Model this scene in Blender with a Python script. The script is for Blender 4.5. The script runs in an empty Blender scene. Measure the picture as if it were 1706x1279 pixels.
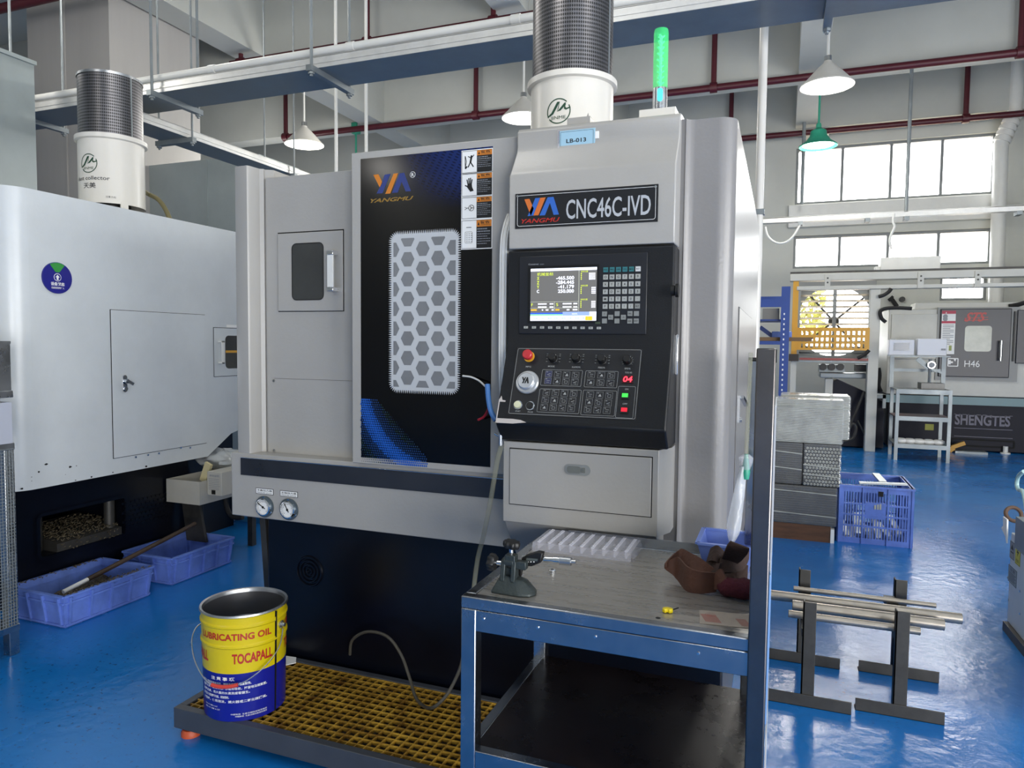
import bpy, bmesh, math, random
from mathutils import Vector, Matrix
random.seed(7)
SC = bpy.context.scene
COL = SC.collection
R = math.radians

# ------------------------------------------------------------------ camera
F_PX, CAM_H = 1180.0, 1.42
YAW, PITCH, ROLL = R(20.85), R(3.2), R(0.57)
_cy, _sy, _cp, _sp = math.cos(YAW), math.sin(YAW), math.cos(PITCH), math.sin(PITCH)
FW = Vector((-_sy * _cp, _cy * _cp, -_sp))
_r = Vector((_cy, _sy, 0)); _u = _r.cross(FW)
RT = _r * math.cos(ROLL) + _u * math.sin(ROLL)
UP = RT.cross(FW)
EYE = Vector((0, 0, CAM_H))
cam = bpy.data.cameras.new('camera')
cam.sensor_fit = 'HORIZONTAL'; cam.sensor_width = 36.0; cam.lens = F_PX * 36.0 / 1706.0
cam.clip_start = 0.05; cam.clip_end = 100
cam_o = bpy.data.objects.new('camera', cam); COL.objects.link(cam_o)
m3 = Matrix((RT, UP, -FW)).transposed()
cam_o.matrix_world = Matrix.Translation(EYE) @ m3.to_4x4()
SC.camera = cam_o
SC.view_settings.view_transform = 'Standard'
SC.view_settings.look = 'None'
SC.view_settings.gamma = 1.0
SC.view_settings.use_curve_mapping = False
SC.view_settings.exposure = 0.0
SC.cycles.max_bounces = 8
SC.cycles.transparent_max_bounces = 16
SC.cycles.caustics_reflective = False
SC.cycles.caustics_refractive = False

# ------------------------------------------------------------------ sky and room light
W = bpy.data.worlds.new('sky'); SC.world = W; W.use_nodes = True
_bg = W.node_tree.nodes['Background']
_bg.inputs[0].default_value = (0.98, 1.0, 1.0, 1); _bg.inputs[1].default_value = 11.0


def area(name, loc, target, sx, sy, power, col=(1, 1, 1)):
    l = bpy.data.lights.new(name, 'AREA'); l.shape = 'RECTANGLE'; l.size = sx; l.size_y = sy
    l.energy = power; l.color = col
    o = bpy.data.objects.new(name, l); COL.objects.link(o); o.location = loc
    o.rotation_euler = (Vector(target) - Vector(loc)).to_track_quat('-Z', 'Y').to_euler()
    return o


# added fill lights, one behind the camera and one at the right
area('door_daylight', (3.7, -5.9, 1.15), (1.0, 3, 0.6), 6.0, 2.2, 900, (1.0, 0.98, 0.94))
area('window_light_side', (6.8, 0.2, 1.9), (-3, 1.2, 1.2), 7.0, 2.6, 700, (1.0, 0.985, 0.95))
for _i, (_x, _y) in enumerate([(-3.4, -1.0), (0.6, -1.0), (-1.7, 1.7), (0.8, 2.2), (-6.0, 3.0), (2.6, 6.2), (-5, 8.5), (-1.2, 8.8), (2.5, 9.6), (-1.2, 5.6), (-9.0, 10.5), (-5.0, 4.6)]):  # added point lights that brighten the hall, without lamp bodies
    _l = bpy.data.lights.new('hall_lamp_light', 'POINT'); _l.energy = 42 if _y < 1.8 else (58 if _x < -4 else 24); _l.shadow_soft_size = .3; _l.color = (1.0, 0.96, 0.89)
    _o = bpy.data.objects.new('hall_lamp_light', _l); COL.objects.link(_o); _o.location = (_x, _y, 4.95 if _y == 4.6 else 4.1)
area('hall_lamp_light', (-6.0, -5.3, 4.2), (-5.9, -5.1, 0), 0.3, 0.3, 25, (1.0, 0.97, 0.92))

# ------------------------------------------------------------------ materials


def lin(c):
    if isinstance(c, str):
        c = [int(c[i:i + 2], 16) for i in (0, 2, 4)]
    return tuple((v / 255 / 12.92) if v / 255 <= .04045 else ((v / 255 + .055) / 1.055) ** 2.4 for v in c) + (1.0,)


MATS = {}


def mat(name, col, rough=.5, metal=0.0, spec=.5, var=0.0, vs=6.0, bump=0.0, bs=60.0, emit=0.0, alpha=1.0, trans=0.0, coat=0.0, rvar=0.0, stretch=None, dark=None, ior=1.5):
    if name in MATS:
        return MATS[name]
    m = bpy.data.materials.new(name); m.use_nodes = True
    nt = m.node_tree; b = nt.nodes['Principled BSDF']; L = nt.links
    c = lin(col)
    b.inputs['Base Color'].default_value = c
    b.inputs['Roughness'].default_value = rough
    b.inputs['Metallic'].default_value = metal
    b.inputs['Specular IOR Level'].default_value = spec
    b.inputs['Alpha'].default_value = alpha
    b.inputs['Transmission Weight'].default_value = trans
    b.inputs['Coat Weight'].default_value = coat
    b.inputs['IOR'].default_value = ior
    if emit:
        b.inputs['Emission Color'].default_value = c
        b.inputs['Emission Strength'].default_value = emit
    if var or bump or rvar:
        tc = nt.nodes.new('ShaderNodeTexCoord'); mp = nt.nodes.new('ShaderNodeMapping')
        L.new(tc.outputs['Object'], mp.inputs['Vector'])
        if stretch:
            mp.inputs['Scale'].default_value = stretch
        n = nt.nodes.new('ShaderNodeTexNoise'); n.inputs['Scale'].default_value = vs
        n.inputs['Detail'].default_value = 6; n.inputs['Roughness'].default_value = .65
        L.new(mp.outputs[0], n.inputs['Vector'])
        if var:
            rp = nt.nodes.new('ShaderNodeValToRGB'); L.new(n.outputs['Fac'], rp.inputs['Fac'])
            d = lin(dark) if dark else tuple(v * (1 - var) for v in c[:3]) + (1,)
            hi = tuple(min(1, v * (1 + var * .6)) for v in c[:3]) + (1,)
            rp.color_ramp.elements[0].position = .32; rp.color_ramp.elements[0].color = d
            rp.color_ramp.elements[1].position = .66; rp.color_ramp.elements[1].color = hi
            L.new(rp.outputs['Color'], b.inputs['Base Color'])
        if rvar:
            mr = nt.nodes.new('ShaderNodeMapRange'); L.new(n.outputs['Fac'], mr.inputs['Value'])
            mr.inputs['From Min'].default_value = .3; mr.inputs['From Max'].default_value = .7
            mr.inputs['To Min'].default_value = max(.02, rough - rvar); mr.inputs['To Max'].default_value = min(1, rough + rvar)
            L.new(mr.outputs[0], b.inputs['Roughness'])
        if bump:
            n2 = nt.nodes.new('ShaderNodeTexNoise'); n2.inputs['Scale'].default_value = bs; n2.inputs['Detail'].default_value = 3
            L.new(mp.outputs[0], n2.inputs['Vector'])
            bp = nt.nodes.new('ShaderNodeBump'); bp.inputs['Strength'].default_value = bump; bp.inputs['Distance'].default_value = .01
            L.new(n2.outputs['Fac'], bp.inputs['Height']); L.new(bp.outputs[0], b.inputs['Normal'])
    MATS[name] = m
    return m


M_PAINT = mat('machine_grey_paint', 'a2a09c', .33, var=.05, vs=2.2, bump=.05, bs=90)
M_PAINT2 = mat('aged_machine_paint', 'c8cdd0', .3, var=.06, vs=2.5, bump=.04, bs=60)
M_PAINT_SHADED = mat('machine_side_paint', '807e7d', .3, var=.05, vs=2.0, bump=.05, bs=90)  # machine paint with the header's shade on the right column put into its colour
M_BLACKP = mat('black_graphic_film', '050507', .16, spec=.3)
M_CONSOLE = mat('black_console_paint', '131519', .42, spec=.35, bump=.1, bs=300)
M_DARK = mat('dark_navy_base_paint', '070a14', .3, spec=.35, var=.3, vs=4)
M_GAP = mat('shadow_gap', '0a0a0c', .8)
M_STEEL = mat('brushed_steel', 'b9bcc0', .3, 1.0, var=.12, vs=9, rvar=.1)
M_CHROME = mat('chrome', 'd8dadd', .12, 1.0)
M_GALV = mat('galvanised_sheet', '868d90', .42, .35, var=.18, vs=5, rvar=.1)
M_GALVW = mat('bright_galvanised_rail', 'd2d2cf', .4, .35, var=.1, vs=8)
M_WHITE = mat('white_paint', 'dcdcd8', .4, var=.04)
M_WARMW = mat('warm_white_enamel', 'd6d3cc', .3, var=.03)
M_WHITEP = mat('white_print', 'e8e8e6', .5)
M_RED = mat('red_print', 'b0281f', .4)
M_REDPIPE = mat('dark_red_pipe_paint', '4c101d', .45, var=.12)
M_ORANGE = mat('orange_print', 'c87826', .4)
M_LORANGE = mat('logo_orange', 'c96a2c', .4)
M_LBLUE = mat('logo_blue', '2f62b4', .4)
M_LBLUED = mat('dull_logo_blue', '2b3a78', .35)
M_GOLD = mat('dull_gold_print', '8a6a2c', .35)
M_BLACK = mat('black_plastic', '0c0c0d', .45)
M_BLACKR = mat('black_rubber', '101012', .7)
M_INK = mat('black_ink', '0b0b0c', .6)
M_GREYINK = mat('grey_ink', '8c8f94', .6)
M_GLASSD = mat('dark_window_glass', '3f403f', .1, spec=.5, var=.2, vs=3)
M_YEL = mat('yellow_bucket_enamel', 'd3bd12', .3, var=.06)
M_BLUEB = mat('deep_blue_enamel', '141c86', .3, var=.05)
M_BLUEC = mat('blue_crate_plastic', '6580cc', .42, var=.35, vs=4)
M_BLUECL = mat('light_blue_plastic', '7a93e0', .35, trans=.15)
M_RUST = mat('rusty_yellow_bars', 'b08c34', .5, .1, var=.4, vs=14, dark='5a3a12')
M_OIL = mat('oily_swarf_floor', '120c07', .35, var=.6, vs=22, bump=.8, bs=70)
M_TRAYG = mat('grey_platform_paint', '3d4149', .4, var=.15)
M_CHIPS = mat('metal_chips', '6e6450', .5, .4, var=.6, vs=70, bump=1.0, bs=120, dark='1a1712')
M_BAGF = mat('clear_bag_film', 'dfe3e8', .2, alpha=.42, spec=.8, bump=.5, bs=30)
M_BROWN = mat('brown_leather', '5a3a2e', .8, var=.25, vs=12, bump=.3, bs=90)
M_BROWND = mat('dark_brown_leather', '3a2822', .8, var=.25, vs=12, bump=.3, bs=90)
M_MAROON = mat('maroon_knit', '4c1424', .9, var=.2, bump=.5, bs=160)
M_WOOD = mat('pallet_wood', '5a3c28', .7, var=.35, vs=6, stretch=(1, 6, 6))
M_SHELFD = mat('dark_worn_shelf', '1d1719', .3, .25, var=.5, vs=5, rvar=.14)
M_TABLE = mat('stainless_tabletop', 'aca8a2', .3, .6, var=.2, vs=5, rvar=.1, stretch=(1, 9, 1))
M_CASTG = mat('green_grey_cast_iron', '333b3c', .45, .3, var=.2, vs=14, bump=.15, bs=120)
M_YELPL = mat('bright_yellow_plastic', 'e8d020', .35)
M_GUARD = mat('yellow_guard_enamel', 'c99220', .4)
M_RACKB = mat('blue_rack_enamel', '1f3f86', .4, var=.1)
M_TEAL = mat('green_lamp_enamel', '2c8f74', .4)
M_CLEAR = mat('clear_plastic', 'e4e4ee', .12, alpha=.3, spec=.8)
M_FILM = mat('clear_film', 'eef0f4', .2, alpha=.1, spec=.7, bump=.5, bs=30)
M_PVC = mat('clear_hose', '9c9c88', .2, alpha=.32)
M_WRAP = mat('wrapped_white_trays', 'a9aca6', .25, var=.25, vs=8, coat=.4)
M_WRAPD = mat('wrapped_grey_trays', '3b3c3a', .22, var=.35, vs=8, coat=.5)
M_IRON = mat('dark_angle_iron', '454442', .5, .5, var=.3, vs=8)
M_ROD = mat('steel_bar_stock', 'a9a196', .36, .8, var=.15, vs=14)
M_PAPER = mat('printed_paper', 'a89c90', .7, var=.12, vs=20)
M_BLUEREFL = mat('blue_hose', '4a78b4', .35)
M_STSD = mat('charcoal_door_paint', '36363c', .4)
M_STSW = mat('off_white_machine_paint', 'b9b9b2', .4, var=.05)
M_NAVY = mat('dark_navy_machine_base', '0f1020', .55, spec=.3)
M_CEMENT = mat('white_wall_paint', 'c6c7c0', .75, var=.04, vs=1.5)
M_BEAM = mat('beam_paint', 'b6b8b3', .8, var=.05, vs=1.2)
M_CLAD = mat('column_cladding', 'a5a3a1', .5, var=.06, vs=1.0, stretch=(3, 3, .3))
M_CLAD2 = mat('grey_sheet_cladding', '9aa3a4', .35, .3, var=.08, vs=2)


def glow(name, col, strength):
    return mat(name, col, .4, emit=strength)


# ------------------------------------------------------------------ survey helpers (photo measurements to places in the hall)
def ray(px, py):
    return RT * ((px - 853) / F_PX) - UP * ((py - 639.5) / F_PX) + FW


def at_z(px, py, z):
    d = ray(px, py); return EYE + d * ((z - CAM_H) / d.z)


def at_y(px, py, y):
    d = ray(px, py); return EYE + d * (y / d.y)


def at_x(px, py, x):
    d = ray(px, py); return EYE + d * (x / d.x)


class Fr:
    """a flat face: origin o, right x, up u; local z points out of the face"""
    def __init__(s, o, x=(1, 0, 0), u=(0, 0, 1)):
        s.o = Vector(o); s.x = Vector(x).normalized(); s.u = Vector(u).normalized(); s.n = s.x.cross(s.u)
        s.M = Matrix((s.x, s.u, s.n)).transposed().to_4x4(); s.M.translation = s.o

    def at(s, px, py):
        d = ray(px, py); t = (s.o - EYE).dot(s.n) / d.dot(s.n); p = EYE + d * t - s.o
        return p.dot(s.x), p.dot(s.u)

    def up(s, dz):
        return Fr(s.o + s.n * dz, s.x, s.u)


def FY(y):
    return Fr((0, y, 0))


def FXR(x):   # faces +X (u = Y)
    return Fr((x, 0, 0), (0, 1, 0))


def FXL(x):   # faces -X (u = -Y)
    return Fr((x, 0, 0), (0, -1, 0))


def crop(x0, y0, s):
    return lambda x, y: (x0 + x / s, y0 + y / s)


# ------------------------------------------------------------------ mesh builder
TXT = {}


def text_mesh(body, bold=0.0, shear=0.0, res=3):
    k = (body, bold, shear)
    if k not in TXT:
        c = bpy.data.curves.new('t', 'FONT'); c.body = body; c.offset = bold; c.shear = shear; c.resolution_u = res
        o = bpy.data.objects.new('t', c); COL.objects.link(o)
        dg = bpy.context.evaluated_depsgraph_get(); dg.update()
        me = bpy.data.meshes.new_from_object(o.evaluated_get(dg))
        vs = [(v.co.x, v.co.y) for v in me.vertices]; fs = [tuple(p.vertices) for p in me.polygons]
        bpy.data.objects.remove(o); bpy.data.curves.remove(c); bpy.data.meshes.remove(me)
        x0 = min(v[0] for v in vs); x1 = max(v[0] for v in vs); y0 = min(v[1] for v in vs); y1 = max(v[1] for v in vs)
        TXT[k] = ([((a - x0) / (x1 - x0), (b - y0) / (y1 - y0)) for a, b in vs], fs, (x1 - x0) / (y1 - y0))
    return TXT[k]


TM = {}


class G:
    def __init__(s, *mats, fr=None):
        s.bm = bmesh.new(); s.mats = list(mats); s.m = 0; s.M = fr.M if fr else None; s.fr = fr

    def v(s, p):
        p = Vector(p)
        return s.bm.verts.new(s.M @ p if s.M else p)

    def face(s, vs):
        try:
            f = s.bm.faces.new(vs); f.material_index = s.m; return f
        except ValueError:
            return None

    def poly(s, pts):
        return s.face([s.v(p) for p in pts])

    def box(s, x0, x1, y0, y1, z0, z1):
        a = [s.v((x, y, z)) for z in (z0, z1) for y in (y0, y1) for x in (x0, x1)]
        for q in ((0, 2, 3, 1), (4, 5, 7, 6), (0, 1, 5, 4), (2, 6, 7, 3), (0, 4, 6, 2), (1, 3, 7, 5)):
            s.face([a[i] for i in q])
        return s

    def rect(s, px0, py0, px1, py1, z0=0.0, z1=.001):
        """box on the frame between two photo points (top-left, bottom-right)"""
        u0, v1 = s.fr.at(px0, py0); u1, v0 = s.fr.at(px1, py1)
        return s.box(u0, u1, v0, v1, z0, z1)

    def prism(s, pts, plane, a, b):
        def P(p, t):
            return {'xz': (p[0], t, p[1]), 'yz': (t, p[0], p[1]), 'xy': (p[0], p[1], t)}[plane]
        A = [s.v(P(p, a)) for p in pts]; B = [s.v(P(p, b)) for p in pts]
        s.face(A[::-1]); s.face(B)
        n = len(pts)
        for i in range(n):
            s.face([A[i], A[(i + 1) % n], B[(i + 1) % n], B[i]])
        return s

    def pxpoly(s, pts, z0=0.0, z1=.001):
        return s.prism([s.fr.at(*p) for p in pts], 'xy', z0, z1)

    def ring(s, c, r, ax, n, ph=0.0):
        ax = Vector(ax).normalized(); t = Vector((0, 0, 1)) if abs(ax.z) < .9 else Vector((1, 0, 0))
        e1 = ax.cross(t).normalized(); e2 = ax.cross(e1)
        return [s.v(Vector(c) + (e1 * math.cos(2 * math.pi * i / n + ph) + e2 * math.sin(2 * math.pi * i / n + ph)) * r) for i in range(n)]

    def bridge(s, A, B):
        n = len(A)
        for i in range(n):
            s.face([A[i], A[(i + 1) % n], B[(i + 1) % n], B[i]])

    def cyl(s, p, q, r, r2=None, n=20, caps=True):
        p, q = Vector(p), Vector(q); ax = q - p
        A = s.ring(p, r, ax, n); B = s.ring(q, r if r2 is None else r2, ax, n)
        s.bridge(A, B)
        if caps:
            s.face(A[::-1]); s.face(B)
        return s

    def lathe(s, prof, c=(0, 0, 0), ax=(0, 0, 1), n=32, close=False):
        c = Vector(c); ax = Vector(ax).normalized(); prev = None; first = None
        for r, h in prof:
            k = s.ring(c + ax * h, max(r, 1e-4), ax, n)
            if prev:
                s.bridge(prev, k)
            else:
                first = k
            prev = k
        if close:
            s.face(first[::-1]); s.face(prev)
        return s

    def tube(s, pts, r, n=8, sm=0, caps=True):
        pts = [Vector(p) for p in pts]
        if sm:
            pts = smooth(pts, sm)
        rings = []
        nrm = None
        for i, p in enumerate(pts):
            t = (pts[min(i + 1, len(pts) - 1)] - pts[max(i - 1, 0)]).normalized()
            if nrm is None:
                h = Vector((0, 0, 1)) if abs(t.z) < .9 else Vector((1, 0, 0)); nrm = t.cross(h).normalized()
            nrm = (nrm - t * nrm.dot(t)).normalized(); b = t.cross(nrm)
            rr = r[i] if isinstance(r, (list, tuple)) else r
            rings.append([s.v(p + (nrm * math.cos(2 * math.pi * k / n) + b * math.sin(2 * math.pi * k / n)) * rr) for k in range(n)])
        for a, b in zip(rings, rings[1:]):
            s.bridge(a, b)
        if caps:
            s.face(rings[0][::-1]); s.face(rings[-1])
        return s

    def bar(s, p, q, w, h, up=(0, 0, 1)):
        """rectangular bar from p to q, w across, h along up"""
        p, q, up = Vector(p), Vector(q), Vector(up); t = (q - p).normalized()
        a = t.cross(up).normalized() * (w / 2); b = a.cross(t).normalized() * (h / 2)
        A = [s.v(p + i * a + j * b) for i, j in ((-1, -1), (1, -1), (1, 1), (-1, 1))]
        B = [s.v(q + i * a + j * b) for i, j in ((-1, -1), (1, -1), (1, 1), (-1, 1))]
        s.bridge(A, B); s.face(A[::-1]); s.face(B)
        return s

    def text(s, body, px_bl, px_tr, z=.0012, bold=0.0, shear=0.0, px=True):
        V, Fs, asp = text_mesh(body, bold, shear)
        if px:
            u0, v0 = s.fr.at(*px_bl); u1, v1 = s.fr.at(*px_tr)
        else:
            (u0, v0), (u1, v1) = px_bl, px_tr
        vs = [s.v((u0 + a * (u1 - u0), v0 + b * (v1 - v0), z)) for a, b in V]
        for f in Fs:
            s.face([vs[i] for i in f])
        return s

    def text_cyl(s, body, c, r, a0, a1, z0, z1, bold=0.0, shear=0.0):
        V, Fs, asp = text_mesh(body, bold, shear)
        vs = [s.v((c[0] + r * math.cos(a0 + a * (a1 - a0)), c[1] + r * math.sin(a0 + a * (a1 - a0)), z0 + b * (z1 - z0))) for a, b in V]
        for f in Fs:
            s.face([vs[i] for i in f])
        return s

    def obj(s, name, parent=None, local=False, smooth=35, bevel=0.0, seg=2, **kw):
        if not local and parent is not None and parent.name in TM:
            s.bm.transform(TM[parent.name].inverted())
        if s.bm.faces:
            bmesh.ops.recalc_face_normals(s.bm, faces=s.bm.faces[:])
        me = bpy.data.meshes.new(name); s.bm.to_mesh(me); s.bm.free()
        for m in s.mats:
            me.materials.append(m)
        if smooth:
            me.polygons.foreach_set('use_smooth', [True] * len(me.polygons)); me.set_sharp_from_angle(angle=R(smooth))
        o = bpy.data.objects.new(name, me); COL.objects.link(o)
        if parent is not None:
            o.parent = parent
            if parent.name in TM:
                TM[o.name] = TM[parent.name]
        if bevel:
            b = o.modifiers.new('bevel', 'BEVEL'); b.width = bevel; b.segments = seg; b.limit_method = 'ANGLE'; b.angle_limit = R(40)
            b.harden_normals = False
        for k, val in kw.items():
            o[k] = val
        return o


def smooth(pts, k=4):
    out = []
    n = len(pts)
    for i in range(n - 1):
        p0, p1, p2, p3 = pts[max(i - 1, 0)], pts[i], pts[i + 1], pts[min(i + 2, n - 1)]
        for j in range(k):
            t = j / k
            out.append(.5 * ((2 * p1) + (p2 - p0) * t + (2 * p0 - 5 * p1 + 4 * p2 - p3) * t * t + (3 * p1 - p0 - 3 * p2 + p3) * t ** 3))
    out.append(pts[-1])
    return out


def thing(name, label, cat, loc=(0, 0, 0), rz=0.0, group=None):
    o = bpy.data.objects.new(name, None); COL.objects.link(o)
    o.empty_display_size = .1
    o.location = loc; o.rotation_euler = (0, 0, rz)
    TM[o.name] = Matrix.Translation(Vector(loc)) @ Matrix.Rotation(rz, 4, 'Z')
    o['label'] = label; o['category'] = cat
    if group:
        o['group'] = group
    return o


def tag(o, label, cat, group=None):
    o['label'] = label; o['category'] = cat
    if group:
        o['group'] = group
    return o


def struct(o):
    o['kind'] = 'structure'; return o


def dup(root, loc, rz=0.0, label=None):
    r = root.copy(); COL.objects.link(r); r.location = loc; r.rotation_euler = (0, 0, rz)
    if label:
        r['label'] = label

    def rec(a, b):
        for ch in a.children:
            c = ch.copy(); COL.objects.link(c); c.parent = b; rec(ch, c)
    rec(root, r)
    return r

# ================================================================== THE HALL
def floor_mat():
    m = bpy.data.materials.new('blue_epoxy_floor'); m.use_nodes = True
    nt = m.node_tree; b = nt.nodes['Principled BSDF']; L = nt.links
    tc = nt.nodes.new('ShaderNodeTexCoord')

    def noise(scale, detail=5, st=None):
        n = nt.nodes.new('ShaderNodeTexNoise'); n.inputs['Scale'].default_value = scale; n.inputs['Detail'].default_value = detail
        if st:
            mp = nt.nodes.new('ShaderNodeMapping'); mp.inputs['Scale'].default_value = st; mp.inputs['Rotation'].default_value = (0, 0, .5)
            L.new(tc.outputs['Object'], mp.inputs[0]); L.new(mp.outputs[0], n.inputs['Vector'])
        else:
            L.new(tc.outputs['Object'], n.inputs['Vector'])
        return n

    def ramp(src, p0, c0, p1, c1):
        r = nt.nodes.new('ShaderNodeValToRGB'); L.new(src, r.inputs['Fac'])
        r.color_ramp.elements[0].position = p0; r.color_ramp.elements[0].color = c0
        r.color_ramp.elements[1].position = p1; r.color_ramp.elements[1].color = c1
        return r
    a = ramp(noise(1.1).outputs['Fac'], .3, lin('146ab8'), .7, lin('1a7ac8'))
    # pale scuffs and scratches
    sc = ramp(noise(5, 8, (1, 14, 1)).outputs['Fac'], .66, (0, 0, 0, 1), .8, (1, 1, 1, 1))
    mk = ramp(noise(.7, 3).outputs['Fac'], .52, (0, 0, 0, 1), .68, (.28, .28, .28, 1))
    mul = nt.nodes.new('ShaderNodeMath'); mul.operation = 'MULTIPLY'
    L.new(sc.outputs[0], mul.inputs[0]); L.new(mk.outputs[0], mul.inputs[1])
    mx = nt.nodes.new('ShaderNodeMixRGB'); L.new(mul.outputs[0], mx.inputs[0]); L.new(a.outputs[0], mx.inputs[1]); mx.inputs[2].default_value = lin('9ab4cf')
    # dark specks of swarf
    sp = ramp(noise(48, 2).outputs['Fac'], .63, (0, 0, 0, 1), .67, (1, 1, 1, 1))
    m2 = nt.nodes.new('ShaderNodeMath'); m2.operation = 'MULTIPLY'
    mk2 = ramp(noise(.9, 2).outputs['Fac'], .5, (0, 0, 0, 1), .62, (.5, .5, .5, 1))
    L.new(sp.outputs[0], m2.inputs[0]); L.new(mk2.outputs[0], m2.inputs[1])
    mx2 = nt.nodes.new('ShaderNodeMixRGB'); L.new(m2.outputs[0], mx2.inputs[0]); L.new(mx.outputs[0], mx2.inputs[1]); mx2.inputs[2].default_value = lin('181a1e')
    L.new(mx2.outputs[0], b.inputs['Base Color'])
    rr = nt.nodes.new('ShaderNodeMapRange'); L.new(noise(2.6, 7).outputs['Fac'], rr.inputs[0])
    rr.inputs[1].default_value = .3; rr.inputs[2].default_value = .7; rr.inputs[3].default_value = .12; rr.inputs[4].default_value = .3
    L.new(rr.outputs[0], b.inputs['Roughness'])
    bp = nt.nodes.new('ShaderNodeBump'); bp.inputs['Strength'].default_value = .12; bp.inputs['Distance'].default_value = .02
    L.new(noise(16, 4).outputs['Fac'], bp.inputs['Height']); L.new(bp.outputs[0], b.inputs['Normal'])
    b.inputs['Specular IOR Level'].default_value = .55
    return m


X0, X1, Y0, Y1, ZC = -12.2, 7.0, -6.0, 13.9, 6.1
g = G(floor_mat()); g.box(X0, X1, Y0, Y1, -.1, 0); struct(g.obj('floor', smooth=0))
g = G(M_CEMENT); g.box(X0, X1, Y0, Y1, ZC, ZC + .15); struct(g.obj('ceiling', smooth=0))


def wall_with_holes(name, fr, u0, u1, v0, v1, holes, th=.2):
    """wall slab on a frame, thickness behind the face; holes = (ua,ub,va,vb) that do not overlap in u or are stacked"""
    us = sorted({u0, u1} | {h[0] for h in holes} | {h[1] for h in holes})
    g = G(M_CEMENT, fr=fr)
    for a, b in zip(us, us[1:]):
        vs = sorted([(h[2], h[3]) for h in holes if h[0] < (a + b) / 2 < h[1]])
        lo = v0
        for p, q in vs:
            g.box(a, b, lo, p, -th, 0); lo = q
        g.box(a, b, lo, v1, -th, 0)
    bmesh.ops.remove_doubles(g.bm, verts=g.bm.verts[:], dist=1e-5)
    return struct(g.obj(name, smooth=0))


FW_ = FY(Y1)
wu0, wv1 = FW_.at(1327, 247); wu1, wv0 = FW_.at(1657, 322)
lv1 = FW_.at(1490, 386)[1]; lv0 = FW_.at(1490, 443)[1]
bu0, bv1 = FW_.at(1567, 458); bu1, bv0 = FW_.at(1644, 500)
fu0, fv1 = FW_.at(1326, 470); fu1, fv0 = FW_.at(1455, 602)
su0, sv0 = FW_.at(478, 300); su1, sv1 = FW_.at(590, 254)
bv1 = min(bv1, lv0 - .05)
fv1 = min(fv1, lv0 - .08)
wall_with_holes('wall_far', FW_, X0, X1, 0, ZC, [
    (wu0, wu1, wv0, wv1), (wu0, wu1, lv0, lv1), (bu0, bu1, bv0, bv1), (fu0, fu1, fv0, fv1), (su0, su1, sv0, sv1)])
g = G(M_CEMENT); g.box(X0 - .2, X0, Y0, Y1, 0, ZC); struct(g.obj('wall_left', smooth=0))
g = G(M_CEMENT); g.box(X1, X1 + .2, Y0, Y1, 0, ZC); struct(g.obj('wall_right', smooth=0))
g = G(M_CEMENT); g.box(X0, X1, Y0 - .2, Y0, 0, ZC); struct(g.obj('wall_back', smooth=0))

M_FRAME = mat('grey_window_frame', '7b7f80', .5)
M_PANE = mat('window_pane', 'ffffff', .02, trans=1.0, alpha=.12, ior=1.02, spec=.2)


def window(n, fr, u0, u1, v0, v1, cols, rows=1):
    g = G(M_FRAME, fr=fr)
    w = .045
    for a, b, c, d in ((u0, u1, v0, v0 + w), (u0, u1, v1 - w, v1), (u0, u0 + w, v0 + w, v1 - w), (u1 - w, u1, v0 + w, v1 - w)):
        g.box(a, b, c, d, -.16, -.06)
    for i in range(1, cols):
        x = u0 + (u1 - u0) * i / cols; g.box(x - w / 2, x + w / 2, v0, v1, -.155, -.065)
    for i in range(1, rows):
        y = v0 + (v1 - v0) * i / rows; g.box(u0, u1, y - w / 2, y + w / 2, -.155, -.065)
    o = struct(g.obj('window_%d' % n, smooth=0))
    p = G(M_PANE, fr=fr); p.box(u0, u1, v0, v1, -.115, -.11); p.obj('window_pane', o, smooth=0)


window(1, FW_, wu0, wu1, wv0, wv1, 4)
window(2, FW_, wu0, wu1, lv0, lv1, 4)
window(3, FW_, bu0, bu1, bv0, bv1, 1)
window(4, FW_, su0, su1, sv0, sv1, 2)

# beams along and across the bay
for i, (ya, yb) in enumerate(((7.9, 8.25), (10.95, 11.3), (13.55, 13.9), (4.85, 5.2))):
    g = G(M_BEAM); g.box(X0, X1, ya, yb, 5.22, ZC); struct(g.obj('trim_%d' % (i + 1), smooth=0))
for i, (xa, xb) in enumerate(((-7.0, -6.6), (-3.2, -2.85), (.1, .44))):
    g = G(M_BEAM); g.box(xa, xb, 0 if False else Y0, Y1, 5.23, ZC); struct(g.obj('trim_%d' % (i + 5), smooth=0))
# wall pier behind the right hand lamps
pu0, _ = FY(13.6).at(1346, 150); pu1, _ = FY(13.6).at(1384, 150)
g = G(M_CEMENT); g.box(pu0, pu1, 13.6, 13.9, FW_.at(1360, 244)[1] + .12, 5.22); struct(g.obj('trim_8', smooth=0))
# ledge under the upper window
g = G(M_WHITE); g.box(wu0 - .1, wu1 + .1, 13.78, 13.9, wv0 - .42, wv0 - .03); struct(g.obj('trim_9', smooth=0, bevel=.01))
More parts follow.
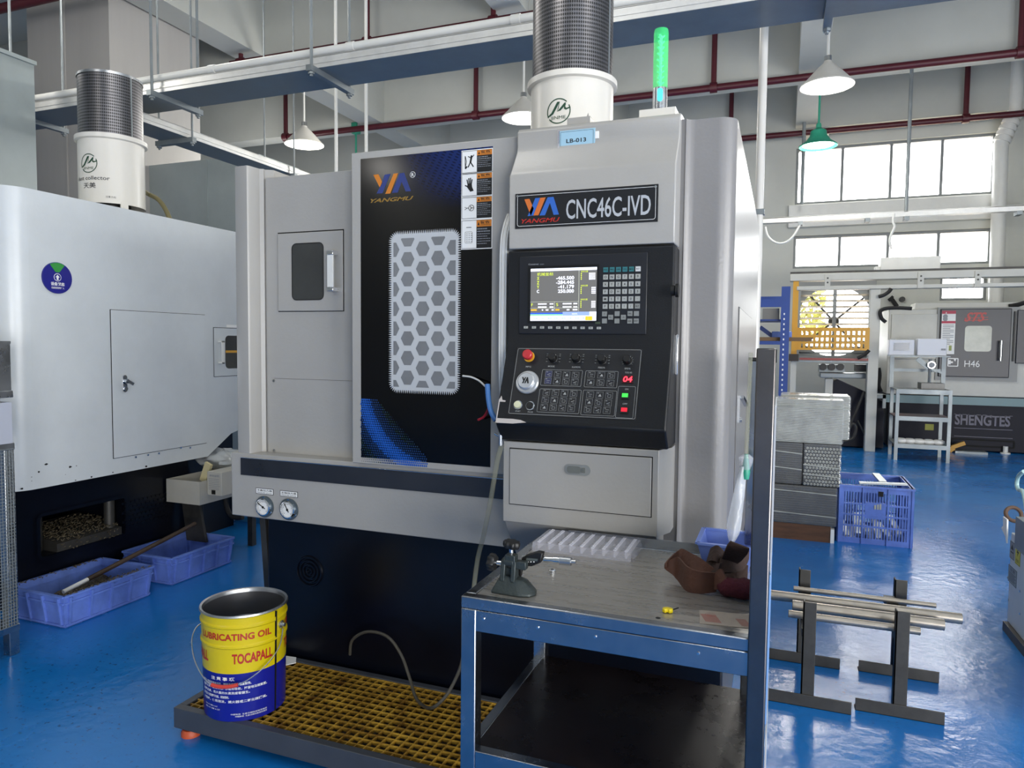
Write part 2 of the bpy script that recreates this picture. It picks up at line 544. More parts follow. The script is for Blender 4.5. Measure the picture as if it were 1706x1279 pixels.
# clad column behind the left machine
g = G(M_CLAD)
g.box(-8.35, -7.05, 5.9, 7.2, 0, ZC)
for x in (-7.75,):
    g.box(x, x + .02, 5.885, 5.9, 0, ZC)
struct(g.obj('column', smooth=0))
g = G(M_CLAD2)
zt = at_x(50, 100, -5.6).z; yt = at_x(59, 200, -5.6).y
g.box(-5.66, -5.6, .5, yt, 1.9, zt)
for t in (.3, .9, 1.6):
    g.box(-5.6, -5.585, yt - t, yt - t + .03, 1.9, zt - .02)
g.box(-5.67, -5.58, .5, yt + .01, zt - .03, zt)
g.box(-5.66, -5.6, yt - .08, yt, 0, 1.9)
struct(g.obj('wall_partition', smooth=0))
pa = at_y(341, 266, 6.4); pb = at_y(395, 268, 6.4)
g = G(M_CLAD2)
g.box(pa.x - 1.6, pb.x + .3, 6.4, 7.1, 0, pa.z)
g.box(pa.x + .02, pa.x + .04, 6.39, 6.4, 0, pa.z)
struct(g.obj('wall_cladding', smooth=0))

# ------------------------------------------------------------------ pipes


def pipe_run(name, label, m, y, z, xa, xb, drops, r=.035, zt=5.3, cat='pipe'):
    t = thing(name, label, cat, (xa, y, z))
    g = G(m); g.cyl((xa, y, z), (xb, y, z), r, n=12); g.obj('main_pipe', t)
    for x in drops:
        g = G(m); g.cyl((x, y, z + r * .6), (x, y, zt), r * .8, n=10); g.lathe([(r * 1.5, -.05), (r * 1.5, .05)], (x, y, z), (1, 0, 0), 12, True); g.obj('drop_pipe', t)
    return t


Za, Zb = 5.08, 5.08
pA = [at_y(380, 111, 7.7), at_y(880, 20, 7.7)]
pipe_run('sprinkler_pipe', 'dark red sprinkler pipe just above the long cable tray, nearer of the two high runs', M_REDPIPE, 7.7, (pA[0].z + pA[1].z) / 2, -7.0, 5.5,
         [at_y(401, 60, 7.7).x, at_y(612, 30, 7.7).x, at_y(822, 10, 7.7).x], .038, 6.08)
pB = [at_y(526, 227, 10.8), at_y(1240, 138, 10.8), at_y(1689, 85, 10.8)]
pipe_run('sprinkler_pipe', 'dark red sprinkler pipe running behind the green signal light and right hand lamp', M_REDPIPE, 10.8, sum(p.z for p in pB) / 3, at_y(476, 230, 10.8).x, 6.5,
         [at_y(476, 200, 10.8).x, at_y(793, 150, 10.8).x, at_y(1190, 100, 10.8).x, at_y(1703, 40, 10.8).x], .05, 6.08)
pC = [at_y(1240, 230, 13.4), at_y(1706, 189, 13.4)]
pipe_run('sprinkler_pipe', 'dark red sprinkler pipe just above the upper window row', M_REDPIPE, 13.4, sum(p.z for p in pC) / 2, -3.0, 6.9,
         [at_y(1218, 200, 13.4).x, at_y(1611, 150, 13.4).x], .05, 6.05)
p = at_z(20, 10, 5.0)
pipe_run('sprinkler_pipe', 'dark red sprinkler pipe crossing the top left corner of the view', M_REDPIPE, p.y, 5.0, -9.0, -1.0, [], .05, ZC)
# grey conduit on the far wall
a = at_y(1240, 217, 13.75); b = at_y(1668, 174, 13.75); c = at_y(1684, 200, 13.75)
g = G(M_GALV); g.tube([a - Vector((3, 0, 0)), a, b, (c.x, 13.75, b.z - .12), (c.x, 13.75, c.z - .3)], .03, 8)
tag(g.obj('wall_conduit'), 'thin grey conduit on the far wall between the two lower red pipes', 'conduit')
# white downpipe with elbow right of the windows
a = at_y(1692, 90, 13.6); b = at_y(1690, 190, 13.6); c = at_y(1668, 238, 13.6); d = at_y(1662, 490, 13.6)
t = thing('downpipe', 'fat white downpipe with an elbow right of the upper window', 'pipe', (d.x, 13.6, 0))
g = G(M_WHITE); g.tube([(b.x, 13.6, 6.0), b, c, (d.x, 13.6, .0)], .105, 14); g.obj('pipe', t)
g = G(M_WHITE)
for p, q in ((b, c),):
    for k in range(5):
        s = p.lerp(q, .1 + .2 * k); g.lathe([(.125, -.03), (.125, .03)], s, q - p, 14, True)
g.obj('elbow', t)
# grey pole in front of the upper window, pole right beside the lathe
for (px0, py0, px1, py1, Y, r, m, lab) in (
        (1340, 200, 1336, 340, 13.2, .03, M_GALV, 'thin grey pole along the left edge of the upper window'),):
    a = at_y(px0, py0, Y); b = at_y(px1, py1, Y); ztop_ = a.z if Y < 12 else 6.1
    g = G(m); g.cyl(((a.x + b.x) / 2, Y, b.z), ((a.x + b.x) / 2, Y, ztop_), r, n=10)
    tag(g.obj('hanger_pole'), lab, 'pole')
a = at_y(1263, 400, 4.95)
t = thing('white_pole', 'tall white round pole standing against the right side of the lathe', 'pole', (a.x, 4.95, 0))
g = G(M_WARMW); g.cyl((a.x, 4.95, 0), (a.x, 4.95, ZC), .027, n=16); g.obj('tube', t)
g = G(M_GALV)
for z in (1.0, 2.28):
    g.box(a.x - .06, a.x + .035, 4.92, 4.98, z, z + .035)
g.obj('bracket', t)

# ------------------------------------------------------------------ cable trays


def cable_tray(label, p, q, w, h=.07, struts=(), hang=5.9, hang_r=.009, strut_ext=.08, tri=True):
    """p,q: ends of the tray's near bottom edge; w: vector across"""
    p, q, w = Vector(p), Vector(q), Vector(w)
    t = thing('cable_tray', label, 'cable tray', p)
    d = (q - p); L = d.length; d.normalize(); up = Vector((0, 0, 1)); wn = w.normalized()
    for a in (p, p + w):
        g = G(M_GALVW)
        inn = wn if a == p else -wn
        g.bar(a + up * h / 2, a + up * h / 2 + d * L, .004, h)
        g.bar(a + up * h + inn * .012, a + up * h + inn * .012 + d * L, .028, .006)
        g.bar(a + up * h * .45 - inn * .004, a + up * h * .45 - inn * .004 + d * L, .006, .012)
        g.obj('side_rail', t, smooth=0)
    g = G(M_GALV)
    g.bar(p + w / 2, p + w / 2 + d * L, w.length, .003)
    g.obj('tray_floor', t, smooth=0)
    for s in struts:
        g = G(M_GALV); c = p + d * s - up * .022
        g.bar(c - wn * strut_ext, c + w + wn * strut_ext, .045, .04)
        g.obj('cross_strut', t, smooth=0)
        for e in (-wn * strut_ext * .6, w + wn * strut_ext * .6):
            g = G(M_GALV); b = c + e
            g.cyl(b - up * .05, (b.x, b.y, hang), hang_r, n=8)
            g.lathe([(.022, -.035), (.022, -.02)], b, up, 6, True)
            g.obj('hanger_rod', t)
    return t


tz = at_y(530, 113, 4.2).z
TRAY_Y = 4.2
sx = [at_y(526, 118, 4.2).x, at_y(262, 165, 4.2).x, at_y(1385, 0, 4.2).x, at_y(30, 195, 4.2).x]
cable_tray('long galvanised cable tray crossing the whole hall, with a white conduit on its near edge', (-9, 4.2, tz), (5.5, 4.2, tz), (0, .36, 0), .075,
           [x + 9 for x in sx], hang_r=.011)
g = G(M_WHITE); g.cyl((-9, 4.212, tz + .112), (5.5, 4.212, tz + .112), .027, n=12)
for k in range(11):
    g.lathe([(.032, -.03), (.032, .03)], (-7.6 + 1.2 * k, 4.212, tz + .112), (1, 0, 0), 12, True)
tag(g.obj('conduit_pipe'), 'white plastic conduit lying along the near edge of the long cable tray', 'conduit')
a = at_z(245, 205, tz - .16); b = at_z(487, 290, tz - .16)
xx = (a.x + b.x) / 2
cable_tray('galvanised cable tray running back into the hall above the gap between the two lathes', (xx - .3, 4.22, tz - .16), (xx - .3, 9.5, tz - .16), (.3, 0, 0), .07, [.55, 1.9], strut_ext=.06, hang=5.9)
a = at_z(60, 165, tz + .12)
cable_tray('short galvanised cable tray at the left edge meeting the long tray', (a.x - .5, 1.2, tz + .1), (a.x - .5, 4.25, tz + .1), (.3, 0, 0), .07, [2.4], hang=5.9)
# two more thin white hanger poles behind the tray
for px, Y, yb, lab in ((560, 6.3, 284, 'thin white drop rod above the plain left panel of the lathe, left of two'), (610, 6.3, 262, 'thin white drop rod above the black sliding door, right of two')):
    a = at_y(px, yb, Y)
    g = G(M_WHITE); g.cyl((a.x, Y, a.z - .4), (a.x, Y, 5.9), .017, n=8); tag(g.obj('drop_rod'), lab, 'rod')

# ------------------------------------------------------------------ lamps
M_BULB = mat('lamp_diffuser', 'fff8ea', .5, emit=14.0)


def pendant(label, px, py, Y, D, m=M_WARMW, top=5.9, power=60, group=None, rod=M_WHITE, flat=False):
    p = at_y(px, py, Y)
    t = thing('pendant_lamp', label, 'lamp', p, group=group)
    R_ = D / 2
    g = G(m)
    if flat:
        g.lathe([(R_ * .12, .3), (R_ * .14, .24), (R_ * .4, .2), (R_ * .45, .13), (R_ * .55, .1), (R_ * .62, .07), (R_, 0), (R_ * .97, -.01), (R_ * .6, .055)], (0, 0, 0), n=32)
    else:
        g.lathe([(R_ * .12, R_ * .98), (R_ * .17, R_ * .85), (R_ * .32, R_ * .72), (R_ * .55, R_ * .48), (R_ * .8, R_ * .2), (R_, 0), (R_, -.012), (R_ * .96, -.012), (R_ * .7, R_ * .26)], (0, 0, 0), n=36)
    g.obj('lamp_shade', t, local=True)
    g = G(M_BULB); g.lathe([(R_ * .93, .0), (R_ * .6, -.015), (0, -.02)] if not flat else [(R_ * .8, .01), (0, -.01)], (0, 0, 0), n=32); g.obj('bulb', t, local=True)
    g = G(M_CHROME if not flat else m); g.cyl((0, 0, R_ * .9), (0, 0, R_ * 1.12), R_ * .14, n=16); g.obj('lamp_cap', t, local=True)
    g = G(rod); g.cyl((0, 0, R_ * 1.1), (0, 0, top - p.z), .014, n=8); g.obj('stem', t, local=True)
    l = bpy.data.lights.new('lamp_light', 'POINT'); l.energy = power; l.shadow_soft_size = R_ * .7; l.color = (1, .97, .9)
    o = bpy.data.objects.new('lamp_light', l); COL.objects.link(o); o.parent = t; o.location = (0, 0, -.12)
    return t


pendant('white pendant lamp with a conical shade above the plain left panel of the lathe', 507, 240, 8.3, .53, group=None)
pendant('white pendant lamp half hidden behind the dust collector on the central lathe', 872, 196, 8.3, .53)
pendant('white pendant lamp with a conical shade hanging in the upper right of the hall', 1378, 142, 8.1, .52)
tg = pendant('green enamelled pendant lamp glowing in front of the upper window', 1363, 243, 10.68, .5, m=M_TEAL, rod=M_TEAL, power=50, flat=True, top=at_y(1369, 68, 10.68).z)
g = G(M_TEAL); p = at_y(1369, 68, 10.68); g.box(p.x - .06, p.x + .06, 10.62, 10.949, p.z - .12, p.z + .06); g.obj('ceiling_mount', tg)
p = at_y(593, 210, 11.0)
t = thing('junction_box', 'small green junction box on a stem above the door of the lathe', 'junction box', p)
g = G(M_TEAL); g.box(-.07, .07, -.06, .06, -.14, .06); g.obj('box', t, local=True, bevel=.02)
g = G(M_TEAL); g.cyl((0, 0, -.12), (0, 0, -1.6), .018, n=8); g.obj('stem', t, local=True)
g = G(M_GALV)
for dx in (-.06, -.02, .02, .06):
    g.cyl((dx, 0, .05), (dx, 0, .1), .008, n=6)
g.obj('bolt', t, local=True)

# ================================================================== THE CENTRAL LATHE
YS, YD, YP, YB = 2.36, 2.325, 2.43, 2.41      # skirt face, door face, fixed panel, base face
FS, FD, FP, FB = FY(YS), FY(YD), FY(YP), FY(YB)
YH1, YH2, YDR, YBK = 2.29, 2.218, 2.175, 2.335  # header upper, header/screen face, drawer face, body right of it
H1, H2, DR = FY(YH1), FY(YH2), FY(YDR)
XL = FS.at(383, 500)[0]; XC0, XC1 = -.862, -.318; XR = -.152
ZSK = FS.at(395, 858)[1]; ZTOP = FP.at(510, 291)[1]; ZB = ZSK
YBACK = 4.55
lathe = thing('cnc_lathe', 'big grey lathe in the middle with a black sliding door and an operator screen', 'machine', (-1.15, 3.4, 0))

# shell: rear body, right hand block with a rounded corner


def arc(cx, cy, r, a0, a1, n=6):
    return [(cx + r * math.cos(R(a0 + (a1 - a0) * i / n)), cy + r * math.sin(R(a0 + (a1 - a0) * i / n))) for i in range(n + 1)]


zbr = FY(YBK).at(1190, 196)[1]
g = G(M_PAINT)
plan = [(XL + .02, YBACK), (XL + .02, YP + .02), (XC0, YP + .02), (XC0, YH1 + .03), (-.6, YH1 + .03), (-.6, YBACK)]
g.prism(plan, 'xy', ZB - .03, ZTOP)
g.obj('body', lathe, bevel=.006)
g = G(M_PAINT_SHADED)
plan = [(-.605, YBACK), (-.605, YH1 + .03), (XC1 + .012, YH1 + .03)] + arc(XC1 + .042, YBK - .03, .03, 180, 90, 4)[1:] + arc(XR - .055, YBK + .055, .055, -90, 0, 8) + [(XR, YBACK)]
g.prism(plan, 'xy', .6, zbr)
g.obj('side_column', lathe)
# left pillar standing proud, with rounded corners
xa, xb, xc = FS.at(396, 500)[0], FS.at(415, 500)[0], FP.at(440, 500)[0]
zpl = FS.at(405, 276)[1]
g = G(M_PAINT)
plan = [(XL, YBACK), (XL, YS + .05), (xa - .012, YS + .006), (xa + .01, YS), (xb - .006, YS), (xb, YS + .008), (xb + .006, YP - .008)] + [(xb + .02, YP + .002), (xc, YP + .012), (xc + .03, YP + .03), (XL + .05, YBACK)]
g.prism(plan, 'xy', ZB, zpl)
g.obj('corner_pillar', lathe)
# fixed left panel
x1 = FP.at(600, 500)[0]
g = G(M_PAINT); zb0 = FP.at(500, 778)[1]
g.box(xb + .03, x1, YP, YP + .03, zb0 - .05, ZTOP + .002)
# seams and screws
g.mats += [M_GAP, M_CHROME]; g.M = FP.M; g.fr = FP
c7 = crop(380, 580, 3.41)
pan = g.obj('fixed_panel', lathe, bevel=.002)
g = G(M_GAP, M_CHROME, fr=FP)
u0, v0 = FP.at(*c7(262, 595)); u1, _ = FP.at(*c7(700, 628))
g.box(u0, u1 + .02, v0 - .002, v0, 0, .0008)
u0, v0 = FP.at(*c7(262, 170)); g.box(u0, u1 + .02, v0 - .0008, v0, 0, .0008)
g.m = 1
for q in ((262, 184), (264, 580)):
    u, v = FP.at(*c7(*q)); g.cyl((u, v, 0), (u, v, .004), .006, n=10)
g.obj('screw', pan)
# little hatch with a window
c6 = crop(380, 230, 3.41)
g = G(M_GAP, fr=FP); g.rect(*c6(283, 538), *c6(660, 984), 0, .001); hb = g.obj('hatch_gap', pan)
hatch = None
g = G(M_PAINT, fr=FP)
(u0, v1), (u1, v0) = FP.at(*c6(286, 545)), FP.at(*c6(657, 980))
g.box(u0, u1, v0, v1, .001, .006)
hatch = g.obj('hatch_door', lathe, bevel=.002)


def rrect(u0, u1, v0, v1, r, n=5):
    return arc(u1 - r, v1 - r, r, 0, 90, n) + arc(u0 + r, v1 - r, r, 90, 180, n) + arc(u0 + r, v0 + r, r, 180, 270, n) + arc(u1 - r, v0 + r, r, 270, 360, n)


def rring(g, u0, u1, v0, v1, r, w, z0, z1):
    """rounded-rectangle outline of width w"""
    A = rrect(u0, u1, v0, v1, r); B = rrect(u0 + w, u1 - w, v0 + w, v1 - w, max(r - w, .0004))
    n = len(A)
    a0 = [g.v((p[0], p[1], z1)) for p in A]; b0 = [g.v((p[0], p[1], z1)) for p in B]
    for i in range(n):
        g.face([a0[i], a0[(i + 1) % n], b0[(i + 1) % n], b0[i]])
    return g


(u0, v1), (u1, v0) = FP.at(*c6(370, 604)), FP.at(*c6(547, 916))
g = G(M_GLASSD, fr=FP); g.prism(rrect(u0, u1, v0, v1, .02), 'xy', .006, .007); g.obj('hatch_glass', hatch)
g = G(M_BLACKR, fr=FP); rring(g, u0 - .003, u1 + .003, v0 - .003, v1 + .003, .022, .004, 0, .0075); g.obj('window_seal', hatch)


def bow_handle(g, fr, u, v0, v1, d=.035, w=.018):
    g.box(u - w / 2, u + w / 2, v1 - .012, v1, 0, d); g.box(u - w / 2, u + w / 2, v0, v0 + .012, 0, d)
    g.box(u - w / 2, u + w / 2, v0, v1, d - .008, d)


(u, v1), (_, v0) = FP.at(*c6(612, 650)), FP.at(*c6(612, 868))
g = G(M_WHITE, M_CHROME, fr=FP); g.m = 0
g.box(u - .015, u + .013, v0 + .01, v1 - .01, .030, .040)
g.m = 1
for a, b in ((v0 - .004, v0 + .014), (v1 - .014, v1 + .004)):
    g.box(u - .015, u + .014, a, b, .005, .041)
g.obj('pull_handle', hatch, bevel=.002)

# lower skirt and dark trim strip
g = G(M_PAINT)
zst1 = FS.at(620, 780)[1]
g.box(XL - .001, -.86, YS - .003, YS + .09, ZSK, zst1 + .02)
g.obj('front_skirt', lathe, bevel=.004)
g = G(mat('dark_trim_metal', '45474c', .35, .7, var=.12, vs=4, rvar=.1), M_CHROME, fr=FS.up(.003))
(u0, v1), (_, v0) = FS.at(403, 762), FS.at(403, 790)
g.box(u0, -.858, v0, v1, 0, .006)
g.m = 1; g.box(u0, -.858, v1, v1 + .004, -.06, .007)
g.obj('door_track', lathe, bevel=.001)
# gauges
c7b = crop(380, 580, 3.41)
for cx, cy, lab, ang in ((213, 898, '卡盘压力表', 150), (351, 913, '主轴压力表', 120)):
    u, v = FS.at(*c7b(cx, cy)); rg = .045
    g = G(mat('gauge_flange', '5f6a70', .35, .6), fr=FS.up(.003)); g.lathe([(rg, 0), (rg, .006), (rg * .8, .008)], (u, v, 0), (0, 0, 1), 28, True)
    ga = g.obj('pressure_gauge', lathe)
    g = G(M_CHROME, fr=FS.up(.003)); g.lathe([(rg * .8, .006), (rg * .8, .016), (rg * .7, .018), (rg * .66, .012)], (u, v, 0), (0, 0, 1), 28)
    for k in range(3):
        a = R(90 + 120 * k); g.cyl((u + rg * .9 * math.cos(a), v + rg * .9 * math.sin(a), .006), (u + rg * .9 * math.cos(a), v + rg * .9 * math.sin(a), .009), .004, n=8)
    g.obj('bezel', ga)
    g = G(M_WHITEP, M_INK, fr=FS.up(.003)); g.lathe([(rg * .67, .012), (0, .0121)], (u, v, 0), (0, 0, 1), 28)
    g.m = 1
    for k in range(21):
        a = R(225 - 270 * k / 20); r0 = rg * (.5 if k % 5 else .44)
        p, q = Vector((u + r0 * math.cos(a), v + r0 * math.sin(a), .0128)), Vector((u + rg * .58 * math.cos(a), v + rg * .58 * math.sin(a), .0128))
        g.bar(p, q, .0012, .0006, (0, 0, 1))
    g.obj('dial', ga)
    g = G(M_INK, fr=FS.up(.003)); a = R(ang); d = Vector((math.cos(a), math.sin(a), 0)); c = Vector((u, v, .0136))
    g.bar(c - d * .028 * -1, c - d * .012, .0035, .001, (0, 0, 1)); g.cyl(c, c + Vector((0, 0, .002)), .005, n=10); g.obj('needle', ga)
    (a0, b1), (a1, b0) = FS.at(*c7b(cx - 52, cy - 108)), FS.at(*c7b(cx + 48, cy - 64))
    g = G(M_INK, M_WHITEP, fr=FS.up(.003)); g.box(a0, a1, b0, b1, 0, .001); g.m = 1; g.box(a0 + .002, a1 - .002, b0 + .002, b1 - .002, .001, .0012)
    g.m = 0; g.text(lab, (a0 + .006, b0 + .012), (a1 - .006, b1 - .005), .0014, .02, px=False)
    g.text('PRESSURE GAUGE', (a0 + .008, b0 + .004), (a1 - .008, b0 + .009), .0014, px=False)
    g.obj('label_plate', ga)

# dark base
xb0 = FB.at(446, 950)[0]
g = G(M_DARK)
g.box(xb0, XR - .004, YB, YBACK - .1, .0, ZSK + .01)
g.obj('base', lathe, bevel=.008)
xp = FB.at(424, 880)[0]
g = G(M_IRON); g.bar((xp, YB + .06, ZSK + .02), (FB.at(441, 965)[0], YB + .06, .0), .03, .03, (0, 1, 0)); g.obj('corner_leg', lathe)
u, v = FB.at(516, 951); g = G(M_DARK, fr=FB)
for r0 in (.066, .05, .034, .018):
    g.lathe([(r0, 0), (r0 - .003, .008), (r0 - .008, .008), (r0 - .011, .001)], (u, v, 0), (0, 0, 1), 30)
g.lathe([(.006, 0), (.005, .006), (0, .007)], (u, v, 0), (0, 0, 1), 16)
g.obj('round_vent', lathe)

# ------------------------------------------------------------------ sliding door
du0, dv1 = FD.at(585.5, 255); du1, _ = FD.at(858, 500); _, dv0 = FD.at(590, 771)
du1 = min(du1, XC0 - .002)
g = G(M_PAINT, fr=FD)
g.box(du0, du1 + .02, dv0, dv1, -.045, 0)
door = g.obj('sliding_door', lathe, bevel=.003)
c3 = crop(590, 240, 6.319)
bu0, bv1_ = FD.at(601, 265); bu1, bv0_ = FD.at(817, 779)
bv0_ = FD.at(602, 761.5)[1]


def film_mat():
    m = bpy.data.materials.new('printed_door_film'); m.use_nodes = True
    nt = m.node_tree; b = nt.nodes['Principled BSDF']; L = nt.links
    b.inputs['Roughness'].default_value = .14; b.inputs['Specular IOR Level'].default_value = .35
    geo = nt.nodes.new('ShaderNodeTexCoord'); sx = nt.nodes.new('ShaderNodeSeparateXYZ'); L.new(geo.outputs['UV'], sx.inputs[0])

    def M(op, a, b2=None, c=None):
        n = nt.nodes.new('ShaderNodeMath'); n.operation = op
        for i, q in enumerate((a, b2, c)):
            if q is None:
                continue
            if isinstance(q, (int, float)):
                n.inputs[i].default_value = q
            else:
                L.new(q, n.inputs[i])
        return n.outputs[0]
    u, v = sx.outputs[0], sx.outputs[1]      # metres from the panel's lower-left corner
    H = bv1_ - bv0_; Wd = bu1 - bu0
    # printed blue sweep, top right
    t = M('SUBTRACT', M('ADD', M('MULTIPLY', u, 1.0 / Wd), M('MULTIPLY', v, .9 / H)), 1.08)
    k = nt.nodes.new('ShaderNodeMapRange'); k.interpolation_type = 'SMOOTHSTEP'; L.new(t, k.inputs[0]); k.inputs[1].default_value = 0; k.inputs[2].default_value = .62
    fall = nt.nodes.new('ShaderNodeMapRange'); fall.interpolation_type = 'SMOOTHSTEP'; L.new(v, fall.inputs[0]); fall.inputs[1].default_value = H * .80; fall.inputs[2].default_value = H * .93
    # dashes along the sweep
    w1 = M('SINE', M('ADD', M('MULTIPLY', v, 560), M('MULTIPLY', u, 250)))
    w2 = M('SINE', M('SUBTRACT', M('MULTIPLY', u, 210), M('MULTIPLY', v, 120)))
    dash = M('GREATER_THAN', M('ADD', w1, M('MULTIPLY', w2, .6)), .75)
    amt = M('MULTIPLY', M('MULTIPLY', k.outputs[0], fall.outputs[0]), M('SUBTRACT', 1.0, M('MULTIPLY', dash, .65)))
    mx = nt.nodes.new('ShaderNodeMixRGB'); L.new(amt, mx.inputs[0]); mx.inputs[1].default_value = lin('030305'); mx.inputs[2].default_value = lin('16275c')
    L.new(mx.outputs[0], b.inputs['Base Color'])
    return m


FILM = film_mat()
g = G(FILM, fr=FD)
f = g.poly([(bu0, bv0_, .001), (bu1, bv0_, .001), (bu1, bv1_, .001), (bu0, bv1_, .001)])
uvl = g.bm.loops.layers.uv.new('UVMap')
for lp, q in zip(f.loops, ((0, 0), (bu1 - bu0, 0), (bu1 - bu0, bv1_ - bv0_), (0, bv1_ - bv0_))):
    lp[uvl].uv = q
g.obj('graphic_film', door, smooth=0)
# printed dot sweep, lower left
bl = [mat('dot_blue_%d' % i, c, .3) for i, c in enumerate(('0f2038', '16376a', '1d56b0', '23405f', '1c3a3a'))]
g = G(*bl, fr=FD)
cx0, cy0 = FD.at(600, 775)
Wz = FD.at(730, 700)[0] - cx0; Hz = FD.at(610, 635)[1] - cy0
for i in range(-4, 34):
    for j in range(0, 30):
        a = i * .0082 + (j % 2) * .0041 - j * .0016 + .02; b = j * .0088
        x, y = a, b
        if not (0.004 < x < Wz and .012 < y < Hz):
            continue
        d = x / Wz + y / Hz
        if d > 1.02:
            continue
        # bright ridge curving from the left edge down to the bottom
        rdg = math.hypot((x / Wz) - 1.05, (y / Hz) - 1.0) - 1.02
        s = max(.12, 1 - abs(rdg) * 2.2) * (1 - .45 * max(0, d - .7))
        c = 2 if abs(rdg) < .09 else (1 if abs(rdg) < .2 else (3 if random.random() < .5 else 4))
        g.m = c if s > .35 else 0
        r = .0037 * s + .0006
        u, v = cx0 + x, cy0 + y
        g.poly([(u + r * math.cos(k * math.pi / 3), v + r * 1.15 * math.sin(k * math.pi / 3), .0016) for k in range(6)])
g.obj('dot_print', door, smooth=0)
# logo
g = G(M_ORANGE, M_LBLUED, M_GOLD, M_WHITEP, fr=FD)


def pxp(g, cr, pts, z0=.001, z1=.0018):
    g.pxpoly([cr(*p) for p in pts], z0, z1)


g.m = 0; pxp(g, c3, [(205, 325), (258, 318), (300, 408), (272, 456)])
g.m = 1; pxp(g, c3, [(325, 322), (385, 314), (300, 518), (238, 522), (285, 430)])
g.m = 0; pxp(g, c3, [(418, 312), (464, 307), (382, 520), (330, 525)])
g.m = 1; pxp(g, c3, [(480, 310), (528, 302), (600, 495), (545, 500), (502, 395), (462, 510), (400, 516)])
g.m = 2; g.text('YANGMU', c3(172, 620), c3(628, 545), .0015, .03, .35)
g.m = 3; g.text('R', c3(605, 342), c3(634, 305), .0015, .01)
u, v = FD.at(*c3(618, 322)); A = [(u + .0095 * math.cos(k * .2618), v + .0105 * math.sin(k * .2618)) for k in range(24)]
g.lathe([(.0112, .0015), (.0098, .0016)], (u, v, 0), (0, 0, 1), 24)
g.obj('door_logo', door, smooth=0)
# window film with hexagons
c6 = crop(380, 230, 3.41)
wu0, wv1 = FD.at(*c6(935, 542)); wu1, wv0 = FD.at(763, 652)
wu0 = FD.at(652.5, 520)[0]; wu1 = FD.at(763, 520)[0]
wv1 = FD.at(705, 388)[1]; wv0 = FD.at(707, 651)[1]
g = G(mat('window_white_print', 'b9bcbf', .35), fr=FD)
g.prism(rrect(wu0, wu1, wv0, wv1, .028), 'xy', .001, .002)
win = g.obj('door_window', door)
iu0, iu1, iv0, iv1 = wu0 + .009, wu1 - .009, wv0 + .012, wv1 - .016
M_HEX = mat('door_window_glass', '77797c', .12, spec=.6, var=.12, vs=4)
g = G(M_HEX, fr=FD)


def clip(poly, a, b):
    for ax, lim, sg in ((0, a[0], 1), (0, a[1], -1), (1, b[0], 1), (1, b[1], -1)):
        out = []
        for i in range(len(poly)):
            p, q = poly[i - 1], poly[i]
            dp, dq = (p[ax] - lim) * sg, (q[ax] - lim) * sg
            if dp >= 0:
                out.append(p)
            if (dp >= 0) != (dq >= 0):
                t = dp / (dp - dq); out.append((p[0] + (q[0] - p[0]) * t, p[1] + (q[1] - p[1]) * t))
        poly = out
        if not poly:
            break
    return poly


hx0, hy0 = FD.at(*c6(1108, 628)); hx1, _ = FD.at(*c6(1195, 684)); _, hy1 = FD.at(*c6(1108, 742))
pu, pv = hx1 - hx0, hy0 - hy1
rh = pu * .455 * 1.0
for ci in range(-2, 3):
    for ri in range(-2, 10):
        cx = hx0 + ci * pu; cy = hy0 - (ri + (.5 if ci % 2 else 0)) * pv
        hw = FD.at(*c6(1147, 628))[0] - hx0
        P = [(cx + hw, cy), (cx + hw * .5, cy + pv * .36), (cx - hw * .5, cy + pv * .36), (cx - hw, cy), (cx - hw * .5, cy - pv * .36), (cx + hw * .5, cy - pv * .36)]
        P = clip(P, (iu0, iu1), (iv0, iv1))
        if len(P) >= 3:
            g.poly([(p[0], p[1], .0026) for p in P])
g.obj('window_glass', door, smooth=0)
g = G(MATS['window_white_print'], fr=FD)
P = rrect(wu0 - .001, wu1 + .001, wv0 - .001, wv1 + .001, .029, 7)
per = []
for i in range(len(P)):
    p, q = Vector(P[i]), Vector(P[(i + 1) % len(P)]); L_ = (q - p).length; k = max(1, round(L_ / .0082))
    for j in range(k):
        c = p.lerp(q, j / k); nrm = Vector(((q - p).y, -(q - p).x)).normalized() if L_ > 1e-6 else Vector((0, 1)); per.append((c, nrm))
for c, nrm in per:
    tq = Vector((-nrm.y, nrm.x))
    for off, r in ((.0012, .0030), (.0055, .0021), (.0092, .0012)):
        o = c + nrm * off
        g.poly([(o.x + r * math.cos(k * math.pi / 3), o.y + r * math.sin(k * math.pi / 3), .0018) for k in range(6)])
g.obj('window_border_print', door, smooth=0)
